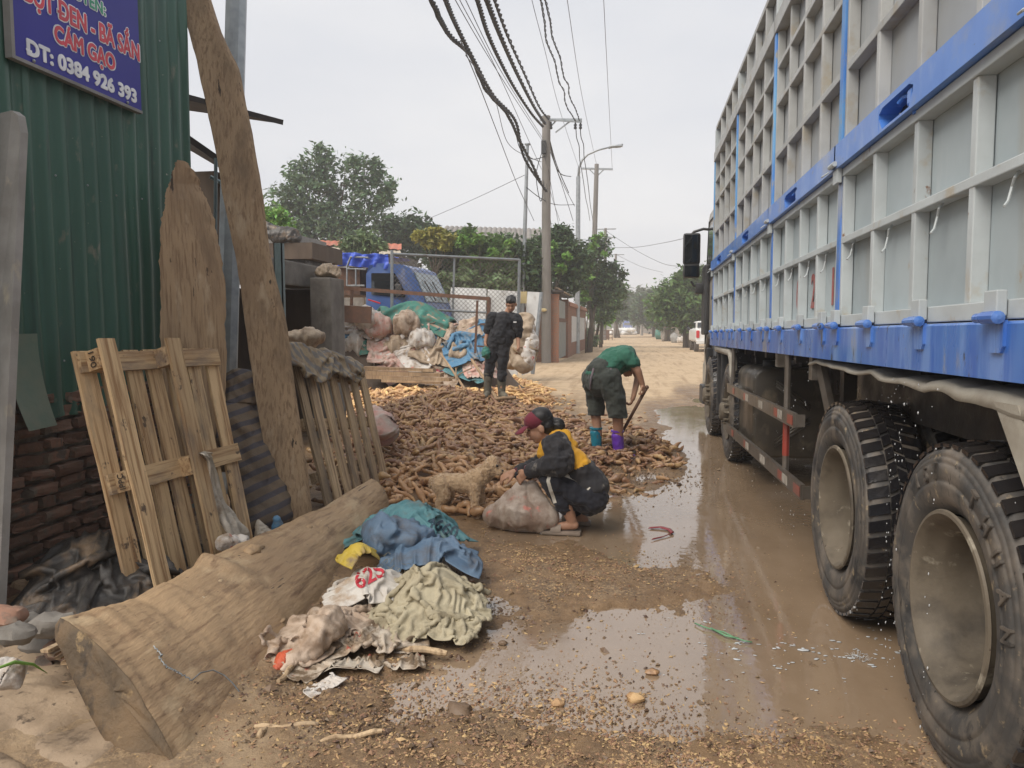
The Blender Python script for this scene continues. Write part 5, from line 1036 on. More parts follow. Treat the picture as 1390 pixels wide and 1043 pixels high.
def print_on(name_, body, uv, ang, size, mm, label=None):      # ink following the folds of a sheet
    o_ = bpy.data.objects[name_]; bv = BVHTree.FromPolygons([WM[o_.name] @ v.co for v in o_.data.vertices], [tuple(p.vertices) for p in o_.data.polygons])
    cu_ = bpy.data.curves.new('p', 'FONT'); cu_.body = body; cu_.size = size; cu_.align_x = 'CENTER'; cu_.offset = size * .02; t_ = bpy.data.objects.new('p', cu_); ev, dg = evaluated(t_); me = bpy.data.meshes.new_from_object(ev); bpy.data.objects.remove(t_)
    bm = bmesh.new(); bm.from_mesh(me); bmesh.ops.triangulate(bm, faces=bm.faces[:]); bmesh.ops.subdivide_edges(bm, edges=[e for e in bm.edges if e.calc_length() > size * .12], cuts=2); d0 = V3(ray(*uv)).normalized(); X_ = V3(cr); Y_ = X_.cross(d0).normalized() * -1; Y_ = Y_ if Y_.z > 0 else -Y_; h0 = bv.ray_cast(V3(CAM), d0)
    if h0[0] is None: bm.free(); return
    c = h0[0]; g = MB(); vs = []; ok = {}
    for v in bm.verts:
        x, y = v.co.x * math.cos(ang) - v.co.y * math.sin(ang), v.co.x * math.sin(ang) + v.co.y * math.cos(ang); q = c + X_ * x + Y_ * y; dr_ = (q - V3(CAM)).normalized(); h = bv.ray_cast(V3(CAM), dr_); ok[v.index] = h[0] is not None and (h[0] - q).length < .25; vs.append(tuple((h[0] - dr_ * .005) if h[0] is not None else q))
    g.add(vs, [tuple(v.index for v in f.verts) for f in bm.faces if all(ok[v.index] for v in f.verts)]); bm.free()
    if g.f: obj('print', g, mm, o_)
m_pink_ = mat('red sack print', (.50, .03, .05), rough=.6, bump=0); m_dkp = mat('dark sack print', (.02, .05, .08), rough=.6, bump=0)
print_on('white_sack', '62S', (505, 790), R(28), .11, m_pink_); print_on('teal_sack', '4660', (598, 722), R(-25), .10, m_dkp)
fr = MB(); rf = random.Random(4)                                # frayed threads of the burlap
for _ in range(130):
    u, v = rf.choice([(rf.uniform(515, 560), rf.uniform(745, 790)), (rf.uniform(508, 530), rf.uniform(795, 850)), (rf.uniform(520, 580), rf.uniform(838, 850))]); p = PZ(u, v, .17 if v < 800 else .05); a = rf.uniform(0, 6.28); l = rf.uniform(.03, .09)
    fr.tube([p, p + np.array((math.cos(a) * l * .5, math.sin(a) * l * .5, .01)), p + np.array((math.cos(a + .5) * l, math.sin(a + .5) * l, -.015))], .0011, 3)
obj('loose_threads', fr, m_burlap, kind='stuff')
for i, (u0, v0, u1, v1, r_) in enumerate(((435, 1008, 518, 992, .010), (345, 990, 432, 982, .011), (525, 876, 606, 886, .016), (378, 925, 402, 900, .012), (350, 1000, 362, 988, .012))):
    a, b = PZ(u0, v0, .045), PZ(u1, v1, .05); mids = [a + (b - a) * f + np.array((0, 0, .006 * math.sin(f * 9 + i))) + (b - a)[[1, 0, 2]] * np.array((-1, 1, 0)) * .03 * math.sin(f * 5 + i) for f in np.linspace(0, 1, 9)]
    m_ = MB(); m_.tube(mids, [r_ * k_ for k_ in (.8, 1, 1.15, .95, 1.05, 1, .9, 1, .7)], 9); obj('stick', m_, m_pallet2, None, ['pale stick nearest the bottom edge of the mud', 'pale stick beside the near end of the log', 'thick muddy stick pointing into the puddle below the burlap', 'stick under the orange scrap', 'short stub of stick beside the pale stick'][i], 'stick', smooth='auto')

# ================================================================== VEGETATION AND FAR BUILDINGS
def tree(name, label, x, y, blobs, m, n=5000, leaf=.12, group='trees beyond the yard and along the road', cat='tree', trunks=1, tr=.14, seed=0, clump=.34, z0=0.0, spread=.5):
    rg = np.random.RandomState(seed); t = empty(name, (x, y, z0), label, cat, group); blobs = np.array(blobs, float)
    T = MB(); bz = blobs[:, 2].min()
    for k in range(trunks):
        a = 2 * math.pi * k / max(1, trunks) + seed; bx, by = x + (.25 * math.cos(a) if trunks > 1 else 0), y + (.25 * math.sin(a) if trunks > 1 else 0)
        own = [b for i, b in enumerate(blobs) if i % trunks == k]; top = np.mean(own, 0); fork = np.array((bx * .6 + top[0] * .4, by * .6 + top[1] * .4, z0 + max(.6, (bz - z0) * .75)))
        T.tube([(bx, by, z0 - .1), (bx + (fork[0] - bx) * .4 + rg.normal(0, .06), by + (fork[1] - by) * .4, z0 + (fork[2] - z0) * .5), fork], [tr, tr * .8, tr * .62], 8)
        for b in own:
            c = b[:3]; mid = (fork + c) / 2 + rg.normal(0, .15, 3) * min(1, b[3]); T.tube([fork, mid, c, c + (0, 0, b[3] * .6)], [tr * .5, tr * .33, tr * .18, tr * .05], 6)
            for _ in range(5): q = c + rg.normal(0, .5, 3) * b[3]; T.tube([c - (0, 0, b[3] * .3), (c + q) / 2 + (0, 0, .1), q], [tr * .16, tr * .1, tr * .03], 4, False)
    obj('trunk', T, m_bark, t, smooth=True)
    V = []; vol = blobs[:, 3] ** 2 * blobs[:, 4]; pr = vol / vol.sum(); nc = max(8, n // 26)
    bi = rg.choice(len(blobs), nc, p=pr); d = rg.normal(0, 1, (nc, 3)); d /= np.linalg.norm(d, axis=1, keepdims=True); rad = rg.uniform(.25, 1.06, nc) ** .55
    B = blobs[bi]; cc = B[:, :3] + d * rad[:, None] * np.stack([B[:, 3], B[:, 3], B[:, 3] * B[:, 4]], 1); cs = clump * (.55 + .8 * rg.rand(nc)) * np.minimum(1.3, B[:, 3] * .8 + .25)
    li = rg.randint(0, nc, n); c = cc[li] + rg.normal(0, 1, (n, 3)) * cs[li][:, None] * (.55, .55, .42)
    up = rg.normal(0, .75, (n, 3)) + (0, 0, 1); up /= np.linalg.norm(up, axis=1, keepdims=True); a = np.cross(up, rg.normal(0, 1, (n, 3))); a /= np.linalg.norm(a, axis=1, keepdims=True) + 1e-9; b = np.cross(up, a)
    s = leaf * rg.uniform(.6, 1.3, n)[:, None]; P0 = c - a * s; P1 = c + b * s * .42 + up * s * .1; P2 = c + a * s; P3 = c - b * s * .42 + up * s * .1
    V = np.stack([P0, P1, P2, P3], 1).reshape(-1, 3); g = MB(); g.v = V.tolist(); g.f = [(4 * i, 4 * i + 1, 4 * i + 2, 4 * i + 3) for i in range(n)]; g.mi = [0] * n
    me = bpy.data.meshes.new('crown'); ctr = np.array((x, y, z0)); me.from_pydata((V - ctr).tolist(), [], g.f); me.materials.append(m); o = bpy.data.objects.new('crown', me); COL.objects.link(o); o.parent = t; return t
def blob_px(lst, Y):                                          # u, v, radius in photo pixels, squash -> world blobs at depth Y
    o = []
    for q in lst: c = PY(q[0], q[1], Y + (q[4] if len(q) > 4 else 0)); r_ = q[2] * np.linalg.norm(c[:2]) / FPX; o.append((*c, r_, q[3] if len(q) > 3 else 1))
    return o
def ptree(name, label, u, Y, lst, m, **k): b = PY(u, HV, Y); return tree(name, label, b[0], b[1], blob_px(lst, Y), m, **k)
ptree('tall_tree', 'tall airy grey green tree rising above the red roofs at left', 455, 38, [(385, 275, 26), (410, 240, 22), (436, 218, 20), (432, 262, 30), (468, 246, 26), (495, 236, 24), (516, 262, 20), (500, 285, 26), (455, 300, 28), (405, 305, 26), (480, 315, 22), (430, 322, 22)], m_leafg, n=8500, leaf=.17, trunks=4, tr=.16, seed=1, clump=.42)
ptree('bushy_tree', 'small bright green tree behind the concrete beam', 372, 22, [(355, 302, 16), (375, 298, 15), (388, 312, 11), (345, 315, 14)], m_leafl, n=2500, leaf=.10, seed=2, tr=.1)
ptree('shrub', 'small olive green tree in front of the red roof', 492, 27, [(475, 335, 13), (495, 328, 13), (512, 335, 11), (490, 342, 14)], m_leafb, n=2600, leaf=.11, seed=3, tr=.08)
ptree('broad_tree', 'dark broad tree between the tall tree and the yellow one', 560, 42, [(535, 318, 22), (560, 312, 20), (580, 322, 20), (545, 338, 24), (520, 335, 18), (590, 335, 18)], m_leafd, n=4500, leaf=.22, seed=4, clump=.5)
ptree('papaya_tree', 'yellow green spreading tree with thin stem beside the orchard trees', 590, 29, [(572, 322, 11, .45), (592, 317, 12, .5), (610, 326, 11, .45), (582, 332, 9, .4), (603, 336, 8, .4)], m_leafy, n=2200, leaf=.14, seed=5, tr=.08, clump=.26)
orch = [(618, 30, [(600, 350, 18), (622, 335, 18), (640, 345, 18), (612, 372, 20), (636, 375, 20)], m_leafd, 'dusty dark orchard tree above the fence rail, nearest the yellow tree'),
        (655, 29, [(640, 328, 15), (660, 338, 17), (676, 350, 17), (655, 365, 20), (680, 375, 18)], m_leafm, 'green orchard tree behind the middle of the wire fence'),
        (700, 30, [(690, 340, 17), (712, 348, 18), (726, 362, 17), (700, 372, 20), (724, 385, 16)], m_leafd, 'dark orchard tree behind the thin steel pipe'),
        (752, 34, [(748, 330, 18), (765, 345, 22), (752, 368, 22), (772, 378, 20), (785, 356, 20), (765, 320, 14)], m_leafd, 'dark dusty tree behind the big concrete pole'),
        (800, 42, [(792, 345, 20), (810, 362, 22), (800, 388, 24), (822, 395, 18), (815, 335, 13), (830, 375, 16)], m_leafd, 'dark tree overhanging the brick wall beside the street lamp'),
        (812, 52, [(805, 400, 20), (824, 410, 18), (838, 395, 14), (815, 425, 16)], m_leafm, 'green tree past the end of the brick wall'),
        (640, 27, [(630, 385, 16), (655, 392, 14), (608, 392, 14), (680, 390, 13)], m_leafb, 'low olive hedge tree behind the white sheets')]
for i, (u, Y, l, mm, lab) in enumerate(orch): ptree('orchard_tree', lab, u, Y, l, mm, n=6500 if i < 5 else 3500, leaf=.15 if i < 5 else .17, seed=10 + i, trunks=2, clump=.42)
for i, (u, v, Y) in enumerate(((655, 340, 28.2), (628, 352, 29), (745, 352, 32.5), (768, 372, 33), (722, 395, 29), (800, 372, 41), (690, 335, 29))):
    b = PY(u, v, Y); 
tip = MB(); rg = np.random.RandomState(77)
def tipcards(name, label, pts, m, parent_lab, leaf=.13, n=70):
    for (u, v, Y, r) in pts: pass
ptree('young_tree', 'bright new growth rising over the white sheets beside the dark trees', 745, 33, [(742, 350, 6), (760, 366, 6), (738, 378, 6), (770, 350, 5), (750, 335, 5)], m_leafl, n=700, leaf=.14, seed=30, tr=.04, clump=.3)
ptree('young_tree', 'light green sprays on the tree beside the street lamp', 795, 41, [(790, 352, 6), (806, 336, 6), (818, 345, 5), (800, 378, 6), (795, 402, 6), (812, 322, 5)], m_leafl, n=700, leaf=.17, seed=31, tr=.04, clump=.3)
ptree('young_tree', 'bright leafy shoots over the middle of the wire fence', 650, 28, [(628, 330, 7), (650, 326, 6), (668, 345, 6), (690, 332, 5), (640, 350, 5)], m_leafl, n=700, leaf=.12, seed=32, tr=.04, clump=.3)
ptree('banana_clump', 'pale green leafy clump past the wall by the far barrier', 818, 62, [(812, 424, 11), (826, 418, 10), (822, 432, 10)], m_leafl, n=900, leaf=.35, seed=33, tr=.08)
rt = [(935, 52, [(915, 405, 22), (935, 395, 24), (948, 412, 20), (925, 425, 20), (905, 420, 15), (928, 380, 12), (955, 385, 18), (945, 430, 18)], m_leafm, 9000, .22, 'full green roadside tree nearest the truck cab'),
      (908, 74, [(895, 415, 16), (910, 405, 16), (922, 418, 14), (900, 430, 14)], m_leafm, 4000, .28, 'roadside tree behind the nearest one on the right of the road'),
      (888, 105, [(876, 415, 14), (890, 407, 14), (900, 420, 12), (870, 428, 12), (885, 432, 12)], m_leafd, 3000, .4, 'dark tree in the haze beside the far right walls'),
      (866, 140, [(858, 412, 12), (870, 404, 13), (880, 416, 12), (862, 428, 12), (874, 430, 11)], m_leafd, 2500, .5, 'pale hazy tree at the far end of the road, right side'),
      (838, 95, [(828, 395, 14), (840, 405, 14), (834, 420, 12), (846, 425, 9), (822, 412, 12)], m_leafd, 2600, .35, 'dark hazy tree at the left side of the far road'),
      (842, 150, [(836, 420, 10), (846, 428, 9), (830, 430, 9)], m_leafd, 1500, .5, 'small hazy tree beyond the distant blue lorry')]
for i, (u, Y, l, mm, n_, lf, lab) in enumerate(rt): ptree('roadside_tree', lab, u, Y, l, mm, n=n_, leaf=lf, seed=40 + i, trunks=2, tr=.2, clump=.6)
ptree('weedy_bush', 'dusty bush at the far end of the brick wall', 800, 50, [(798, 455, 8), (806, 462, 7), (795, 465, 7)], m_leafb, n=900, leaf=.12, seed=60, tr=.03, cat='bush', group='bushes by the road')
# far wood closing the horizon
fw = np.random.RandomState(3); n = 9000; xx = fw.uniform(-420, 300, n); yy = 330 + fw.uniform(0, 30, n); hz = np.maximum(.5, 7 + 4 * fbm(xx * .03, xx * 0, 0, 3, 2)); zz = fw.uniform(0, 1, n) ** .6 * hz
s = fw.uniform(.8, 2.0, n); a = fw.normal(0, 1, (n, 3)); a /= np.linalg.norm(a, axis=1, keepdims=True); b = np.cross(a, fw.normal(0, 1, (n, 3))); b /= np.linalg.norm(b, axis=1, keepdims=True); c = np.stack([xx, yy, zz], 1)
g = MB(); g.v = np.stack([c - a * s[:, None], c + b * s[:, None], c + a * s[:, None], c - b * s[:, None]], 1).reshape(-1, 3).tolist(); g.f = [(4 * i, 4 * i + 1, 4 * i + 2, 4 * i + 3) for i in range(n)]; g.mi = [0] * n
me = bpy.data.meshes.new('distant_wood'); me.from_pydata(g.v, [], g.f); me.materials.append(m_leafd); o = bpy.data.objects.new('distant_wood', me); COL.objects.link(o); tag(o, kind='stuff')

# roofs and houses behind the trees
def wave_roof(P00, P10, P01, P11, pitch, m, parent, name='roof', amp=.035):
    P00, P10, P01, P11 = (np.array(p, float) for p in (P00, P10, P01, P11)); w = np.linalg.norm(P10 - P00); n = int(w / pitch * 4) + 1; s = np.linspace(0, 1, n)[None, :, None]; t = np.linspace(0, 1, 3)[:, None, None]
    nr = np.cross(P10 - P00, P01 - P00); nr = nr / np.linalg.norm(nr); P = (P00 * (1 - s) + P10 * s) * (1 - t) + (P01 * (1 - s) + P11 * s) * t + nr * (amp * np.abs(np.sin(np.arange(n) * math.pi / 4)))[None, :, None]
    g = MB(); g.grid(P); return obj(name, g, m, parent, smooth=False)
h1 = empty('house', (-9, 44, 0), 'long grey corrugated fibre roof showing above the orchard trees', 'house')
a, b, c, d = PY(588, 333, 42), PY(742, 337, 42), PY(604, 308, 48), PY(738, 312, 48); wave_roof(a, b, c, d, .32, m_gsheet, h1, amp=.09)
m_ = MB(); m_.bb(a[0] + .3, b[0] - .3, 42.4, 48, 0, a[2] - .1); obj('wall', m_, m_conc, h1)
h2 = empty('low_house', (-14, 32, 0), 'low house with faded red and cream roof sheets below the tall tree', 'house')
a, b, c, d = PY(418, 344, 30), PY(545, 346, 30), PY(426, 329, 33), PY(540, 333, 33); wave_roof(a, b, c, d, .3, m_creamroof, h2); 
a2, b2, c2, d2 = PY(430, 337, 31.5), PY(470, 337, 31.5), PY(434, 330, 33.4), PY(470, 331, 33.4); wave_roof(a2 + (0, 0, .1), b2 + (0, 0, .1), c2 + (0, 0, .1), d2 + (0, 0, .1), .3, m_redroof, h2)
a2, b2, c2, d2 = PY(520, 341, 31), PY(545, 343, 31), PY(522, 334, 33), PY(545, 335, 33); wave_roof(a2 + (0, 0, .1), b2 + (0, 0, .1), c2 + (0, 0, .1), d2 + (0, 0, .1), .3, m_redroof, h2)
m_ = MB(); m_.bb(a[0] + .2, b[0] - .2, 30.3, 33, 0, a[2] - .1); obj('wall', m_, m_conc, h2)
h3 = empty('dark_hut', (-6, 8, 0), 'dark hut with a ragged overhanging roof behind the steel pole', 'hut')
def slabq(a, b, c, d, th, m, parent, name):                   # sheet through four points with a thickness
    q = [V3(p) for p in (a, b, d, c)]; n_ = (q[1] - q[0]).cross(q[3] - q[0]).normalized() * th; g = MB(); g.add(q + [p + n_ for p in q], [(0, 1, 2, 3), (7, 6, 5, 4), (0, 4, 5, 1), (1, 5, 6, 2), (2, 6, 7, 3), (3, 7, 4, 0)]); return obj(name, g, m, parent)
slabq(PY(225, 128, 7.6), PY(384, 170, 8.6), PY(225, 146, 9.2), PY(372, 167, 10.2), .06, m_darkroof, h3, 'upper_roof')
slabq(PY(225, 172, 6.6), PY(338, 250, 7.3), PY(225, 185, 8.2), PY(330, 247, 9.0), .06, m_darkroof, h3, 'lower_roof')
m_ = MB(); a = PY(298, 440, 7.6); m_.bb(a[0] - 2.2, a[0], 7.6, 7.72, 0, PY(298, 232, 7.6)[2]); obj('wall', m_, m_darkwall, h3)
rg_ = random.Random(5); g = MB()
for r_ in range(26):
    for k in range(5): g.bb(a[0] - .02 - (k + 1) * .22 - (r_ % 2) * .1, a[0] - .035 - k * .22 - (r_ % 2) * .1, 7.585, 7.60, .2 + r_ * .085, .2 + r_ * .085 + .07)
obj('brick_courses', g, m_brick, h3, kind='stuff')
m_ = MB(); p = PY(285, 240, 6.7); q = PY(336, 268, 6.9); m_.tube([p, q], .02, 6); obj('roof_batten', m_, m_galv2, h3)
# concrete frame, its pillar and things behind
cf_ = empty('concrete_shelter', (-4.4, 9.6, 0), 'low blackened concrete shelter with a thick lintel behind the striped sack', 'shelter')
lx = -4.15; a, b = PX(325, 343, lx), PX(434, 360, lx); z1 = (a[2] + b[2]) / 2; z0 = z1 - .30; m_ = MB(); m_.rbox((lx - .2, (a[1] + b[1]) / 2, (z0 + z1) / 2), (.4, b[1] - a[1], z1 - z0), .02); obj('lintel', m_, m_conc, cf_)
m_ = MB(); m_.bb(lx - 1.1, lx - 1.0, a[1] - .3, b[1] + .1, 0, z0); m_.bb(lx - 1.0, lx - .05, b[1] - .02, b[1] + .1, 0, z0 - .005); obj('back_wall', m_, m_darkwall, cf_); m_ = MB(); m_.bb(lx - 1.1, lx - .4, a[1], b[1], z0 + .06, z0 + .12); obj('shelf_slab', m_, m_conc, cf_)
a, b = PY(421, 378, 9.0), PY(450, 378, 9.0); m_ = MB(); m_.rbox(((a[0] + b[0]) / 2, 9.2, PY(430, 377, 9.0)[2] / 2), (b[0] - a[0], .45, PY(430, 377, 9)[2]), .02); obj('pillar', m_, m_conc, None, 'stubby concrete pillar standing beside the old lintel', 'pillar')
lump([PY(428, 372, 9.2), PY(445, 368, 9.3), PY(463, 374, 9.35)], [.05, .10, .06], m_beige, 'dry_sack', 'ragged dry sack on top of the stubby concrete pillar', 'sack', fold=.04, fs=8, seed=3, flat=.6)
m_ = MB(); a = PY(376.5, 330, 7.2); h = a[2]; m_.bb(a[0] - .045, a[0] + .045, 7.2, 7.215, 0, h); m_.bb(a[0] - .045, a[0] - .035, 7.2, 7.26, 0, h); m_.bb(a[0] + .035, a[0] + .045, 7.2, 7.26, 0, h); obj('steel_post', m_, m_galv2, None, 'grey green steel channel post beside the tall plank', 'post')
wt = empty('old_trailer', (-7.2, 13.5, 0), 'rusty trailer body with black film on top behind the lintel', 'trailer'); a, b = PY(335, 346, 13.5), PY(424, 346, 13.5)
m_ = MB(); m_.bb(a[0], b[0], 13.5, 15, PY(380, 352, 13.5)[2], PY(380, 330, 13.5)[2]); obj('side_board', m_, m_darkwall, wt); m_ = MB(); m_.bb(a[0], b[0] - .35, 13.52, 15, PY(380, 330, 13.5)[2] + .002, PY(380, 318, 13.5)[2]); obj('load', m_, m_cboard, wt); m_ = MB(); m_.bb(a[0] + .2, b[0] - .2, 13.6, 14.8, 0, PY(380, 353, 13.5)[2]); obj('chassis', m_, m_chassis, wt)
lump([PY(340, 312, 13.6), PY(372, 318, 13.6), PY(395, 322, 13.6), PY(406, 330, 13.6)], [.12, .13, .12, .05], m_blackp, 'black_film', 'black plastic film thrown over the load of the rusty trailer', 'plastic film', fold=.05, fs=4, seed=7)

# ---- small blue truck in the yard
YB = 17.5
st = empty('parked_truck', PY(545, 470, YB) * (1, 1, 0), 'small blue flatbed truck parked in the yard behind the rubbish heap', 'truck')
def P_(u, v, dy=0): return PY(u, v, YB + dy)
side = [(497, 470), (497, 372), (501, 361), (510, 357), (545, 359), (556, 364), (566, 385), (578, 414), (584, 430), (585, 470)]
m_ = MB(); A = [P_(*p) for p in side]; W_ = 1.75; B = [p + np.array((.18, W_, 0)) for p in A]; k = len(A)
for i, p in enumerate(A):
    if 3 <= i <= 8: p += np.array((.0, .06, 0))
m_.add(A + B, [tuple(range(k)), tuple(range(2 * k - 1, k - 1, -1))] + [(i, (i + 1) % k, k + (i + 1) % k, k + i) for i in range(k)]); cabb = obj('cab', m_, m_blab, st)
m_ = MB(); w4 = [P_(504, 400, -.03), P_(504, 371, -.03), P_(536, 371, -.03), P_(548, 394, -.03), P_(550, 404, -.03)]; m_.add(w4 + [p + np.array((0, .02, 0)) for p in w4], [(0, 1, 2, 3, 4), (9, 8, 7, 6, 5)] + [(i, (i + 1) % 5, 5 + (i + 1) % 5, 5 + i) for i in range(5)]); obj('side_window', m_, m_glass, cabb)
A5, A6 = P_(556, 364), P_(578, 414); dv = np.array((.18, W_, 0)); nn = np.array((.03, -.01, .02)); q4 = [A5 + (A6 - A5) * .12 + dv * .08, A5 + (A6 - A5) * .92 + dv * .06, A5 + (A6 - A5) * .92 + dv * .94, A5 + (A6 - A5) * .12 + dv * .92]
m_ = MB(); m_.add([p + nn for p in q4] + [p + nn * .2 for p in q4], [(0, 1, 2, 3), (7, 6, 5, 4)] + [(i, (i + 1) % 4, 4 + (i + 1) % 4, 4 + i) for i in range(4)]); obj('windscreen', m_, m_wglass, cabb)
for f in (.3, .6):
    m_ = MB(); m_.tube([q4[1] + dv * f + nn * 2, q4[1] + dv * (f - .12) + (q4[0] - q4[1]) * .7 + nn * 2], .015, 5); obj('wiper', m_, m_plastic, cabb)
m_ = MB(); m_.rbox(P_(541, 394, -.12), (.16, .08, .30), .03); obj('wing_mirror', m_, m_plastic, cabb)
m_ = MB(); m_.rbox(P_(584, 448, .9) + (.0, 0, 0), (.1, 1.2, .10), .02); obj('grille', m_, m_white, cabb)
m_ = MB(); m_.ball(P_(585, 436, .3) + (.02, 0, 0), .12, 10, 6, (.5, 1, 1)); obj('headlight', m_, m_white, cabb)
m_ = MB(); a, b = P_(384, 470, .2), P_(490, 470, .2); m_.bb(a[0], b[0], YB + .2, YB + 1.9, P_(450, 400)[2], P_(450, 362)[2]); m_.bb(a[0], b[0] + 1, YB + .5, YB + .7, .7, .9); obj('cargo_bed', m_, m_rust, st)
m_ = MB()
for (u0, v0, u1, v1) in ((471, 388, 471, 362), (471, 362, 476, 349), (476, 349, 500, 350), (471, 388, 495, 388), (483, 388, 483, 365), (471, 365, 497, 366)): m_.tube([P_(u0, v0, .05), P_(u1, v1, .05)], .022, 6)
m_.tube([P_(500, 350, .1), P_(515, 358, .3)], .022, 6); obj('cab_guard', m_, m_galv, st)
m_ = MB()
for f in (0, 1): m_.tube([P_(430, 355 + f * 6, .15), P_(474, 357 + f * 6, .15)], .025, 6)
obj('bed_rail', m_, m_white, st)
tx, ty = np.meshgrid(np.linspace(0, 1, 60), np.linspace(0, 1, 16)); a, b = P_(380, 343, .1), P_(528, 346, .1); hgt = (P_(450, 343)[2] - P_(450, 361)[2])
PP = a[None, None] + (b - a)[None, None] * tx[..., None]; PP[..., 1] = YB + .08 + .03 * fbm(tx * 30, ty * 4, 0, 3, 5); PP[..., 2] -= ty * hgt * (1 + .12 * vn(tx * 8, 0 * ty, 0, 4)); PP[..., 1] += .05 * np.sin(tx * 60 + ty * 3)
QQ = np.repeat(PP[:1], 8, 0).copy(); QQ[..., 1] += np.linspace(1.9, 0, 8)[:, None] - 0; QQ[..., 2] += .04 * fbm(tx[:8] * 9, np.linspace(0, 3, 8)[:, None] + 0 * tx[:8], 0, 3, 8); m_ = MB(); m_.grid(np.concatenate([QQ, PP])); obj('tarpaulin', m_, m_tarp, st, smooth=True)
for (u, dy) in ((520, .1), (440, .1), (410, .1)):
    m_ = MB(); c = P_(u, 470, dy); m_.lathe([(0, .001), (0, .25), (.02, .42), (.2, .42), (.22, .25)], 20, 'Y', (c[0], YB + .1, .42)); obj('wheel', m_, m_tyre, st, smooth='auto')

# ---- wire fence, gate, rails, sheets in front of it
fe = empty('wire_fence', PY(620, 470, 15.8) * (1, 1, 0), 'pipe framed chain link fence across the yard', 'fence')
FA = lambda u, v: PY(u, v, 15.5 + (u - 532) / 173 * 1.6)
for (u0, v0, u1, v1, r_) in ((532, 340, 532, 440, .035), (532, 345, 705, 353, .03), (572, 420, 705, 427, .025), (617, 348, 614, 440, .025), (705, 352, 703, 470, .035)): 
    m_ = MB(); m_.tube([FA(u0, v0), FA(u1, v1)], r_, 8); obj('rail' if abs(v1 - v0) < 20 else 'post', m_, m_galv, fe)
m_ = MB(); U0, U1, V0, V1 = 533, 704, 347, 500; sp_ = 6.2
for k in range(-30, 60):
    for sg_ in (1, -1):
        u = U0 + k * sp_; pts = []
        for (uu, vv) in ((u, V0), (u + sg_ * (V1 - V0), V1)):
            pts.append((uu, vv))
        (ua, va), (ub, vb) = pts; t0, t1 = 0, 1
        if ua == ub: continue
        ts_ = sorted(((U0 - ua) / (ub - ua), (U1 - ua) / (ub - ua))); t0, t1 = max(0, ts_[0]), min(1, ts_[1])
        if t1 - t0 > .02: m_.tube([FA(ua + (ub - ua) * t0, va + (vb - va) * t0), FA(ua + (ub - ua) * t1, va + (vb - va) * t1)], .0048, 3, False)
obj('chain_link', m_, m_guard, fe, kind='stuff')
rb = empty('rusty_gate', PY(600, 470, 14.6) * (1, 1, 0), 'rusty steel bar gate with a long top rail before the wire fence', 'gate')
GA = lambda u, v: PY(u, v, 14.5)
for (u0, v0, u1, v1, r_) in ((463, 391, 665, 406, .045), (664, 405, 660, 500, .04), (648, 408, 645, 480, .025), (652, 440, 664, 441, .02), (478, 392, 477, 415, .03), (648, 470, 662, 471, .02)):
    m_ = MB(); m_.beam(GA(u0, v0), GA(u1, v1), r_ * 1.6, r_ * 1.6, up=(0, 1, 0)); obj('bar', m_, m_rust, rb)
m_ = MB(); a, b = GA(463, 426), GA(504, 428); m_.beam(a, b, .05, .34, up=(0, 0, 1)); obj('rust_plate', m_, m_rust, rb)
ws = [((602, 500), (612, 390), (660, 392), (656, 505), 'leftmost whitewashed metal sheet behind the wire fence'), ((657, 505), (662, 393), (706, 396), (702, 510), 'second whitewashed metal sheet, behind the standing man'), ((708, 510), (716, 396), (734, 397), (722, 505), 'narrow white sheet with a steel edge beside the concrete pole')]
for i, (p0, p1, p2, p3, lab) in enumerate(ws):
    Y_ = 19 + i * .25; g = [PY(*p, Y_ + (.3 if k_ in (1, 2) else 0)) for k_, p in enumerate((p0, p1, p2, p3))]; m_ = MB(); m_.add(g + [p + np.array((.01, .04, 0)) for p in g], [(0, 1, 2, 3), (7, 6, 5, 4)] + [(i_, (i_ + 1) % 4, 4 + (i_ + 1) % 4, 4 + i_) for i_ in range(4)]); obj('metal_sheet', m_, m_wsheet, None, lab, 'metal sheet', 'white metal sheets behind the fence')
m_ = MB(); m_.beam(PY(735, 397, 19.3), PY(723, 508, 19.0), .08, .06); obj('steel_strip', m_, m_galv, None, 'slanting galvanised strip along the narrow white sheet', 'steel strip')
m_ = MB(); a, b = PY(702, 396, 19.8), PY(715, 412, 19.8); m_.bb(a[0], b[0], 19.8, 19.84, b[2], a[2]); obj('cream_panel', m_, m_ysheet, None, 'small cream panel standing above the narrow white sheet', 'panel')

# ---- poles, lamp, wires
def dpole(name, lab, u, v, Y, top, r0, r1, m, n=12, u1=None, parent=None, cat='pole', g0=None):
    b = PY(u, v, Y); b[2] = 0 if g0 is None else g0; t = PY(u1 if u1 else u, top, Y); m_ = MB(); m_.tube([b, b + (t - b) * .5, t], [r0, (r0 + r1) / 2, r1], n); return m_, b, t
e1 = PZ(742, 493, .03); Ym = e1[1]
mp_ = empty('power_pole', e1 * (1, 1, 0), 'big dark concrete power pole with a steel crossarm and tangled cables', 'utility pole')
m_, b, t = dpole('', '', 741.5, 492, Ym, 158, .20, .165, m_pole, 14); obj('shaft', m_, m_pole, mp_, smooth='auto')
A_ = lambda u, v, dy=0: PY(u, v, Ym + dy)
for q0, q1, w_ in ((A_(733, 163), A_(790, 163), .09), (A_(745, 163, -.1), A_(790, 166, -.1), .05), (A_(754, 180), A_(775, 164), .05), (A_(742, 178), A_(754, 165), .05)):
    m_ = MB(); m_.beam(q0, q1, w_, w_); obj('crossarm' if w_ > .06 else 'brace', m_, m_galv, mp_)
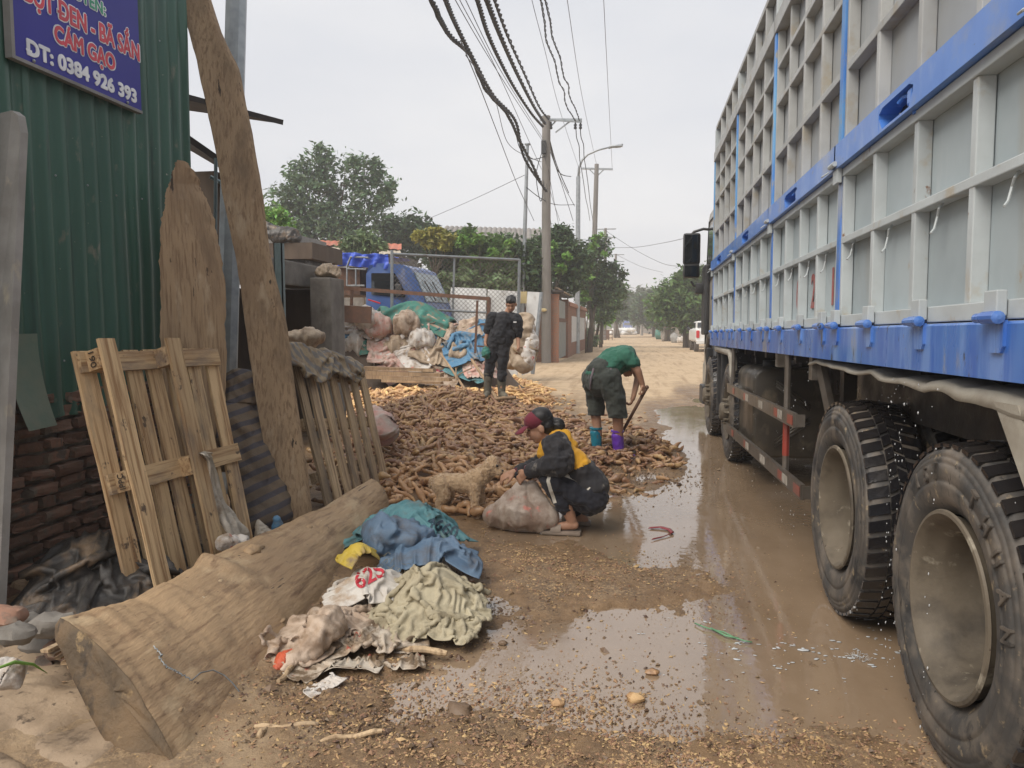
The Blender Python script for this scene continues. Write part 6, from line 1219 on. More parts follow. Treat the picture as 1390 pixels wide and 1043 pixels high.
for u in (781, 788, 748):
    m_ = MB(); c = A_(u, 170); m_.lathe([(-.16, .03), (-.12, .07), (-.05, .04), (0, .07), (.06, .03), (.12, .03)], 10, 'Z', c); obj('insulator', m_, m_plastic, mp_, smooth=True)
m_ = MB(); m_.rbox(A_(738, 200, -.25), (.18, .16, .5), .02); obj('junction_box', m_, m_plastic, mp_)
m_ = MB(); m_.ball(A_(737.5, 421, -.25), .09, 8, 6, (1.6, .5, .8)); obj('yellow_tape', m_, m_ysheet, mp_)
rgc = random.Random(2)
def wire(pts, r, m=m_black, nm='cable', lab=None, group='overhead cables', wob=0.0, braid=0, cat='cable'):
    P = [PY(*p) if not hasattr(p, 'shape') else p for p in pts]; Q_ = [P[0]] + P + [P[-1]]; out = []
    for i in range(1, len(Q_) - 2):
        for f in np.linspace(0, 1, 14, endpoint=False): a, b, c, d = Q_[i - 1:i + 3]; out.append(.5 * ((2 * b) + (-a + c) * f + (2 * a - 5 * b + 4 * c - d) * f * f + (-a + 3 * b - 3 * c + d) * f ** 3))
    out.append(P[-1]); out = np.array(out); k = len(out); tt = np.arange(k)
    if wob: out = out + np.stack([2 * wob * vn(tt * .31, 0 * tt, 0, k), 0 * tt, 2 * wob * vn(tt * .27, 0 * tt, 3, k)], 1)
    g = MB()
    if braid:
        for q in range(braid):
            ph = 2 * math.pi * q / braid; fine = np.repeat(out, 2, 0)[:-1]; fine[1::2] = (out[:-1] + out[1:]) / 2; tf = np.arange(len(fine)) * 1.0 + .35 * np.sin(np.arange(len(fine)) * .37); g.tube(fine + np.stack([r * 1.0 * np.cos(tf * .8 + ph), 0 * tf, r * 1.0 * np.sin(tf * .8 + ph)], 1), r * .8, 5)
    else: g.tube(out, r, 5)
    return obj(nm, g, m, None, lab, cat, group, smooth=True)
# the fat bundles sweeping down to the pole from above the camera
wire([(560, -60, 11), (590, 8, 13), (606, 42, 15), (640, 78, 17.5), (660, 122, 20), (690, 158, 22.5), (710, 200, 25), (735, 248, 28)], .032, braid=3, lab='leftmost thick black cable bundle sweeping down past the pole', wob=.01)
wire([(585, -60, 11), (605, 0, 13), (622, 40, 15.5), (645, 85, 18), (670, 130, 21), (700, 165, 24), (712, 215, 26), (742, 260, 28.6)], .030, braid=3, lab='thick cable bundle that joins the leftmost one halfway down')
wire([(625, -60, 12), (648, 0, 14), (662, 45, 16.5), (680, 85, 19.5), (700, 122, 23), (722, 155, 26.5), (737, 172, 28.8)], .030, braid=3, lab='middle thick cable bundle running to the pole head')
wire([(640, -60, 12), (661, 0, 14), (680, 50, 17), (702, 100, 21), (725, 145, 25.5), (740, 168, 28.8)], .034, braid=3, lab='thick cable bundle right of the middle one at the pole head')
wire([(653, -60, 12), (672, 0, 14), (690, 50, 17), (712, 100, 21.5), (732, 145, 26.5), (745, 162, 28.8)], .026, braid=2, lab='cable pair just right of the thickest bundles')
for i, (u0, u1, v1, l) in enumerate(((612, 742, 200, 'thin cable crossing behind the left bundles'), (618, 735, 230, 'second thin cable crossing behind the left bundles'), (626, 738, 190, 'thin cable rising left of the middle bundle'))):
    wire([(u0 - 20, -60, 12), (u0 + 6, 0, 14.5), (u0 + (u1 - u0) * .5, 100, 20), (u1, v1, 28.7)], .009, m_wire, lab=l)
wire([(625, 55, 15), (648, 110, 17), (675, 180, 21), (702, 250, 26), (725, 300, 30)], .011, m_wire, lab='thin slack cable falling left of the steel pipe')
wire([(632, 75, 15), (670, 130, 19), (690, 195, 23), (722, 215, 27), (735, 220, 28.8)], .010, m_wire, lab='thin cable looping from the splice to the pole')
wire([(710, -60, 14), (722, 0, 17), (740, 70, 22), (760, 150, 29), (788, 235, 40)], .008, m_wire, lab='thin line passing above the crossarm')
wire([(715, -60, 12), (733, 0, 15), (742, 50, 18), (757, 100, 22), (772, 150, 27), (782, 165, 28.6)], .016, braid=2, lab='left twisted service cable ending at the crossarm', wob=.02)
wire([(722, -60, 12), (739, 0, 15), (750, 45, 18), (764, 95, 22), (777, 140, 27), (787, 164, 28.6)], .016, braid=2, lab='right twisted service cable ending at the crossarm', wob=.02)
wire([(760, -60, 20), (770, 0, 24), (790, 130, 38), (810, 225, 58)], .012, m_wire, lab='thin bare line right of the pole')
wire([(817, -60, 22), (819.5, 0, 26), (826, 130, 40), (831, 228, 58)], .012, m_wire, lab='rightmost thin bare line in the sky')
# downhill of the pole
e2 = PZ(783, 480, .03); Yl = e2[1]
for i, (u, v) in enumerate(((772, 262), (775, 240), (780, 280), (778, 300))): wire([A_(745, 185 + i * 5), PY(756 + i * 2, 225 + i * 8, Ym + 5), PY(u, v, Yl - .2)], .022 if i < 2 else .014, lab=['upper', 'second', 'third', 'lowest'][i] + ' dark cable from the big pole to the street lamp', group='cables between pole and lamp')
for i, (u, v) in enumerate(((800, 300), (806, 318))): wire([A_(782 + i * 6, 172), PY(790 + i * 6, 240, Ym + 7), PY(u, v, 55)], .018, lab=('left' if i == 0 else 'right') + ' twisted cable leaving the crossarm downwards', group='cables between pole and lamp', wob=.03)
for i, (a, b) in enumerate((((742, 250, 28.5), (770, 420, 46)), ((744, 230, 28.5), (790, 420, 46)), ((740, 210, 28.5), (760, 300, 36)))): wire([a, ((a[0] + b[0]) / 2 - 3, (a[1] + b[1]) / 2 + 4, (a[2] + b[2]) / 2), b], .010, m_wire, lab=['thin cable dropping towards the brick wall', 'thin cable dropping beside the street lamp', 'short thin cable between pole and trees'][i], group='cables between pole and lamp')
wire([(715, 255, 27), (735, 270, 28.4), (755, 278, 33), (780, 278, Yl)], .015, lab='slack loop hanging between big pole and lamp', group='cables between pole and lamp')
wire([A_(738, 200), A_(728, 236, -.3), A_(733, 272, -.25), A_(737, 262, -.25), A_(739, 225)], .016, lab='spare cable loop hanging on the big pole', group='cables between pole and lamp')
wire([A_(742, 212), A_(722, 216, -1), A_(706, 202, -1), A_(699, 175, -2)], .016, lab='loop of cable sticking out left of the big pole', group='cables between pole and lamp')
wire([(575, 300, 40), (640, 272, 38), (712, 238, 29)], .012, m_wire, lab='faint line running left over the trees')
wire([(820, 312, 62), (860, 338, 60), (900, 358, 55), (930, 362, 50)], .016, m_wire, lab='upper cable crossing the far road towards the cab')
wire([(815, 336, 62), (860, 336, 58), (900, 330, 50), (945, 320, 40)], .016, m_wire, lab='nearly level cable crossing the far road')
wire([(835, 345, 66), (870, 362, 70), (900, 370, 70)], .014, m_wire, lab='lower cable crossing above the far trees')
wire([(842, 385, 80), (865, 393, 85), (890, 397, 88)], .014, m_wire, lab='lowest faint cable above the far road')
# thin pipe pole, street lamp, second power pole, further poles
b = PZ(707, 492, .05); m_ = MB(); t = PY(716, 197, b[1]); m_.tube([b, (b + t) / 2, t], [.10, .085, .06], 10); m_.lathe([(0, .001), (0, .12), (.05, .12), (.05, .001)], 10, 'Z', t); obj('steel_pipe_pole', m_, m_galv, None, 'thin galvanised pipe pole left of the big concrete pole', 'pole', smooth='auto')
lp = empty('street_lamp', e2 * (1, 1, 0), 'galvanised street lamp with a long curved arm', 'street lamp'); L_ = lambda u, v: PY(u, v, Yl)
m_ = MB(); g0 = L_(783, 480); g0[2] = 0; m_.tube([g0, L_(784.5, 330), L_(785, 240)], [.16, .13, .11], 12); obj('column', m_, m_galv, lp, smooth='auto')
m_ = MB(); m_.tube([L_(785, 245), L_(786, 228), L_(790, 218), L_(798, 210), L_(812, 204), L_(828, 200)], [.07, .065, .06, .05, .045, .04], 8); obj('arm', m_, m_galv, lp, smooth=True)
m_ = MB(); a_, b_2 = L_(827, 201), L_(845, 196); m_.capsule(a_, b_2, .06, .05, 10); m_.ball((a_ + b_2) / 2 + (0, 0, -.02), .2, 12, 8, (2.0, .7, .4)); obj('lamp_head', solid(m_, .03), m_galv, lp, smooth=True)
Y2 = 60.; S_ = lambda u, v: PY(u, v, Y2)
p2 = empty('power_pole', S_(806, HV) * (1, 1, 0), 'paler concrete power pole behind the street lamp with a forked crossarm', 'utility pole'); m_ = MB(); g0 = S_(803, 440); g0[2] = 0; m_.tube([g0, S_(810, 223)], [.26, .17], 12); obj('shaft', m_, m_pole, p2, smooth='auto')
m_ = MB(); m_.beam(S_(790, 229), S_(832, 230), .14, .14); obj('crossarm', m_, m_galv, p2)
for u in (800, 820): m_ = MB(); m_.beam(S_(810, 240), S_(u, 230), .08, .08); obj('brace', m_, m_galv, p2)
for (u, v0, Y_, top, lab, arm) in ((822, 440, 80, 310, 'slim power pole with two arms over the trees', 1), (836, 440, 100, 345, 'small grey power pole standing in the haze', 1), (872, 440, 120, 400, 'far leaning pole on the right of the road', 0), (892, 440, 100, 398, 'thin far pole among the right trees', 0)):
    t_ = PY(u, top, Y_); p_ = empty('power_pole', t_ * (1, 1, 0), lab, 'utility pole', 'far power poles'); m_ = MB(); m_.tube([t_ * (1, 1, 0), t_], [.22, .14], 8); obj('shaft', m_, m_pole, p_)
    if arm:
        for dz in (0, .9): m_ = MB(); m_.beam(t_ + (-1.1, 0, -dz - .1), t_ + (1.1, 0, -dz - .1), .1, .1); obj('crossarm', m_, m_galv, p_)
# thick steel pole behind the tall plank
b0, b1 = PY(306, 560, 5.9), PY(322, -40, 6.0); b0[2] = 0; d_ = b1 - PY(308, 480, 5.9); m_ = MB(); tt_ = PY(308, 480, 5.9); m_.tube([tt_ - d_ * (tt_[2] / d_[2]), tt_, b1, b1 + d_ * .9], [.095, .092, .086, .078], 8); obj('steel_pole', m_, m_galv, None, 'thick galvanised octagonal pole rising behind the tall plank', 'pole')
m_ = MB(); m_.tube([PY(293, 215, 6.2), PY(292, 340, 6.2), PY(297, 560, 6.2)], .016, 6); obj('conduit_pipe', m_, m_galv2, None, 'thin conduit pipe left of the thick steel pole', 'pipe')

# ---- brick gate pier, door and wall along the road
gp = PZ(757, 492, .05); XW, YW = gp[0], gp[1]
bwl = empty('brick_gateway', (XW, YW, 0), 'old brick gate piers with a rusty metal door behind the power pole', 'gateway')
def bricks(mb, x0, x1, y0, y1, z0, z1, face, bw=.23, bh=.075, rg=random.Random(1)):
    z = z0; r_ = 0
    while z < z1 - .04:
        a0, a1 = (x0, x1) if face == 'Y' else (y0, y1); a = a0 - (r_ % 2) * bw / 2
        while a < a1:
            p, q = max(a, a0), min(a + bw - .018, a1)
            if q - p > .03:
                pr = .010 + rg.uniform(-.004, .008)
                if face == 'Y': mb.bb(p, q, y0 - pr, y0 + .01, z, z + bh - .014)
                else: mb.bb(x1 - .01, x1 + pr, p, q, z, z + bh - .014)
            a += bw
        z += bh; r_ += 1
hp = PX(757, 399, XW)[2]; wpx = XW - PY(743, 490, YW)[0]
for (y0, wd, hh_) in ((YW, .45, hp), (YW + 4.6, .45, hp * .98)):
    m_ = MB(); m_.bb(XW - wpx, XW, y0, y0 + wd, 0, hh_); pm_ = obj('pier', m_, m_rmort, bwl); g = MB(); bricks(g, XW - wpx, XW, y0, y0 + wd, .02, hh_, 'Y'); bricks(g, XW - wpx, XW, y0, y0 + wd, .02, hh_, 'X'); obj('bricks', g, m_rbrick, pm_, kind='stuff')
m_ = MB(); m_.bb(XW - .12, XW - .06, YW + .5, YW + 4.4, .15, hp * .62); dr_ = obj('door', m_, m_door, bwl)
m_ = MB(); m_.bb(XW - .13, XW - .08, YW + .7, YW + 4.2, hp * .64, hp * .93); obj('upper_panel', m_, m_door, bwl); m_ = MB(); m_.bb(XW - .11, XW - .05, YW + .5, YW + 4.4, hp * .6, hp * .66); obj('door_bar', m_, m_rust, bwl)
m_ = MB(); m_.bb(XW - .25, XW + .12, YW - .1, YW + 5.2, hp + .02, hp + .07); m_.bb(XW - .5, XW + .2, YW - .2, YW + .5, hp + .07, hp + .14); obj('gate_canopy', m_, m_darkroof, bwl)
m_ = MB(); m_.beam((XW - .1, YW + .2, hp + .25), (XW + .1, YW + 4.9, hp + .1), .12, .06); obj('canopy_batten', m_, m_pallet2, bwl)
bw2 = empty('roadside_wall', (XW, YW + 10, 0), 'long brick and plaster wall with a coping running beside the road', 'wall'); ye = PX(795, 470, XW)[1]
hw = 2.45
m_ = MB(); m_.bb(XW - .25, XW - .02, YW + 5.1, ye, 0, hw); obj('masonry', m_, m_rmort, bw2); g = MB(); bricks(g, XW - .25, XW - .02, YW + 5.1, ye, .02, hw, 'X', .24, .085); bricks(g, XW - .25, XW - .02, YW + 5.1, ye, .02, hw, 'Y'); obj('bricks', g, m_rbrick, bw2, kind='stuff')
m_ = MB(); m_.bb(XW - .32, XW + .08, YW + 5.05, ye + .1, hw, hw + .12); m_.bb(XW - .28, XW + .04, YW + 5.05, ye + .05, hw + .12, hw + .2); obj('coping', m_, m_rbrick, bw2)
m_ = MB(); m_.bb(XW - .03, XW + .0, YW + 7, ye - 1.2, .7, 2.0); obj('plaster_patch', m_, m_wsheet, bw2)
m_ = MB(); m_.bb(XW - wpx - 2.0, XW - wpx, YW + .25, YW + .45, 0, 2.3); obj('side_fence_wall', m_, m_rmort, bwl); g = MB(); bricks(g, XW - wpx - 2.0, XW - wpx, YW + .25, YW + .45, .02, 2.3, 'Y'); obj('bricks', g, m_rbrick, bwl, kind='stuff')
# far right walls, sacks and rubble heaps
for (u0, u1, Y_, z_, mm, lab) in ((894, 914, 92, 2.9, m_rbrick, 'brick wall on the right of the far road below the trees'), (915, 932, 72, 2.2, m_rmort, 'grey wall just before the pickup on the right side'), (872, 893, 135, 2.4, m_rmort, 'hazy low wall farther along the right side')):
    a, b = PY(u0, HV, Y_ * 1.25), PY(u1, HV, Y_); m_ = MB(); m_.beam((a[0], a[1], z_ / 2), (b[0], b[1], z_ / 2), .25, z_); obj('boundary_wall', m_, mm, None, lab, 'wall', 'walls on the right of the far road')
for i, (u, v, Y_, r_, mm, lab) in enumerate(((907, 446, 75, .9, m_pale, 'big pale sack leaning on the heap at the right roadside'), (916, 453, 68, .45, m_cboard, 'grey blue sack heap on the right roadside'), (924, 455, 62, .35, m_pale, 'small white sack on the right roadside nearest the pickup'), (897, 448, 85, .8, m_dgreen, 'dark rubbish heap at the foot of the far brick wall'))):
    c = PY(u, v, Y_); c[2] = r_ * .6; lump([c - (r_ * .8, 0, 0), c + (0, 0, .1), c + (r_ * .8, 0, r_ * .3)], [r_ * .5, r_ * .8, r_ * .4], mm, 'roadside_sack', lab, 'sack', fold=.12, fs=1.3, seed=i, nl=22, nt=20, floor=.0)

# ---- far lorry, white sacks, barrier
fl = PZ(852, 448.8, .05); flo = empty('far_lorry', fl * (1, 1, 0), 'small blue lorry far down the road, coming this way', 'lorry'); fx, fy = fl[0], fl[1]; s_ = 1.0
wv = (858.5 - 846) * np.linalg.norm(fl[:2]) / FPX / 2; hv = 14.5 * np.linalg.norm(fl[:2]) / FPX
m_ = MB(); m_.rbox((fx, fy + 4, hv * .58), (wv * 2, 6, hv * .84), .1); m_lor = mat('lorry blue paint', (.03, .13, .55), rough=.4); obj('cargo_box', m_, m_lor, flo)
m_ = MB(); m_.rbox((fx, fy, hv * .48), (wv * 1.8, 1.8, hv * .60), .12); obj('cab', m_, m_lor, flo); m_ = MB(); m_.bb(fx - wv * .75, fx + wv * .75, fy - .93, fy - .9, hv * .50, hv * .72); obj('windscreen', m_, m_glass, flo)
for sx_ in (-1, 1):
    m_ = MB(); m_.ball((fx + sx_ * wv * .65, fy - .92, hv * .30), .22, 8, 6, (1, .4, .8)); obj('headlight', m_, m_white, flo); m_ = MB(); m_.lathe([(-.15, .001), (-.15, .5), (.15, .5), (.15, .001)], 16, 'X', (fx + sx_ * wv * .75, fy, .5)); obj('wheel', m_, m_tyre, flo); 
m_ = MB(); m_.bb(fx - .35, fx + .35, fy - .94, fy - .92, hv * .22, hv * .28); obj('number_plate', m_, m_white, flo)
rgS = random.Random(8); us = [829, 833, 837, 841, 845, 849, 853, 857, 861]
for i, u in enumerate(us):
    for lv in (0, 1):
        if lv and i in (0, 8): continue
        c = PZ(u + lv * 1.5, 455, 0); r_ = .42; c[1] += rgS.uniform(-.5, 2); c[2] = r_ * (.8 + lv * 1.25)
        lump([c - (.5, 0, 0), c, c + (.5, 0, .05)], [.25, r_, .25], m_white, 'white_sack', 'full white sack in the row stacked across the far road', 'sack', fold=.08, fs=2, seed=i * 2 + lv, nl=14, nt=12, group='white sacks stacked across the far road', flat=.8)
ba = empty('road_barrier', PZ(816, 462, .03) * (1, 1, 0), 'rusty low railing barrier at the left of the far road', 'barrier'); bc = lambda u, v: PY(u, v, PZ(816, 462, .03)[1])
for (u0, v0, u1, v1) in ((801, 449, 832, 449), (801, 454, 832, 454), (801, 459, 832, 459), (802, 449, 802, 462), (810, 449, 810, 462), (818, 449, 818, 462), (826, 449, 826, 462), (831, 448, 831, 462)):
    m_ = MB(); m_.beam(bc(u0, v0), bc(u1, v1), .07, .07, up=(0, 1, 0)); obj('bar', m_, m_rust, ba)
m_ = MB(); m_.bb(bc(827, 0)[0], bc(832, 0)[0], bc(0, 0)[1] - .1, bc(0, 0)[1] - .06, .12, 1.1); obj('red_board', m_, m_rust, ba)
m_ = MB(); c = PZ(808, 449, .0); m_.bb(c[0] - 3, c[0] + 3.5, c[1] + 2, c[1] + 3, 0, .9); obj('low_wall', m_, m_conc, None, 'low pale wall behind the rusty barrier', 'wall')

# ---- white pickup
pk0 = PZ(929.5, 473, .0); PKx, PKy = pk0[0], PZ(940, 479, 0)[1]; pk = empty('pickup_truck', (PKx + .9, PKy + 2.4, 0), 'white pickup parked at the right roadside, partly behind the truck cab', 'pickup')
m_ = MB(); m_.rbox((PKx + .95, PKy + 2.6, .95), (1.9, 5.2, .75), .12); m_.rbox((PKx + .95, PKy + 3.1, 1.50), (1.55, 2.2, .62), .2); obj('body', solid(m_, .05, smooth=3), m_white, pk, smooth=True)
m_ = MB(); m_.bb(PKx + .25, PKx + 1.65, PKy + 1.96, PKy + 2.0, 1.42, 1.72); obj('rear_window', m_, m_glass, pk); m_ = MB(); m_.bb(PKx + .135, PKx + .17, PKy + 2.3, PKy + 3.9, 1.40, 1.7); obj('side_window', m_, m_glass, pk)
m_ = MB(); m_.rbox((PKx + .12, PKy - .01, 1.05), (.18, .08, .42), .03); obj('tail_light', m_, mat('red tail lamp', (.6, .02, .03), rough=.25, bump=0), pk); m_ = MB(); m_.rbox((PKx + 1.78, PKy - .01, 1.05), (.18, .08, .42), .03); obj('tail_light', m_, MATS['red tail lamp'], pk)
m_ = MB(); m_.rbox((PKx + .95, PKy - .06, .60), (1.85, .16, .22), .04); obj('bumper', m_, m_white, pk); m_ = MB(); m_.bb(PKx + .7, PKx + 1.2, PKy - .15, PKy - .14, .58, .70); obj('number_plate', m_, m_ysheet, pk)
for (x_, y_) in ((.02, .95), (1.66, .95), (.02, 4.2), (1.66, 4.2)): m_ = MB(); m_.lathe([(0, .001), (0, .26), (-.01, .37), (.22, .37), (.22, .001)], 20, 'X', (PKx + x_, PKy + y_, .37)); obj('wheel', m_, m_tyre, pk, smooth='auto')
m_ = MB(); m_.rbox((PKx - .12, PKy + 3.9, 1.35), (.2, .12, .2), .04); obj('wing_mirror', m_, m_plastic, pk)

# ================================================================== RUBBISH HEAP IN THE YARD
mound = lambda x, y: .15 + 1.5 * np.exp(-(((x + 4.6) / 1.2) ** 2 + ((y - 15.6) / .9) ** 2)) + .95 * np.exp(-(((x + 6.2) / .9) ** 2 + ((y - 15.2) / .8) ** 2)) + .95 * np.exp(-(((x + 3.1) / .55) ** 2 + ((y - 15.6) / .7) ** 2))
junk = [ # u, v, width, height, material, label
 (560, 424, 1.9, 1.3, m_dgreen, 'dark green tarp on top of the rubbish heap', 'tarp'), (535, 440, 1.2, .9, m_beige, 'beige paper sack on the rubbish heap under the green tarp', 'sack'), (585, 450, 1.1, .9, m_blub, 'blue tarp spilling down the middle of the rubbish heap', 'tarp'),
 (485, 440, 1.0, .8, m_pale, 'white bags at the left shoulder of the rubbish heap', 'bag'), (500, 455, .9, .7, m_pale, 'off white bag below the left shoulder of the heap', 'bag'), (505, 465, .8, .5, m_dgreen, 'green plastic sheet at the left of the heap', 'plastic sheet'),
 (545, 460, 1.2, .8, m_pale, 'white plastic sheet in the middle of the heap', 'plastic sheet'), (520, 475, 1.1, .8, m_pink, 'pink printed plastic low on the left of the heap', 'plastic sheet'), (560, 478, 1.3, .9, m_pale, 'torn white bag low in the middle of the heap', 'bag'),
 (590, 475, 1.2, .8, m_beige, 'brown paper sheet right of the middle of the heap', 'paper sheet'), (545, 492, 1.2, .7, m_pink, 'pinkish film hanging over the planks under the heap', 'plastic sheet'), (600, 490, 1.2, .8, m_rag, 'pale brown sack at the right foot of the heap', 'sack'),
 (625, 468, 1.1, 1.0, m_blub, 'blue tarp bundle at the right of the heap', 'tarp'), (637, 485, 1.0, .8, m_teal, 'teal tarp under the blue bundle', 'tarp'), (650, 488, .8, .6, m_pink, 'pink bag beside the blue bundle', 'bag'), (583, 484, .7, .6, m_teal, 'small teal sheet low in the heap', 'plastic sheet'),
 (600, 480, .35, .5, m_mag, 'magenta plastic strip on the heap', 'plastic strip'), (478, 455, .8, .6, m_blub, 'blue scrap at the far left of the heap', 'plastic sheet'), (530, 450, .5, .35, m_teal, 'small teal strip on the beige sack', 'plastic strip')]
for i, (u, v, w, h, mm, lab, ct) in enumerate(junk):
    c = PY(u, v, 15.3 - .02 * (v - 425) * .6); make_sheet(['plastic_sheet', 'sack', 'bag', 'tarp'][('tarp' in ct) * 3 or ('bag' in ct) * 2 or ('sack' in ct) * 1], (c[0], c[1] + .15), i * .7, w, h, mm, lab, ct, floor=(lambda i: lambda x, y: mound(x, y) + (.30 if i in (0, 12) else .05 * (i % 5)))(i), seed=100 + i, n=24, shrink=(.62, .62), amp=.14, steps=60, drop=.15, group='rubbish heap in the yard')
for i, (u, v, m) in enumerate([(500, 432, m_pale), (515, 446, m_pink), (552, 440, m_rag), (573, 462, m_pale), (540, 470, m_beige), (612, 500, m_rag), (530, 485, m_pale), (567, 490, m_torn), (486, 470, m_wsack), (515, 492, m_pale), (640, 500, m_rag), (620, 485, m_beige)]):
    c = PY(u, v, 15.0); lump([c + (-.28, 0, -.03), c, c + (.28, .05, .03)], [.12, .22, .10], m, 'stuffed_bag', 'stuffed bag %s of the rubbish heap' % ['near the top left', 'upper left below the white bags', 'just under the green tarp', 'in the centre', 'centre left', 'at the right foot', 'lower left middle', 'low over the planks', 'at the far left', 'lowest on the left', 'rightmost, beside the man', 'under the blue bundle'][i], 'bag', fold=.07, fs=4, seed=i + 60, nl=26, nt=24, group='stuffed bags of the rubbish heap')
pal = [m_pale, m_pink, m_rag, m_wsack, m_beige, m_pale, m_torn, m_blub, m_pale, m_teal, m_pink, m_clear]; nmc = ['off white', 'pink', 'muddy pinkish', 'red printed white', 'beige', 'grimy white', 'torn red and white', 'blue', 'pale', 'teal', 'pink and white', 'milky']
rj = random.Random(21)
for i in range(44):
    u = rj.uniform(474, 655); vt = 418 + abs(u - 560) * .32; v = rj.uniform(vt, 498); c = PY(u, v, 15.15); mm = pal[i % 12]
    make_sheet('plastic_scrap', (c[0], c[1] + .1), rj.uniform(0, 3), rj.uniform(.45, .8), rj.uniform(.3, .6), mm, '%s plastic scrap %s of the rubbish heap' % (nmc[i % 12], ('high on the left', 'high in the middle', 'high on the right', 'low on the left', 'low in the middle', 'low on the right')[(v > 460) * 3 + (0 if u < 530 else 1 if u < 590 else 2)] + (' edge' if u < 500 or u > 630 else '') + ['', ', small', ', crumpled', ', spread flat'][i // 12]), 'plastic scrap', floor=(lambda q: lambda x, y: mound(x, y) + q)(rj.uniform(.05, .3)), seed=200 + i, n=14, shrink=(.55, .6), amp=.16, steps=26, drop=.1, group='scraps of the rubbish heap')
for i, (v, u0, u1, r_) in enumerate(((500, 495, 590, .07), (506, 493, 600, .07), (512, 498, 612, .06), (517, 520, 600, .05))):
    m_ = MB(); m_.beam(PY(u0, v, 14.3 - i * .1), PY(u1, v + 3, 14.0 - i * .1), r_ * 2.2, r_, j=.01); obj('ground_plank', m_, m_wood, None, ['top plank under the rubbish heap', 'second plank under the rubbish heap', 'third plank under the rubbish heap', 'lowest plank at the foot of the rubbish heap'][i], 'plank', 'planks under the rubbish heap')
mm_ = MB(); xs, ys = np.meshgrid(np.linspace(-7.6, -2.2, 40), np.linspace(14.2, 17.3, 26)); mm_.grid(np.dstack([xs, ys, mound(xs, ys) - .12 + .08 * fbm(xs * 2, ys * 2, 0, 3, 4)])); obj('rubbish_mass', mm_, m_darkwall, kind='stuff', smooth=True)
m_ = MB(); m_.tube([PY(500, 407, 14.9), PY(516, 412, 14.8)], .018, 6); obj('red_stick', m_, MATS['red tail lamp'], None, 'thin red and white stick poking out over the rubbish heap', 'stick')
# leaning sticks and tools on the roots
for i, (a, b, r_, lab) in enumerate((((598, 480, 13.6), (632, 530, 12.0), .020, 'left leaning stick standing in the pale roots'), ((640, 488, 13.0), (674, 541, 11.6), .025, 'right leaning stick standing before the man in black'), ((666, 543, 11.5), (700, 540, 11.4), .028, 'thick stick lying on the roots at the feet of the man in black'), ((612, 515, 12.4), (640, 500, 13.6), .012, 'thin stick crossing behind the leaning ones'), ((619, 520, 12.2), (619, 500, 12.6), .010, 'short upright stick beside the left leaning one'))):
    m_ = MB(); A, B = PY(*a), PY(*b); m_.tube([A, (A + B) / 2 + (0, 0, .01), B], r_, 8); obj('stick', m_, m_wood, None, lab, 'stick', 'sticks on the pale roots', smooth='auto')

# ================================================================== CASSAVA ROOTS
m_root = mat('dirty brown cassava', (.33, .17, .082), (.20, .10, .052), (.46, .275, .145), scale=9, rough=.42, rvar=.15, bump=.4, bs=40, bd=.004, dirt=[((.60, .40, .21), .615, .65, 12, (1, 1, 1)), ((.075, .04, .025), .55, .70, 6, (1, 1, 1))], rnd=.24, island=.30)
m_rootp = mat('drier pale cassava', (.52, .30, .135), (.40, .215, .09), (.62, .41, .21), scale=9, rough=.75, bump=.3, bs=40, bd=.004, dirt=[((.22, .115, .055), .58, .70, 9, (1, 1, 1))], rnd=.28, island=.3)
def root_mesh(k, rings=9, sides=8, L_=.20, r_=.026):
    rg = np.random.RandomState(k + 5); t = np.linspace(0, 1, rings); L = L_ * rg.uniform(.75, 1.35); r = r_ * rg.uniform(.75, 1.2) * (.18 + .95 * np.sin(math.pi * np.clip(t * .93 + .05, 0, 1)) ** .7) * (1 + .16 * rg.normal(0, 1, rings)); r[-1] *= .35
    bend = rg.uniform(-.22, .22) * L; c = np.stack([(t - .5) * L, bend * np.sin(math.pi * t) + .005 * rg.normal(0, 1, rings), .15 * bend * np.sin(2 * math.pi * t)], 1); g = MB(); th = np.linspace(0, 2 * math.pi, sides, endpoint=False)
    V = np.zeros((rings, sides, 3)); V[..., 0] = c[:, 0, None]; V[..., 1] = c[:, 1, None] + np.cos(th) * r[:, None]; V[..., 2] = c[:, 2, None] + np.sin(th) * r[:, None]
    g.v = V.reshape(-1, 3).tolist(); g.f = [(i * sides + q, i * sides + (q + 1) % sides, (i + 1) * sides + (q + 1) % sides, (i + 1) * sides + q) for i in range(rings - 1) for q in range(sides)] + [tuple(range(sides - 1, -1, -1)), tuple((rings - 1) * sides + q for q in range(sides))]; g.mi = [0] * len(g.f); return g
RM = [root_mesh(k) for k in range(14)]; RMlo = [root_mesh(k, 6, 6) for k in range(14)]
rmesh = [[r.mesh('cassava_root', mats=[m], smooth=True) for r in RM] for m in (m_root, m_rootp)]
rs = np.random.RandomState(12); roots = []
def scatter(P, n, tone, zoff=(0, .035), sc=(.8, 1.25), tilt=.35):
    P_ = np.array(P); lo, hi = P_.min(0), P_.max(0); got = 0
    while got < n:
        x = rs.uniform(lo[0] - .15, hi[0] + .15, 2000); y = rs.uniform(lo[1] - .15, hi[1] + .15, 2000); d = dist_poly(x, y, P) + .12 * fbm(x * 1.7, y * 1.7, 0, 3, 31); ok = (d > 0) | (rs.rand(2000) < np.exp(d * 9) * .5)
        for a, b in zip(x[ok], y[ok]):
            if got >= n: break
            roots.append((a, b, gz(a, b) + rs.uniform(*zoff), rs.normal(0, .55) + (0 if rs.rand() < .6 else rs.uniform(0, 3.14)), rs.normal(0, tilt), rs.uniform(*sc), tone, rs.randint(14))); got += 1
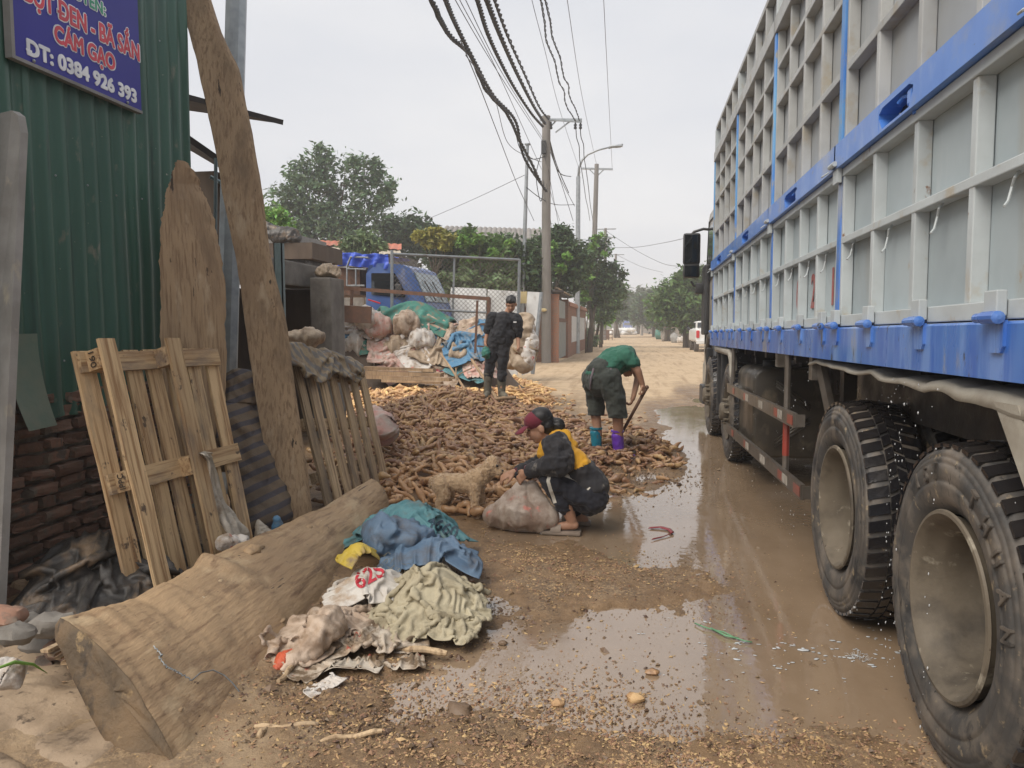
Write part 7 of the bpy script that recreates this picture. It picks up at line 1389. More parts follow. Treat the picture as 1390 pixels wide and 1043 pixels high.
scatter(HEAPS[0][0], 6400, 0, (0.0, .08), (.5, 1.2), .42); scatter(HEAPS[1][0], 420, 0, (0, .05), (.6, 1.0)); scatter(HEAPS[2][0], 4200, 1, (0, .07), (.8, 1.3))
for _ in range(240):                                           # strays round the heaps
    u, v = rs.choice([0, 1, 2]), 0; u = rs.uniform(640, 900); v = rs.uniform(560, 670) if u > 780 else rs.uniform(535, 560); p = PZ(u, v, .03); roots.append((p[0], p[1], gz(p[0], p[1]) + .012, rs.uniform(0, 3.14), rs.normal(0, .1), rs.uniform(.35, .9), 0 if v > 552 else 1, rs.randint(14)))
roots.sort(key=lambda r: math.hypot(r[0], r[1]) - r[2] * 1.5)
front = [r for r in roots if PZ(500, 705, 0)[1] > -9 and pix(r[0], r[1], r[2])[0] > 520][:300]; fs_ = set(map(id, front))
for r in front:
    o = bpy.data.objects.new('cassava_root', rmesh[r[6]][r[7]]); COL.objects.link(o); o.location = r[:3]; o.rotation_euler = (rs.uniform(0, 6.28), r[4], r[3]); o.scale = (r[5],) * 3
    tag(o, 'muddy brown cassava root in the near edge of the dark root heap', 'cassava root', 'cassava roots at the near edge of the dark heap')
for tone, mm, nm in ((0, m_root, 'cassava_roots'), (1, m_rootp, 'pale_cassava_roots')):
    Vs, Fs, o_ = [], [], 0
    for r in roots:
        if r[6] != tone or id(r) in fs_: continue
        g = (RM if r[1] < 9.5 else RMlo)[r[7]]; M = np.array(Euler((rs.uniform(0, 6.28), r[4], r[3])).to_matrix()); v = np.array(g.v) * r[5] @ M.T + np.array(r[:3]); Vs.append(v); Fs += [tuple(i + o_ for i in f) for f in g.f]; o_ += len(v)
    me = bpy.data.meshes.new(nm); me.from_pydata(np.concatenate(Vs).tolist(), [], Fs); me.polygons.foreach_set('use_smooth', [True] * len(me.polygons)); me.materials.append(mm); o = bpy.data.objects.new(nm, me); COL.objects.link(o); tag(o, kind='stuff')

# ================================================================== LITTER ON THE GROUND: chips, clods, husks
m_chip = mat('wood and root chips', (.38, .235, .125), (.26, .155, .08), scale=3, rough=.7, bump=0, island=.42, rnd=0)
m_dark = mat('dark mud crumbs', (.16, .10, .06), (.11, .07, .043), scale=6, rough=.55, bump=.3, island=.4)
def litter(regs, nm, mm, size, flat=.28, seed=0, low=True):
    rg = np.random.RandomState(seed); C, S = [], []
    for (u0, v0, su, sv, n, sc, *o) in regs:
        u = rg.normal(u0, su, n); v = rg.normal(v0, sv, n); k = (v < 1075) & (v > 545) & (u > -40) & (u < 1450)
        for a, b in zip(u[k], v[k]):
            p = PZ(a, b, .0); h = gz(p[0], p[1]); h = max(h, .002); C.append((p[0], p[1], h)); S.append(sc * rg.lognormal(0, .45))
    C = np.array(C); n = len(C); S = np.array(S)[:, None] * size; yaw = rg.uniform(0, 6.28, n); asp = rg.uniform(.25, .8, n)[:, None]
    a = np.stack([np.cos(yaw), np.sin(yaw), rg.normal(0, .25, n)], 1) * S; b = np.stack([-np.sin(yaw), np.cos(yaw), rg.normal(0, .25, n)], 1) * S * asp; h = np.stack([0 * yaw, 0 * yaw, 0 * yaw + 1], 1) * S * flat
    V = np.stack([C - a, C + b, C + a, C - b, C + h + a * .1], 1).reshape(-1, 3); F = []
    for i in range(n): k = 5 * i; F += [(k, k + 1, k + 4), (k + 1, k + 2, k + 4), (k + 2, k + 3, k + 4), (k + 3, k, k + 4)]
    me = bpy.data.meshes.new(nm); me.from_pydata(V.tolist(), [], F); me.materials.append(mm); o = bpy.data.objects.new(nm, me); COL.objects.link(o); tag(o, kind='stuff')
litter([(765, 785, 70, 20, 5200, 1), (690, 770, 36, 12, 1500, 1), (740, 965, 100, 26, 2000, 1), (800, 1035, 160, 20, 4200, 1), (1080, 1020, 110, 20, 2200, .9), (700, 880, 100, 30, 350, .9), (960, 800, 50, 30, 800, .7), (1040, 840, 80, 50, 350, .6), (500, 920, 70, 40, 1300, 1.1), (420, 1000, 90, 35, 1600, 1), (600, 850, 50, 30, 400, 1),
        (860, 660, 50, 16, 500, 1), (700, 560, 90, 12, 1800, 1.2), (800, 600, 60, 25, 1000, 1), (1000, 700, 90, 70, 350, .5), (200, 950, 120, 50, 400, 1), (900, 900, 80, 50, 130, .8), (640, 720, 50, 10, 500, 1)], 'wood_chips', m_chip, .0058, seed=1)
litter([(750, 960, 110, 30, 420, 1), (620, 810, 50, 40, 420, 1), (560, 1000, 90, 26, 700, 1), (430, 930, 60, 50, 700, 1), (880, 648, 40, 12, 900, 1.2), (820, 620, 60, 20, 1100, 1.2), (830, 700, 60, 30, 60, .8), (900, 990, 90, 30, 200, .8), (700, 830, 70, 20, 350, 1), (1000, 1030, 160, 16, 400, .8), (960, 785, 50, 30, 150, .7), (480, 860, 50, 40, 600, 1.1), (880, 880, 60, 50, 45, 1)], 'mud_crumbs', m_dark, .0075, .6, seed=2)
# a few larger single bits
m_ = MB(); pts = [PZ(882, 717, .006), PZ(897, 716, .012), PZ(908, 719, .008), PZ(913, 724, .012), PZ(900, 729, .008), PZ(886, 732, .010)]; A = np.array(pts)
sp2 = [A[0]];
for i in range(len(A) - 1):
    for f in np.linspace(.2, 1, 5): sp2.append(A[i] * (1 - f) + A[i + 1] * f)
sp2 = np.array(sp2); wv_ = np.array((.012, .022, 0)); m_.grid(np.stack([sp2 - wv_, sp2 + (0, 0, .006), sp2 + wv_])); o = obj('red_strip', m_, mat('dark red plastic strip', (.22, .03, .035), rough=.3, bump=0), None, 'dark red plastic strip bent like a hook in the puddle', 'plastic strip', smooth=True); o.modifiers.new('t', 'SOLIDIFY').thickness = .003
m_ = MB(); m_.tube([PZ(u, v, .010 + .004 * (i % 2)) for i, (u, v) in enumerate(((943, 846), (955, 851), (968, 855), (982, 858), (998, 866), (1010, 870), (1021, 872)))], .0035, 5); m_.tube([PZ(965, 853, .012), PZ(985, 863, .014), PZ(1003, 867, .01)], .005, 5); obj('green_string', m_, mat('faded green string', (.13, .30, .16), rough=.5, bump=0), None, 'frayed green string floating under the truck side', 'string', smooth=True)
for i, (u, v, s_, lab) in enumerate(((885, 912, .022, 'curled brown bark flake in the big puddle'), (862, 948, .03, 'pale husk in the puddle near the bottom'), (757, 955, .022, 'light root scrap in the wet mud'), (682, 873, .016, 'dark lump standing in the near puddle'), (500, 1000, .014, 'small clod on the mud'), (623, 965, .04, 'larger mud clod in the near puddle'), (640, 790, .02, 'broken root end beside the burlap'))):
    p = PZ(u, v, .01); stone(p, s_, (m_root, m_rootp, m_rootp, m_dark, m_dark, m_dark, m_root)[i], 'root_scrap' if i < 3 or i == 6 else 'mud_clod', lab, 'root scrap' if i < 3 or i == 6 else 'clod', None, i)
c = PZ(690, 758, .05); 

# ================================================================== PEOPLE
def head(mb, c, F, U, s=1.0):
    F, U = V3(F).normalized(), V3(U); U = (U - F * U.dot(F)).normalized(); S = F.cross(U); M = Matrix((S, F, U)).transposed(); c = V3(c)
    def e(o, r): mb.ball(c + M @ (Vector(o) * s), 1.0 * s, 18, 12, r, M)
    e((0, -.010, .03), (.074, .092, .088)); e((0, .018, -.035), (.058, .066, .070)); e((0, .045, -.075), (.034, .036, .030)); e((0, .058, -.028), (.046, .036, .05)); e((0, .068, .028), (.052, .022, .022))
    mb.capsule(c + M @ (Vector((0, .082, .010)) * s), c + M @ (Vector((0, .102, -.024)) * s), .009 * s, .014 * s, 10)
    e((0, .086, -.056), (.022, .012, .012)); e((.074, -.008, -.012), (.012, .022, .032)); e((-.074, -.008, -.012), (.012, .022, .032))
    return lambda o: c + M @ (Vector(o) * s), M
def hand(mb, w, d, n, side, curl=.5, s=1.0):
    """palm from wrist w along d, n = back-of-hand normal, side +1/-1 = thumb side"""
    d, n = V3(d).normalized(), V3(n); n = (n - d * n.dot(d)).normalized(); x = d.cross(n) * side; w = V3(w); M = Matrix((x, d, n)).transposed()
    mb.ball(w + d * .045 * s, s, 12, 8, (.040, .052, .016), M); mb.capsule(w - d * .02 * s, w + d * .03 * s, .026 * s, .028 * s)
    for k, (off, l) in enumerate(((.028, .070), (.010, .080), (-.010, .074), (-.028, .058))):
        p = w + (d * .085 + x * off) * s; a = curl * .9
        for j in range(3):
            dirn = (d * math.cos(a) - n * math.sin(a)).normalized(); q = p + dirn * l * (.42, .32, .26)[j] * s; mb.capsule(p, q, (.0095, .0085, .0075)[j] * s, (.0085, .0075, .0065)[j] * s, 8); p = q; a += curl * .95
    p = w + (d * .025 + x * .034) * s; q = p + (d * .035 + x * .022 - n * .012) * s; mb.capsule(p, q, .012 * s, .010 * s, 8); mb.capsule(q, q + (d * .03 + x * .002 - n * .018) * s, .010 * s, .008 * s, 8)
def limb(mb, pts, rs, n=14):
    for i in range(len(pts) - 1): mb.capsule(pts[i], pts[i + 1], rs[i], rs[i + 1], n)
fold = lambda amp, f, s=0, st=1.0: (lambda co, no: amp * (ridge(co[:, 0] * f, co[:, 1] * f, co[:, 2] * f * st, 3, s) * .6 - .2 + .5 * fbm(co[:, 0] * f * 2, co[:, 1] * f * 2, co[:, 2] * f * 2, 3, s + 4)))
def eyes(parent, at, s=1.0, mm=None):
    for sx_ in (-1, 1):
        g = MB(); g.ball(at((sx_ * .029, .078, .006)), .0085 * s, 8, 6, (1, .6, .6)); obj('eye', g, m_hair, parent, smooth=True); g = MB(); g.capsule(at((sx_ * .016, .088, .030)), at((sx_ * .044, .078, .033)), .004 * s, .003 * s, 6); obj('eyebrow', g, m_hair, parent, smooth=True)
    g = MB(); g.capsule(at((-.018, .097, -.056)), at((.018, .097, -.056)), .0045 * s, .0045 * s, 6); obj('lips', g, mat('lips', (.36, .13, .11), rough=.5, bump=0) if 'lips' not in MATS else MATS['lips'], parent, smooth=True)

# ---- woman squatting in profile
wy = PZ(760, 722, .01)[1] + .10
W = lambda u, v, dy=0.0: PY(u, v, wy + dy)
wo = empty('person', (W(775, 720)[0], wy, 0), 'woman squatting in a yellow and black jacket and red cap, filling a sack', 'person')
B_ = MB(); at, HM = head(B_, W(733, 580), (-.93, -.10, -.36), (-.36, 0, .93), 1.03)
limb(B_, [W(738, 590), W(748, 602)], [.045, .055])                                       # neck
limb(B_, [W(752, 606, 0), W(778, 638, 0), W(798, 668, 0)], [.095, .10, .105])            # trunk
for s_, dy in ((-1, -.16), (1, .16)): limb(B_, [W(752, 607, dy * .6), W(755, 609, dy)], [.06, .05])
limb(B_, [W(755, 608, -.18), W(757, 628, -.22), W(716, 640, -.16)], [.048, .038, .026]); hand(B_, W(714, 641, -.16), W(700, 656, -.12) - W(714, 641, -.16), (.3, -.6, .7), 1, .55)
limb(B_, [W(752, 608, .16), W(735, 634, .2), W(700, 641, .06)], [.048, .038, .026]); hand(B_, W(699, 641, .06), W(682, 648, .04) - W(699, 641, .06), (.1, -.4, .9), -1, .5)
for dy, (ku, kv), (au, av), (hu, hv_) in ((-.12, (747, 652), (776, 706), (800, 672)), (.14, (752, 654), (790, 702), (802, 672))):
    limb(B_, [W(hu, hv_, dy), W(ku, kv, dy * 1.3)], [.085, .06]); limb(B_, [W(ku, kv, dy * 1.3), W((ku + au) / 2 + 4, (kv + av) / 2, dy * 1.2), W(au, av, dy * 1.1)], [.056, .056, .038]); A = W(au, av + 4, dy * 1.1); A[2] = max(A[2], .05)
    B_.ball(A + (0, 0, -.01), .04, 12, 8, (1.1, .9, .8)); limb(B_, [A + (.02, 0, -.015), A + (-.09, 0, -.028), A + (-.17, -.01, -.034)], [.032, .030, .018])
    for q in range(5): B_.capsule(A + (-.16, -.028 + q * .013, -.036), A + (-.195 + .006 * q, -.03 + q * .014, -.038), .010, .008, 8)
obj('body', solid(B_, .0062, smooth=3), m_skin, wo, smooth=True)
eyes(wo, at, 1.0)
m_jblack = cloth('black jacket', (.016, .016, .02), (.028, .026, .028), dirt=[((.20, .18, .155), .60, .72, 11, (1, 1, 1))]); m_jyel = cloth('yellow jacket', (.66, .34, .02), (.60, .30, .02), rnd=0); m_trk = cloth('black track trousers', (.010, .011, .018), (.015, .015, .022)); m_str = cloth('white stripe', (.62, .58, .50)); m_cap = cloth('maroon cap', (.17, .018, .034), (.14, .014, .028)); m_cuff = cloth('maroon cuff', (.12, .02, .03))
J = MB(); limb(J, [W(752, 612), W(780, 638), W(803, 660)], [.115, .125, .115], 20)
for dy in (-.10, .10): limb(J, [W(757, 609, dy), W(785, 637, dy), W(806, 661, dy)], [.088, .105, .105], 20)
for dy in (-.18, .17): limb(J, [W(756, 610, dy * .8), W(755, 610, dy)], [.08, .075])
def torso_disp(co, no): return fold(.020, 7, 3)(co, no)
jk = solid(J, .009, smooth=5, disp=torso_disp)
# split jacket into yellow yoke and black lower part along a slanting seam
V = np.array(jk.v); a = W(762, 665); b = W(828, 620); ax = (b - a); 
seam = lambda P: (P[:, 2] - np.interp(P[:, 0], [W(762, 0)[0], W(805, 0)[0]], [W(0 + 762, 640)[2], W(805, 624)[2]]))
jk.mi = [1 if seam(V[list(f)].mean(0)[None])[0] > 0 else 0 for f in jk.f]
def part_of(mb, flag):
    g = MB(); idx = [f for f, m in zip(mb.f, mb.mi) if m == flag]; use = sorted({i for f in idx for i in f}); mp = {i: k for k, i in enumerate(use)}; g.v = [mb.v[i] for i in use]; g.f = [tuple(mp[i] for i in f) for f in idx]; g.mi = [0] * len(g.f); return g
obj('jacket_skirt', part_of(jk, 0), m_jblack, wo, smooth=True); obj('jacket_yoke', part_of(jk, 1), m_jyel, wo, smooth=True)
HD = MB(); limb(HD, [W(752, 590, -.05), W(765, 592, 0), W(752, 590, .06)], [.035, .05, .035]); limb(HD, [W(762, 592), W(776, 606)], [.06, .05]); obj('hood', solid(HD, .009, smooth=4, disp=fold(.014, 9, 5)), m_jyel, wo, smooth=True)
for dy, el, wr, nm in ((-.18, W(760, 628, -.235), W(722, 637, -.17), 'sleeve'), (.16, W(738, 634, .2), W(706, 641, .08), 'sleeve')):
    S_l = MB(); limb(S_l, [W(755, 606, dy * .93), el, wr], [.100, .090, .050], 16); obj(nm, solid(S_l, .008, smooth=4, disp=fold(.017, 11, 7)), m_jblack, wo, smooth=True)
    g = MB(); d_ = (wr - el) / np.linalg.norm(wr - el); g.tube([wr - d_ * .01, wr + d_ * .045], [.045, .038], 14); obj('cuff', g, m_cuff, wo, smooth=True)
g = MB(); d_ = W(714, 641, -.16); g.lathe([(-.006, .030), (0, .033), (.006, .030)], 16, 'X', d_); obj('bracelet', g, m_galv, wo, smooth=True)
for dy, (ku, kv), (au, av), (hu, hv_) in ((-.12, (744, 648), (768, 688), (803, 684)), (.14, (752, 652), (782, 692), (805, 684))):
    T_ = MB(); limb(T_, [W(hu - 4, hv_ - 8, dy), W(ku + 3, kv + 3, dy * 1.3)], [.112, .082], 18); limb(T_, [W(ku + 3, kv + 4, dy * 1.3), W(au, av, dy * 1.15)], [.080, .060], 18); limb(T_, [W(803, 675, dy * .2), W(802, 675, dy)], [.115, .118], 18); tr_ = obj('trouser_leg', solid(T_, .009, smooth=4, disp=fold(.022, 9, 9)), m_trk, wo, smooth=True)
    if dy < 0:                                                   # white side stripe laid on the cloth surface
        me_ = tr_.data; from mathutils.bvhtree import BVHTree
        bv = BVHTree.FromPolygons([WM[tr_.name] @ v.co for v in me_.vertices], [tuple(p.vertices) for p in me_.polygons]); g = MB(); R_ = []
        pth = [(800, 664), (792, 656), (778, 649), (765, 644), (753, 642), (746, 645), (744, 653), (747, 664), (751, 675), (754, 685)]
        for i in range(len(pth) - 1):
            for f in np.linspace(0, 1, 5, endpoint=False):
                uv = np.array(pth[i]) * (1 - f) + np.array(pth[i + 1]) * f; tn = np.array(pth[i + 1], float) - pth[i]; tn /= np.linalg.norm(tn); nr_ = np.array((-tn[1], tn[0])); row = []
                for k_ in (-2.4, -1.2, 0, 1.2, 2.4):
                    q_ = uv + nr_ * k_; h_ = bv.ray_cast(V3(CAM), V3(ray(q_[0], q_[1])).normalized()); row.append(np.array(h_[0]) - (0, .004, 0) if h_[0] is not None else None)
                if all(r_ is not None for r_ in row): R_.append(row)
        if len(R_) > 3: g.grid(np.array(R_)); obj('stripe', g, m_str, tr_, smooth=True)
hr = MB(); hr.ball(at((0, -.022, .045)), 1, 20, 14, (.083, .098, .085), HM); hr.ball(at((0, -.05, -.0)), 1, 16, 12, (.078, .065, .08), HM); hr.ball(at((0, -.125, -.035)), 1, 16, 12, (.045, .05, .062), HM); hr.capsule(at((0, -.08, 0)), at((0, -.13, -.02)), .045, .035); obj('hair', solid(hr, .006, smooth=2, disp=fold(.004, 30, 2)), m_hair, wo, smooth=True)
cp = MB(); cp.ball(at((0, .0, .055)), 1, 20, 14, (.090, .104, .076), HM); obj('cap', solid(cp, .006, smooth=2), m_cap, wo, smooth=True)
g = MB(); rows = []
for r_ in np.linspace(0, 1, 6): rows.append([at((math.sin(a_) * (.080 + .004 * r_), .060 + math.cos(a_) * .03 + r_ * .10 * math.cos(a_ * .8), .050 - .010 * r_ - .012 * abs(math.sin(a_)) - .02 * r_ * r_)) for a_ in np.linspace(-1.25, 1.25, 14)])
g.grid(np.array(rows)); o = obj('cap_peak', g, m_cap, wo, smooth=True); o.modifiers.new('t', 'SOLIDIFY').thickness = .004
hr = MB(); hr.ball(at((0, -.028, .065)), 1, 20, 14, (.088, .088, .076), HM); obj('hair_top', hr, m_hair, wo, smooth=True)
m_sand = cloth('muddy sandal', (.27, .21, .165), (.19, .15, .115), rough=.6)
for dy, (au, av) in ((-.13, (776, 710)), (.155, (790, 706))):
    A = W(au, av, dy); A[2] = .03; g = MB(); g.rbox(A + (-.075, 0, -.012), (.285, .10, .028), .012); rows = []
    for t_ in np.linspace(0, 1, 6): rows.append([A + np.array((-.075 - .075 * t_, .052 * math.cos(p_), .0 + .058 * math.sin(p_) * (1 - .25 * t_))) for p_ in np.linspace(0, math.pi, 12)])
    g.grid(np.array(rows)); obj('sandal', g, m_sand, wo, smooth='auto')

# ---- white sack she is filling
m_fill = plastic('dirty white feed sack', (.44, .37, .31), (.33, .26, .21), scale=5, dirt=[((.22, .15, .11), .46, .66, 5, (1, 1, 1)), ((.44, .16, .12), .60, .68, 8, (1, 2.2, .7))], bs=34)
sk = MB(); S0 = lambda u, v, dy=0: PY(u, v, wy - .10 + dy); limb(sk, [S0(672, 700), S0(705, 696), S0(742, 702)], [.075, .145, .085], 20); limb(sk, [S0(705, 690), S0(712, 664, .02)], [.15, .045], 18); limb(sk, [S0(690, 692), S0(708, 662)], [.11, .04], 16); limb(sk, [S0(732, 695), S0(722, 662)], [.09, .03], 14)
sv = solid(sk, .009, smooth=8, disp=lambda co, no: .026 * (ridge(co[:, 0] * 5, co[:, 1] * 5, co[:, 2] * 1.5, 3, 6) - .35)); v = np.array(sv.v); v[:, 2] = np.maximum(v[:, 2], .004); sv.v = v.tolist(); obj('feed_sack', sv, m_fill, None, 'dirty white feed sack held open before the squatting woman', 'sack', smooth=True)

# ---- bending man in green
ga = PZ(846, 627, .01); gy_ = ga[1]; Gp = lambda u, v, dy=0.0: PY(u, v, gy_ + dy)
gm = empty('person', (Gp(830, 620)[0], gy_ + .1, 0), 'man in a green shirt bending over a hoe, one boot teal and one purple', 'person')
B_ = MB(); at, HM = head(B_, Gp(853, 499, .42), (.45, .35, -.8), (.6, .4, .6), .95)
limb(B_, [Gp(817, 512, .05), Gp(836, 490, .12), Gp(848, 483, .22)], [.13, .13, .12], 18); limb(B_, [Gp(848, 487, .26), Gp(852, 495, .36)], [.055, .05])
limb(B_, [Gp(806, 517, .10), Gp(807, 553, .16), Gp(812, 590, .13)], [.095, .062, .046]); limb(B_, [Gp(826, 517, -.03), Gp(838, 556, -.05), Gp(840, 600, .0)], [.10, .066, .048])
limb(B_, [Gp(852, 482, .02), Gp(866, 504, -.02), Gp(872, 522, .0)], [.060, .042, .030]); hand(B_, Gp(872, 522), (.02, 0, -.10), (1, -.3, .2), 1, .9)
limb(B_, [Gp(856, 488, .36), Gp(866, 512, .3), Gp(860, 538, .1)], [.055, .04, .029]); hand(B_, Gp(860, 538, .1), (-.03, -.03, -.1), (1, 0, .2), -1, .9)
obj('body', solid(B_, .0075, smooth=3), m_skin, gm, smooth=True)
m_gsh = cloth('green shirt', (.022, .115, .075), (.03, .135, .09)); m_sho = cloth('dark olive shorts', (.035, .042, .036), (.048, .055, .046)); m_tb = mat('teal rubber boot', (.01, .16, .24), (.015, .2, .27), rough=.32, bump=.1, dirt=[((.14, .10, .07), .58, .7, 8, (1, 1, 1))]); m_pb = mat('purple rubber boot', (.12, .035, .36), (.15, .05, .42), rough=.32, bump=.1, dirt=[((.14, .10, .08), .62, .7, 8, (1, 1, 1))]); m_ysole = mat('yellow boot sole', (.6, .35, .03), rough=.5)
S_ = MB(); limb(S_, [Gp(815, 508, .04), Gp(832, 492, .10), Gp(847, 486, .18)], [.155, .160, .140], 20); limb(S_, [Gp(848, 484, .05), Gp(848, 484, .34)], [.115, .105]); limb(S_, [Gp(850, 483, .02), Gp(858, 491, -.01)], [.095, .075]); limb(S_, [Gp(853, 486, .36), Gp(860, 497, .35)], [.09, .07])
obj('shirt', solid(S_, .010, smooth=5, disp=fold(.018, 8, 2)), m_gsh, gm, smooth=True)
S_ = MB(); limb(S_, [Gp(807, 514, .1), Gp(808, 540, .15), Gp(809, 563, .15)], [.142, .105, .092], 18); limb(S_, [Gp(825, 514, -.03), Gp(835, 540, -.05), Gp(839, 566, -.045)], [.145, .112, .098], 18); limb(S_, [Gp(816, 506, .03), Gp(816, 518, .03)], [.165, .165], 18)
s_ = solid(S_, .010, smooth=4, disp=fold(.014, 9, 6)); v = np.array(s_.v); v[:, 2] = np.maximum(v[:, 2], Gp(820, 566)[2]); s_.v = v.tolist(); obj('shorts', s_, m_sho, gm, smooth=True)
hr = MB(); hr.ball(at((0, -.02, .05)), 1, 20, 14, (.084, .10, .084), HM); hr.ball(at((0, -.05, .0)), 1, 16, 12, (.076, .06, .07), HM); obj('hair', solid(hr, .008, smooth=2), m_hair, gm, smooth=True)
def boot(top, ank, toe, m, parent, lab, r=(.068, .058), gz0=0.0):
    g = MB(); limb(g, [top, ank], list(r), 16); a = V3(ank); a.z = gz0 + .055; limb(g, [ank, a], [r[1], .056], 16); t = V3(toe); t.z = gz0 + .045; limb(g, [a, (a + t) / 2 + Vector((0, 0, .012)), t], [.056, .054, .044], 14); s_ = solid(g, .008, smooth=3, disp=fold(.004, 12, 2)); v = np.array(s_.v); v[:, 2] = np.maximum(v[:, 2], gz0 + .012); s_.v = v.tolist(); o = obj('boot', s_, m, parent, lab, smooth=True)
    g = MB(); g.tube([V3(top) + Vector((0, 0, .045)), V3(top) + Vector((0, 0, .065))], [r[0] * 1.06, r[0] * 1.06], 18); obj('boot_rim', g, m, o, smooth='auto'); g = MB(); d = (t - a); d.z = 0; d.normalize(); q = d.cross(Vector((0, 0, 1))); pts = []
    for k in range(16): th = 2 * math.pi * k / 16; c_ = (a + t) / 2; pts.append((c_.x + d.x * math.cos(th) * ((t - a).length / 2 + .05) + q.x * math.sin(th) * .05, c_.y + d.y * math.cos(th) * ((t - a).length / 2 + .05) + q.y * math.sin(th) * .05))
    g.prism(pts, gz0 - .002, gz0 + .02, 'Z'); obj('sole', g, m_ysole if m is m_pb else m, o)
boot(Gp(809, 588, .14), Gp(810, 604, .13), Gp(820, 615, .16), m_tb, gm, 'teal rubber boot', gz0=.03)
boot(Gp(838, 592, .0), Gp(840, 612, .0), Gp(858, 624, -.02), m_pb, gm, 'purple rubber boot with a yellow sole', gz0=.012)
g = MB(); g.tube([Gp(806, 500, -.10), Gp(802, 515, -.11), Gp(801, 530, -.11)], [.012, .014, .008], 6); g.tube([Gp(828, 501, -.09), Gp(834, 516, -.13), Gp(838, 532, -.13)], [.018, .02, .012], 6); obj('apron_strings', g, cloth('faded apron cloth', (.18, .13, .14), (.12, .11, .13)), gm, smooth=True, kind='stuff')
ho = empty('hoe', Gp(850, 590), 'hoe with a dark wooden handle gripped by the bending man', 'hoe'); g = MB(); h0, h1 = Gp(878, 526, .0), Gp(843, 590, .16); g.tube([h0, (h0 + h1) / 2, h1], [.020, .018, .018], 10); g.ball(h0, .024, 10, 6); obj('handle', g, mat('dark handle wood', (.16, .085, .055), (.11, .06, .04), rough=.55), ho, smooth=True)
g = MB(); g.beam(h1 + (.0, 0, -.02), h1 + (-.12, .03, -.10), .16, .012); obj('blade', g, m_rust, ho)

# ---- standing man in black
mz = .335; ma = PZ(682, 541, mz); my = ma[1]; Mp = lambda u, v, dy=0.0: PY(u, v, my + dy)

bm_ = empty('person', (Mp(676, 540)[0], my, mz), 'man in black sweater and grey rubber boots standing on the pale roots, looking down', 'person')
B_ = MB(); at, HM = head(B_, Mp(694, 413), (.05, -.80, -.50), (.02, -.5, .85), 1.08); limb(B_, [Mp(692, 419, .04), Mp(687, 430, .05)], [.055, .062])
limb(B_, [Mp(685, 434, .02), Mp(681, 462)], [.12, .115], 18); limb(B_, [Mp(674, 434), Mp(696, 435)], [.06, .06])
limb(B_, [Mp(670, 430), Mp(662, 449, .02), Mp(659, 464, -.04)], [.055, .04, .028]); hand(B_, Mp(659, 465, -.04), (.01, -.02, -.1), (-1, -.2, 0), -1, .7)
limb(B_, [Mp(700, 433), Mp(703, 455, .03), Mp(704, 472, -.06)], [.055, .04, .028]); hand(B_, Mp(704, 472, -.06), (-.005, -.03, -.1), (1, -.2, 0), 1, .9)
limb(B_, [Mp(672, 467), Mp(665, 495, -.02), Mp(663, 522)], [.095, .058, .045]); limb(B_, [Mp(684, 467), Mp(682, 496, -.03), Mp(681, 526, -.02)], [.095, .058, .045])
obj('body', solid(B_, .0085, smooth=3), m_skin, bm_, smooth=True); eyes(bm_, at)
m_swt = cloth('black sweater', (.010, .011, .015), (.018, .018, .022)); m_jean = cloth('black trousers', (.013, .014, .018), (.022, .022, .026)); m_mboot = mat('muddy grey boot', (.11, .10, .075), (.16, .14, .10), rough=.6, bump=.2)
S_ = MB(); limb(S_, [Mp(684, 436, .02), Mp(680, 460)], [.155, .145], 20); limb(S_, [Mp(671, 433, .02), Mp(699, 435, .02)], [.095, .095]); limb(S_, [Mp(680, 431, .03), Mp(692, 431, .03)], [.085, .085]); limb(S_, [Mp(674, 455), Mp(689, 455)], [.12, .12]); limb(S_, [Mp(669, 431), Mp(662, 450, .02)], [.092, .068]); limb(S_, [Mp(701, 434), Mp(704, 455, .03)], [.092, .068])
obj('sweater', solid(S_, .011, smooth=4, disp=fold(.022, 8, 3)), m_swt, bm_, smooth=True)
S_ = MB(); limb(S_, [Mp(672, 466), Mp(665.5, 492, -.02), Mp(663, 512)], [.115, .08, .068]); limb(S_, [Mp(684, 466), Mp(682.5, 492, -.03), Mp(681, 514, -.02)], [.115, .082, .07]); limb(S_, [Mp(673, 461), Mp(686, 461)], [.125, .125]); obj('trousers', solid(S_, .011, smooth=4, disp=fold(.018, 9, 3)), m_jean, bm_, smooth=True)
boot(Mp(663, 512), Mp(662, 524), Mp(660, 534, -.14), m_mboot, bm_, None, (.075, .062), mz); boot(Mp(681, 514), Mp(681, 530), Mp(686, 540, -.14), m_mboot, bm_, None, (.075, .062), mz)
hr = MB(); hr.ball(at((0, -.014, .056)), 1, 20, 14, (.084, .098, .082), HM); hr.ball(at((0, .045, .082)), 1, 16, 12, (.068, .045, .04), HM); hr.ball(at((0, -.055, .0)), 1, 16, 12, (.074, .055, .07), HM); obj('hair', solid(hr, .008, smooth=2, disp=fold(.009, 22, 2)), m_hair, bm_, smooth=True)
g = MB(); c = Mp(699, 437.5, -.16); g.rbox(c, (.05, .006, .018), .002); obj('chest_logo', g, m_white, bm_)
g = MB(); a, b = Mp(712, 476, -.14), Mp(694, 470, -.14); g.tube([Mp(706, 481, -.11), Mp(700, 477, -.14), Mp(696, 472, -.16)], .018, 8); obj('tool_handle', g, m_wood, None, 'short wooden handle held by the man in black', 'tool', smooth=True)
lump([Mp(659, 470, -.08), Mp(661, 479, -.08), Mp(664, 488, -.07)], [.03, .055, .025], m_dgreen, 'green_packet', 'crumpled green and white packet in the hand of the man in black', 'packet', fold=.03, fs=10, seed=3, nl=20, nt=18)
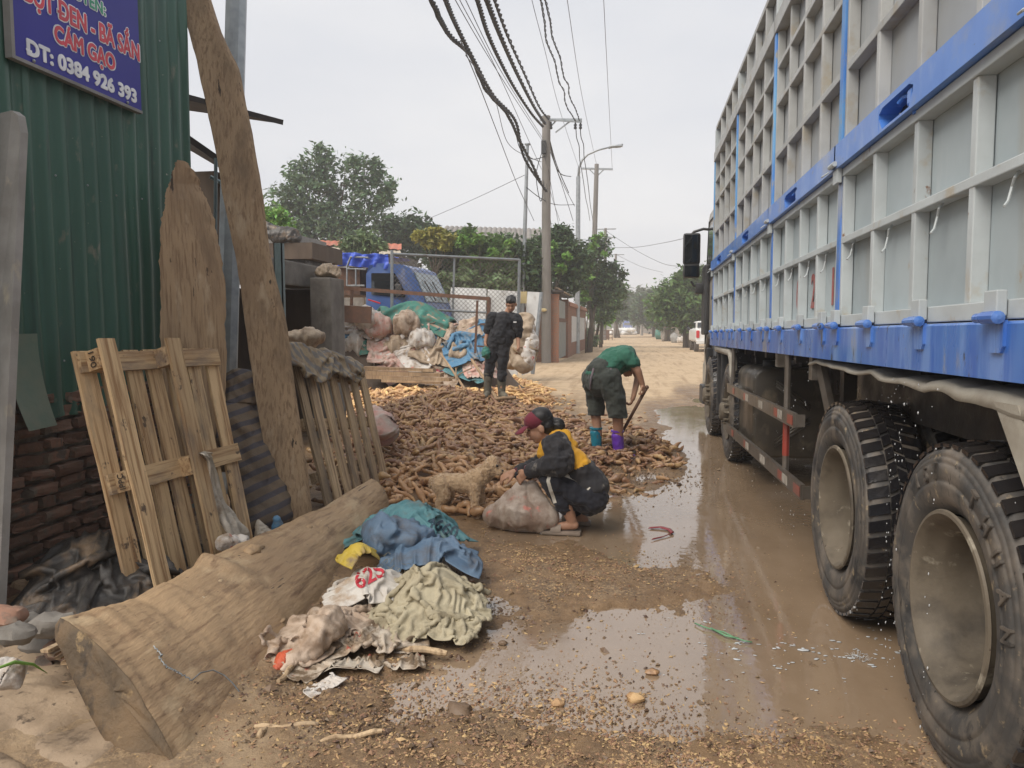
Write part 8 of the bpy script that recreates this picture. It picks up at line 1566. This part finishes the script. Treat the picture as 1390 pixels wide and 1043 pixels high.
lump([PY(712, 424, 13.8), PY(711, 450, 13.7), PY(708, 478, 13.6), PY(711, 508, 13.4)], [.08, .20, .24, .10], m_beige, 'hanging_sack', 'long pale sack hanging behind the man in black', 'sack', fold=.05, fs=3, seed=11, flat=.8)
lump([PY(696, 452, 14.2), PY(693, 478, 14.1), PY(700, 500, 14.0)], [.10, .22, .14], m_beige, 'standing_sack', 'second beige sack just behind the legs of the man in black', 'sack', fold=.05, fs=3, seed=13, flat=.8)
lump([PY(718, 440, 13.7), PY(719, 465, 13.6), PY(716, 500, 13.4)], [.06, .13, .08], m_pale, 'printed_sack', 'red printed pale sack at the right of the hanging sack', 'sack', fold=.04, fs=3, seed=15, flat=.8)

# ---- the dog
dz = PZ(645, 701, .03); dy_ = dz[1] + .02; D = lambda u, v, dy=0.0: PY(u, v, dy_ + dy)
dog = empty('dog', (D(630, 700)[0], dy_, .02), 'small curly tan dog standing beside the roots, looking at the woman', 'dog')
B_ = MB(); limb(B_, [D(600, 655), D(618, 655), D(640, 656)], [.068, .066, .078], 18); limb(B_, [D(642, 652), D(656, 645), D(664, 638)], [.078, .066, .060]); B_.ball(D(667, 634), .066, 16, 12, (1, .92, .95)); limb(B_, [D(670, 637, -.01), D(678, 641, -.02)], [.036, .026]); B_.ball(D(668, 628), .05, 12, 8)
for dy in (-.055, .055): limb(B_, [D(661, 632, dy), D(659, 641, dy * 1.15), D(660, 648, dy * 1.15)], [.022, .030, .020])
for (pts, rr2) in (([D(644, 662, -.05), D(645, 680, -.055), D(644, 697, -.055), D(647, 701, -.06)], [.045, .033, .027, .026]), ([D(650, 662, .05), D(652, 680, .055), D(652, 694, .055), D(655, 697, .055)], [.045, .033, .027, .025]),
                   ([D(598, 658, -.05), D(603, 672, -.06), D(596, 684, -.06), D(599, 696, -.06), D(603, 699, -.06)], [.07, .048, .030, .026, .025]), ([D(600, 658, .05), D(609, 672, .06), D(604, 683, .06), D(607, 693, .06), D(611, 696, .06)], [.07, .045, .030, .026, .024])): limb(B_, pts, rr2)
limb(B_, [D(592, 650), D(586, 652), D(584, 660)], [.026, .020, .014])
db = solid(B_, .007, smooth=2, disp=lambda co, no: .0045 * ridge(co[:, 0] * 40, co[:, 1] * 40, co[:, 2] * 40, 2, 4) + .003 * fbm(co[:, 0] * 80, co[:, 1] * 80, co[:, 2] * 80, 2, 4))
m_fur = mat('curly tan fur', (.50, .34, .20), (.40, .26, .145), (.58, .42, .26), scale=20, rough=.9, bump=.6, bs=70, bd=.004, rnd=0, sheen=.4)
V = np.array(db.v); F_ = np.array([f[:3] for f in db.f]); rgd = np.random.RandomState(3); pick = rgd.randint(0, len(F_), 9000); P0 = V[F_[pick]].mean(1); Nn = np.cross(V[F_[pick, 1]] - V[F_[pick, 0]], V[F_[pick, 2]] - V[F_[pick, 0]]); Nn /= np.linalg.norm(Nn, axis=1, keepdims=True) + 1e-9
cen = V.mean(0); sgn = np.sign(((P0 - cen) * Nn).sum(1)); Nn *= 1; 
body_o = obj('body', db, m_fur, dog, smooth=True)
dirv = Nn * .7 + rgd.normal(0, .6, Nn.shape) + (0, 0, -.3); dirv /= np.linalg.norm(dirv, axis=1, keepdims=True); s2 = rgd.normal(0, 1, Nn.shape); s2 = np.cross(dirv, s2); s2 /= np.linalg.norm(s2, axis=1, keepdims=True); l = rgd.uniform(.006, .013, len(P0))[:, None]
T0, T1, T2, T3 = P0 - s2 * .0016, P0 + s2 * .0016, P0 + dirv * l * .6 + s2 * .003, P0 + dirv * l; g = MB(); g.v = np.stack([T0, T1, T2, T3], 1).reshape(-1, 3).tolist(); g.f = [f for i in range(len(P0)) for f in ((4 * i, 4 * i + 1, 4 * i + 2), (4 * i, 4 * i + 2, 4 * i + 3))]; g.mi = [0] * len(g.f); obj('fur', g, m_fur, dog, kind='stuff')
g = MB(); g.ball(D(681.5, 639.5, -.02), .013, 10, 8, (1, 1, .8)); obj('nose', g, m_plastic, dog, smooth=True)
for dy in (-.045, .02): g = MB(); g.ball(D(674.5, 632.5, dy), .010, 10, 8); obj('eye', g, m_plastic, dog, smooth=True)

# ---- air
hb_ = MB(); hb_.bb(-440, 420, -8, 480, -1.2, 14.5); hz = obj('haze', hb_, [], kind='stuff')
mh = bpy.data.materials.new('dusty air'); mh.use_nodes = True; N, L = mh.node_tree.nodes, mh.node_tree.links; N.clear(); o_ = N.new('ShaderNodeOutputMaterial'); pv = N.new('ShaderNodeVolumePrincipled'); pv.inputs['Density'].default_value = .0026; pv.inputs['Color'].default_value = (.93, .94, .96, 1); pv.inputs['Anisotropy'].default_value = .3; L.new(pv.outputs[0], o_.inputs['Volume'])
hz.data.materials.append(mh)
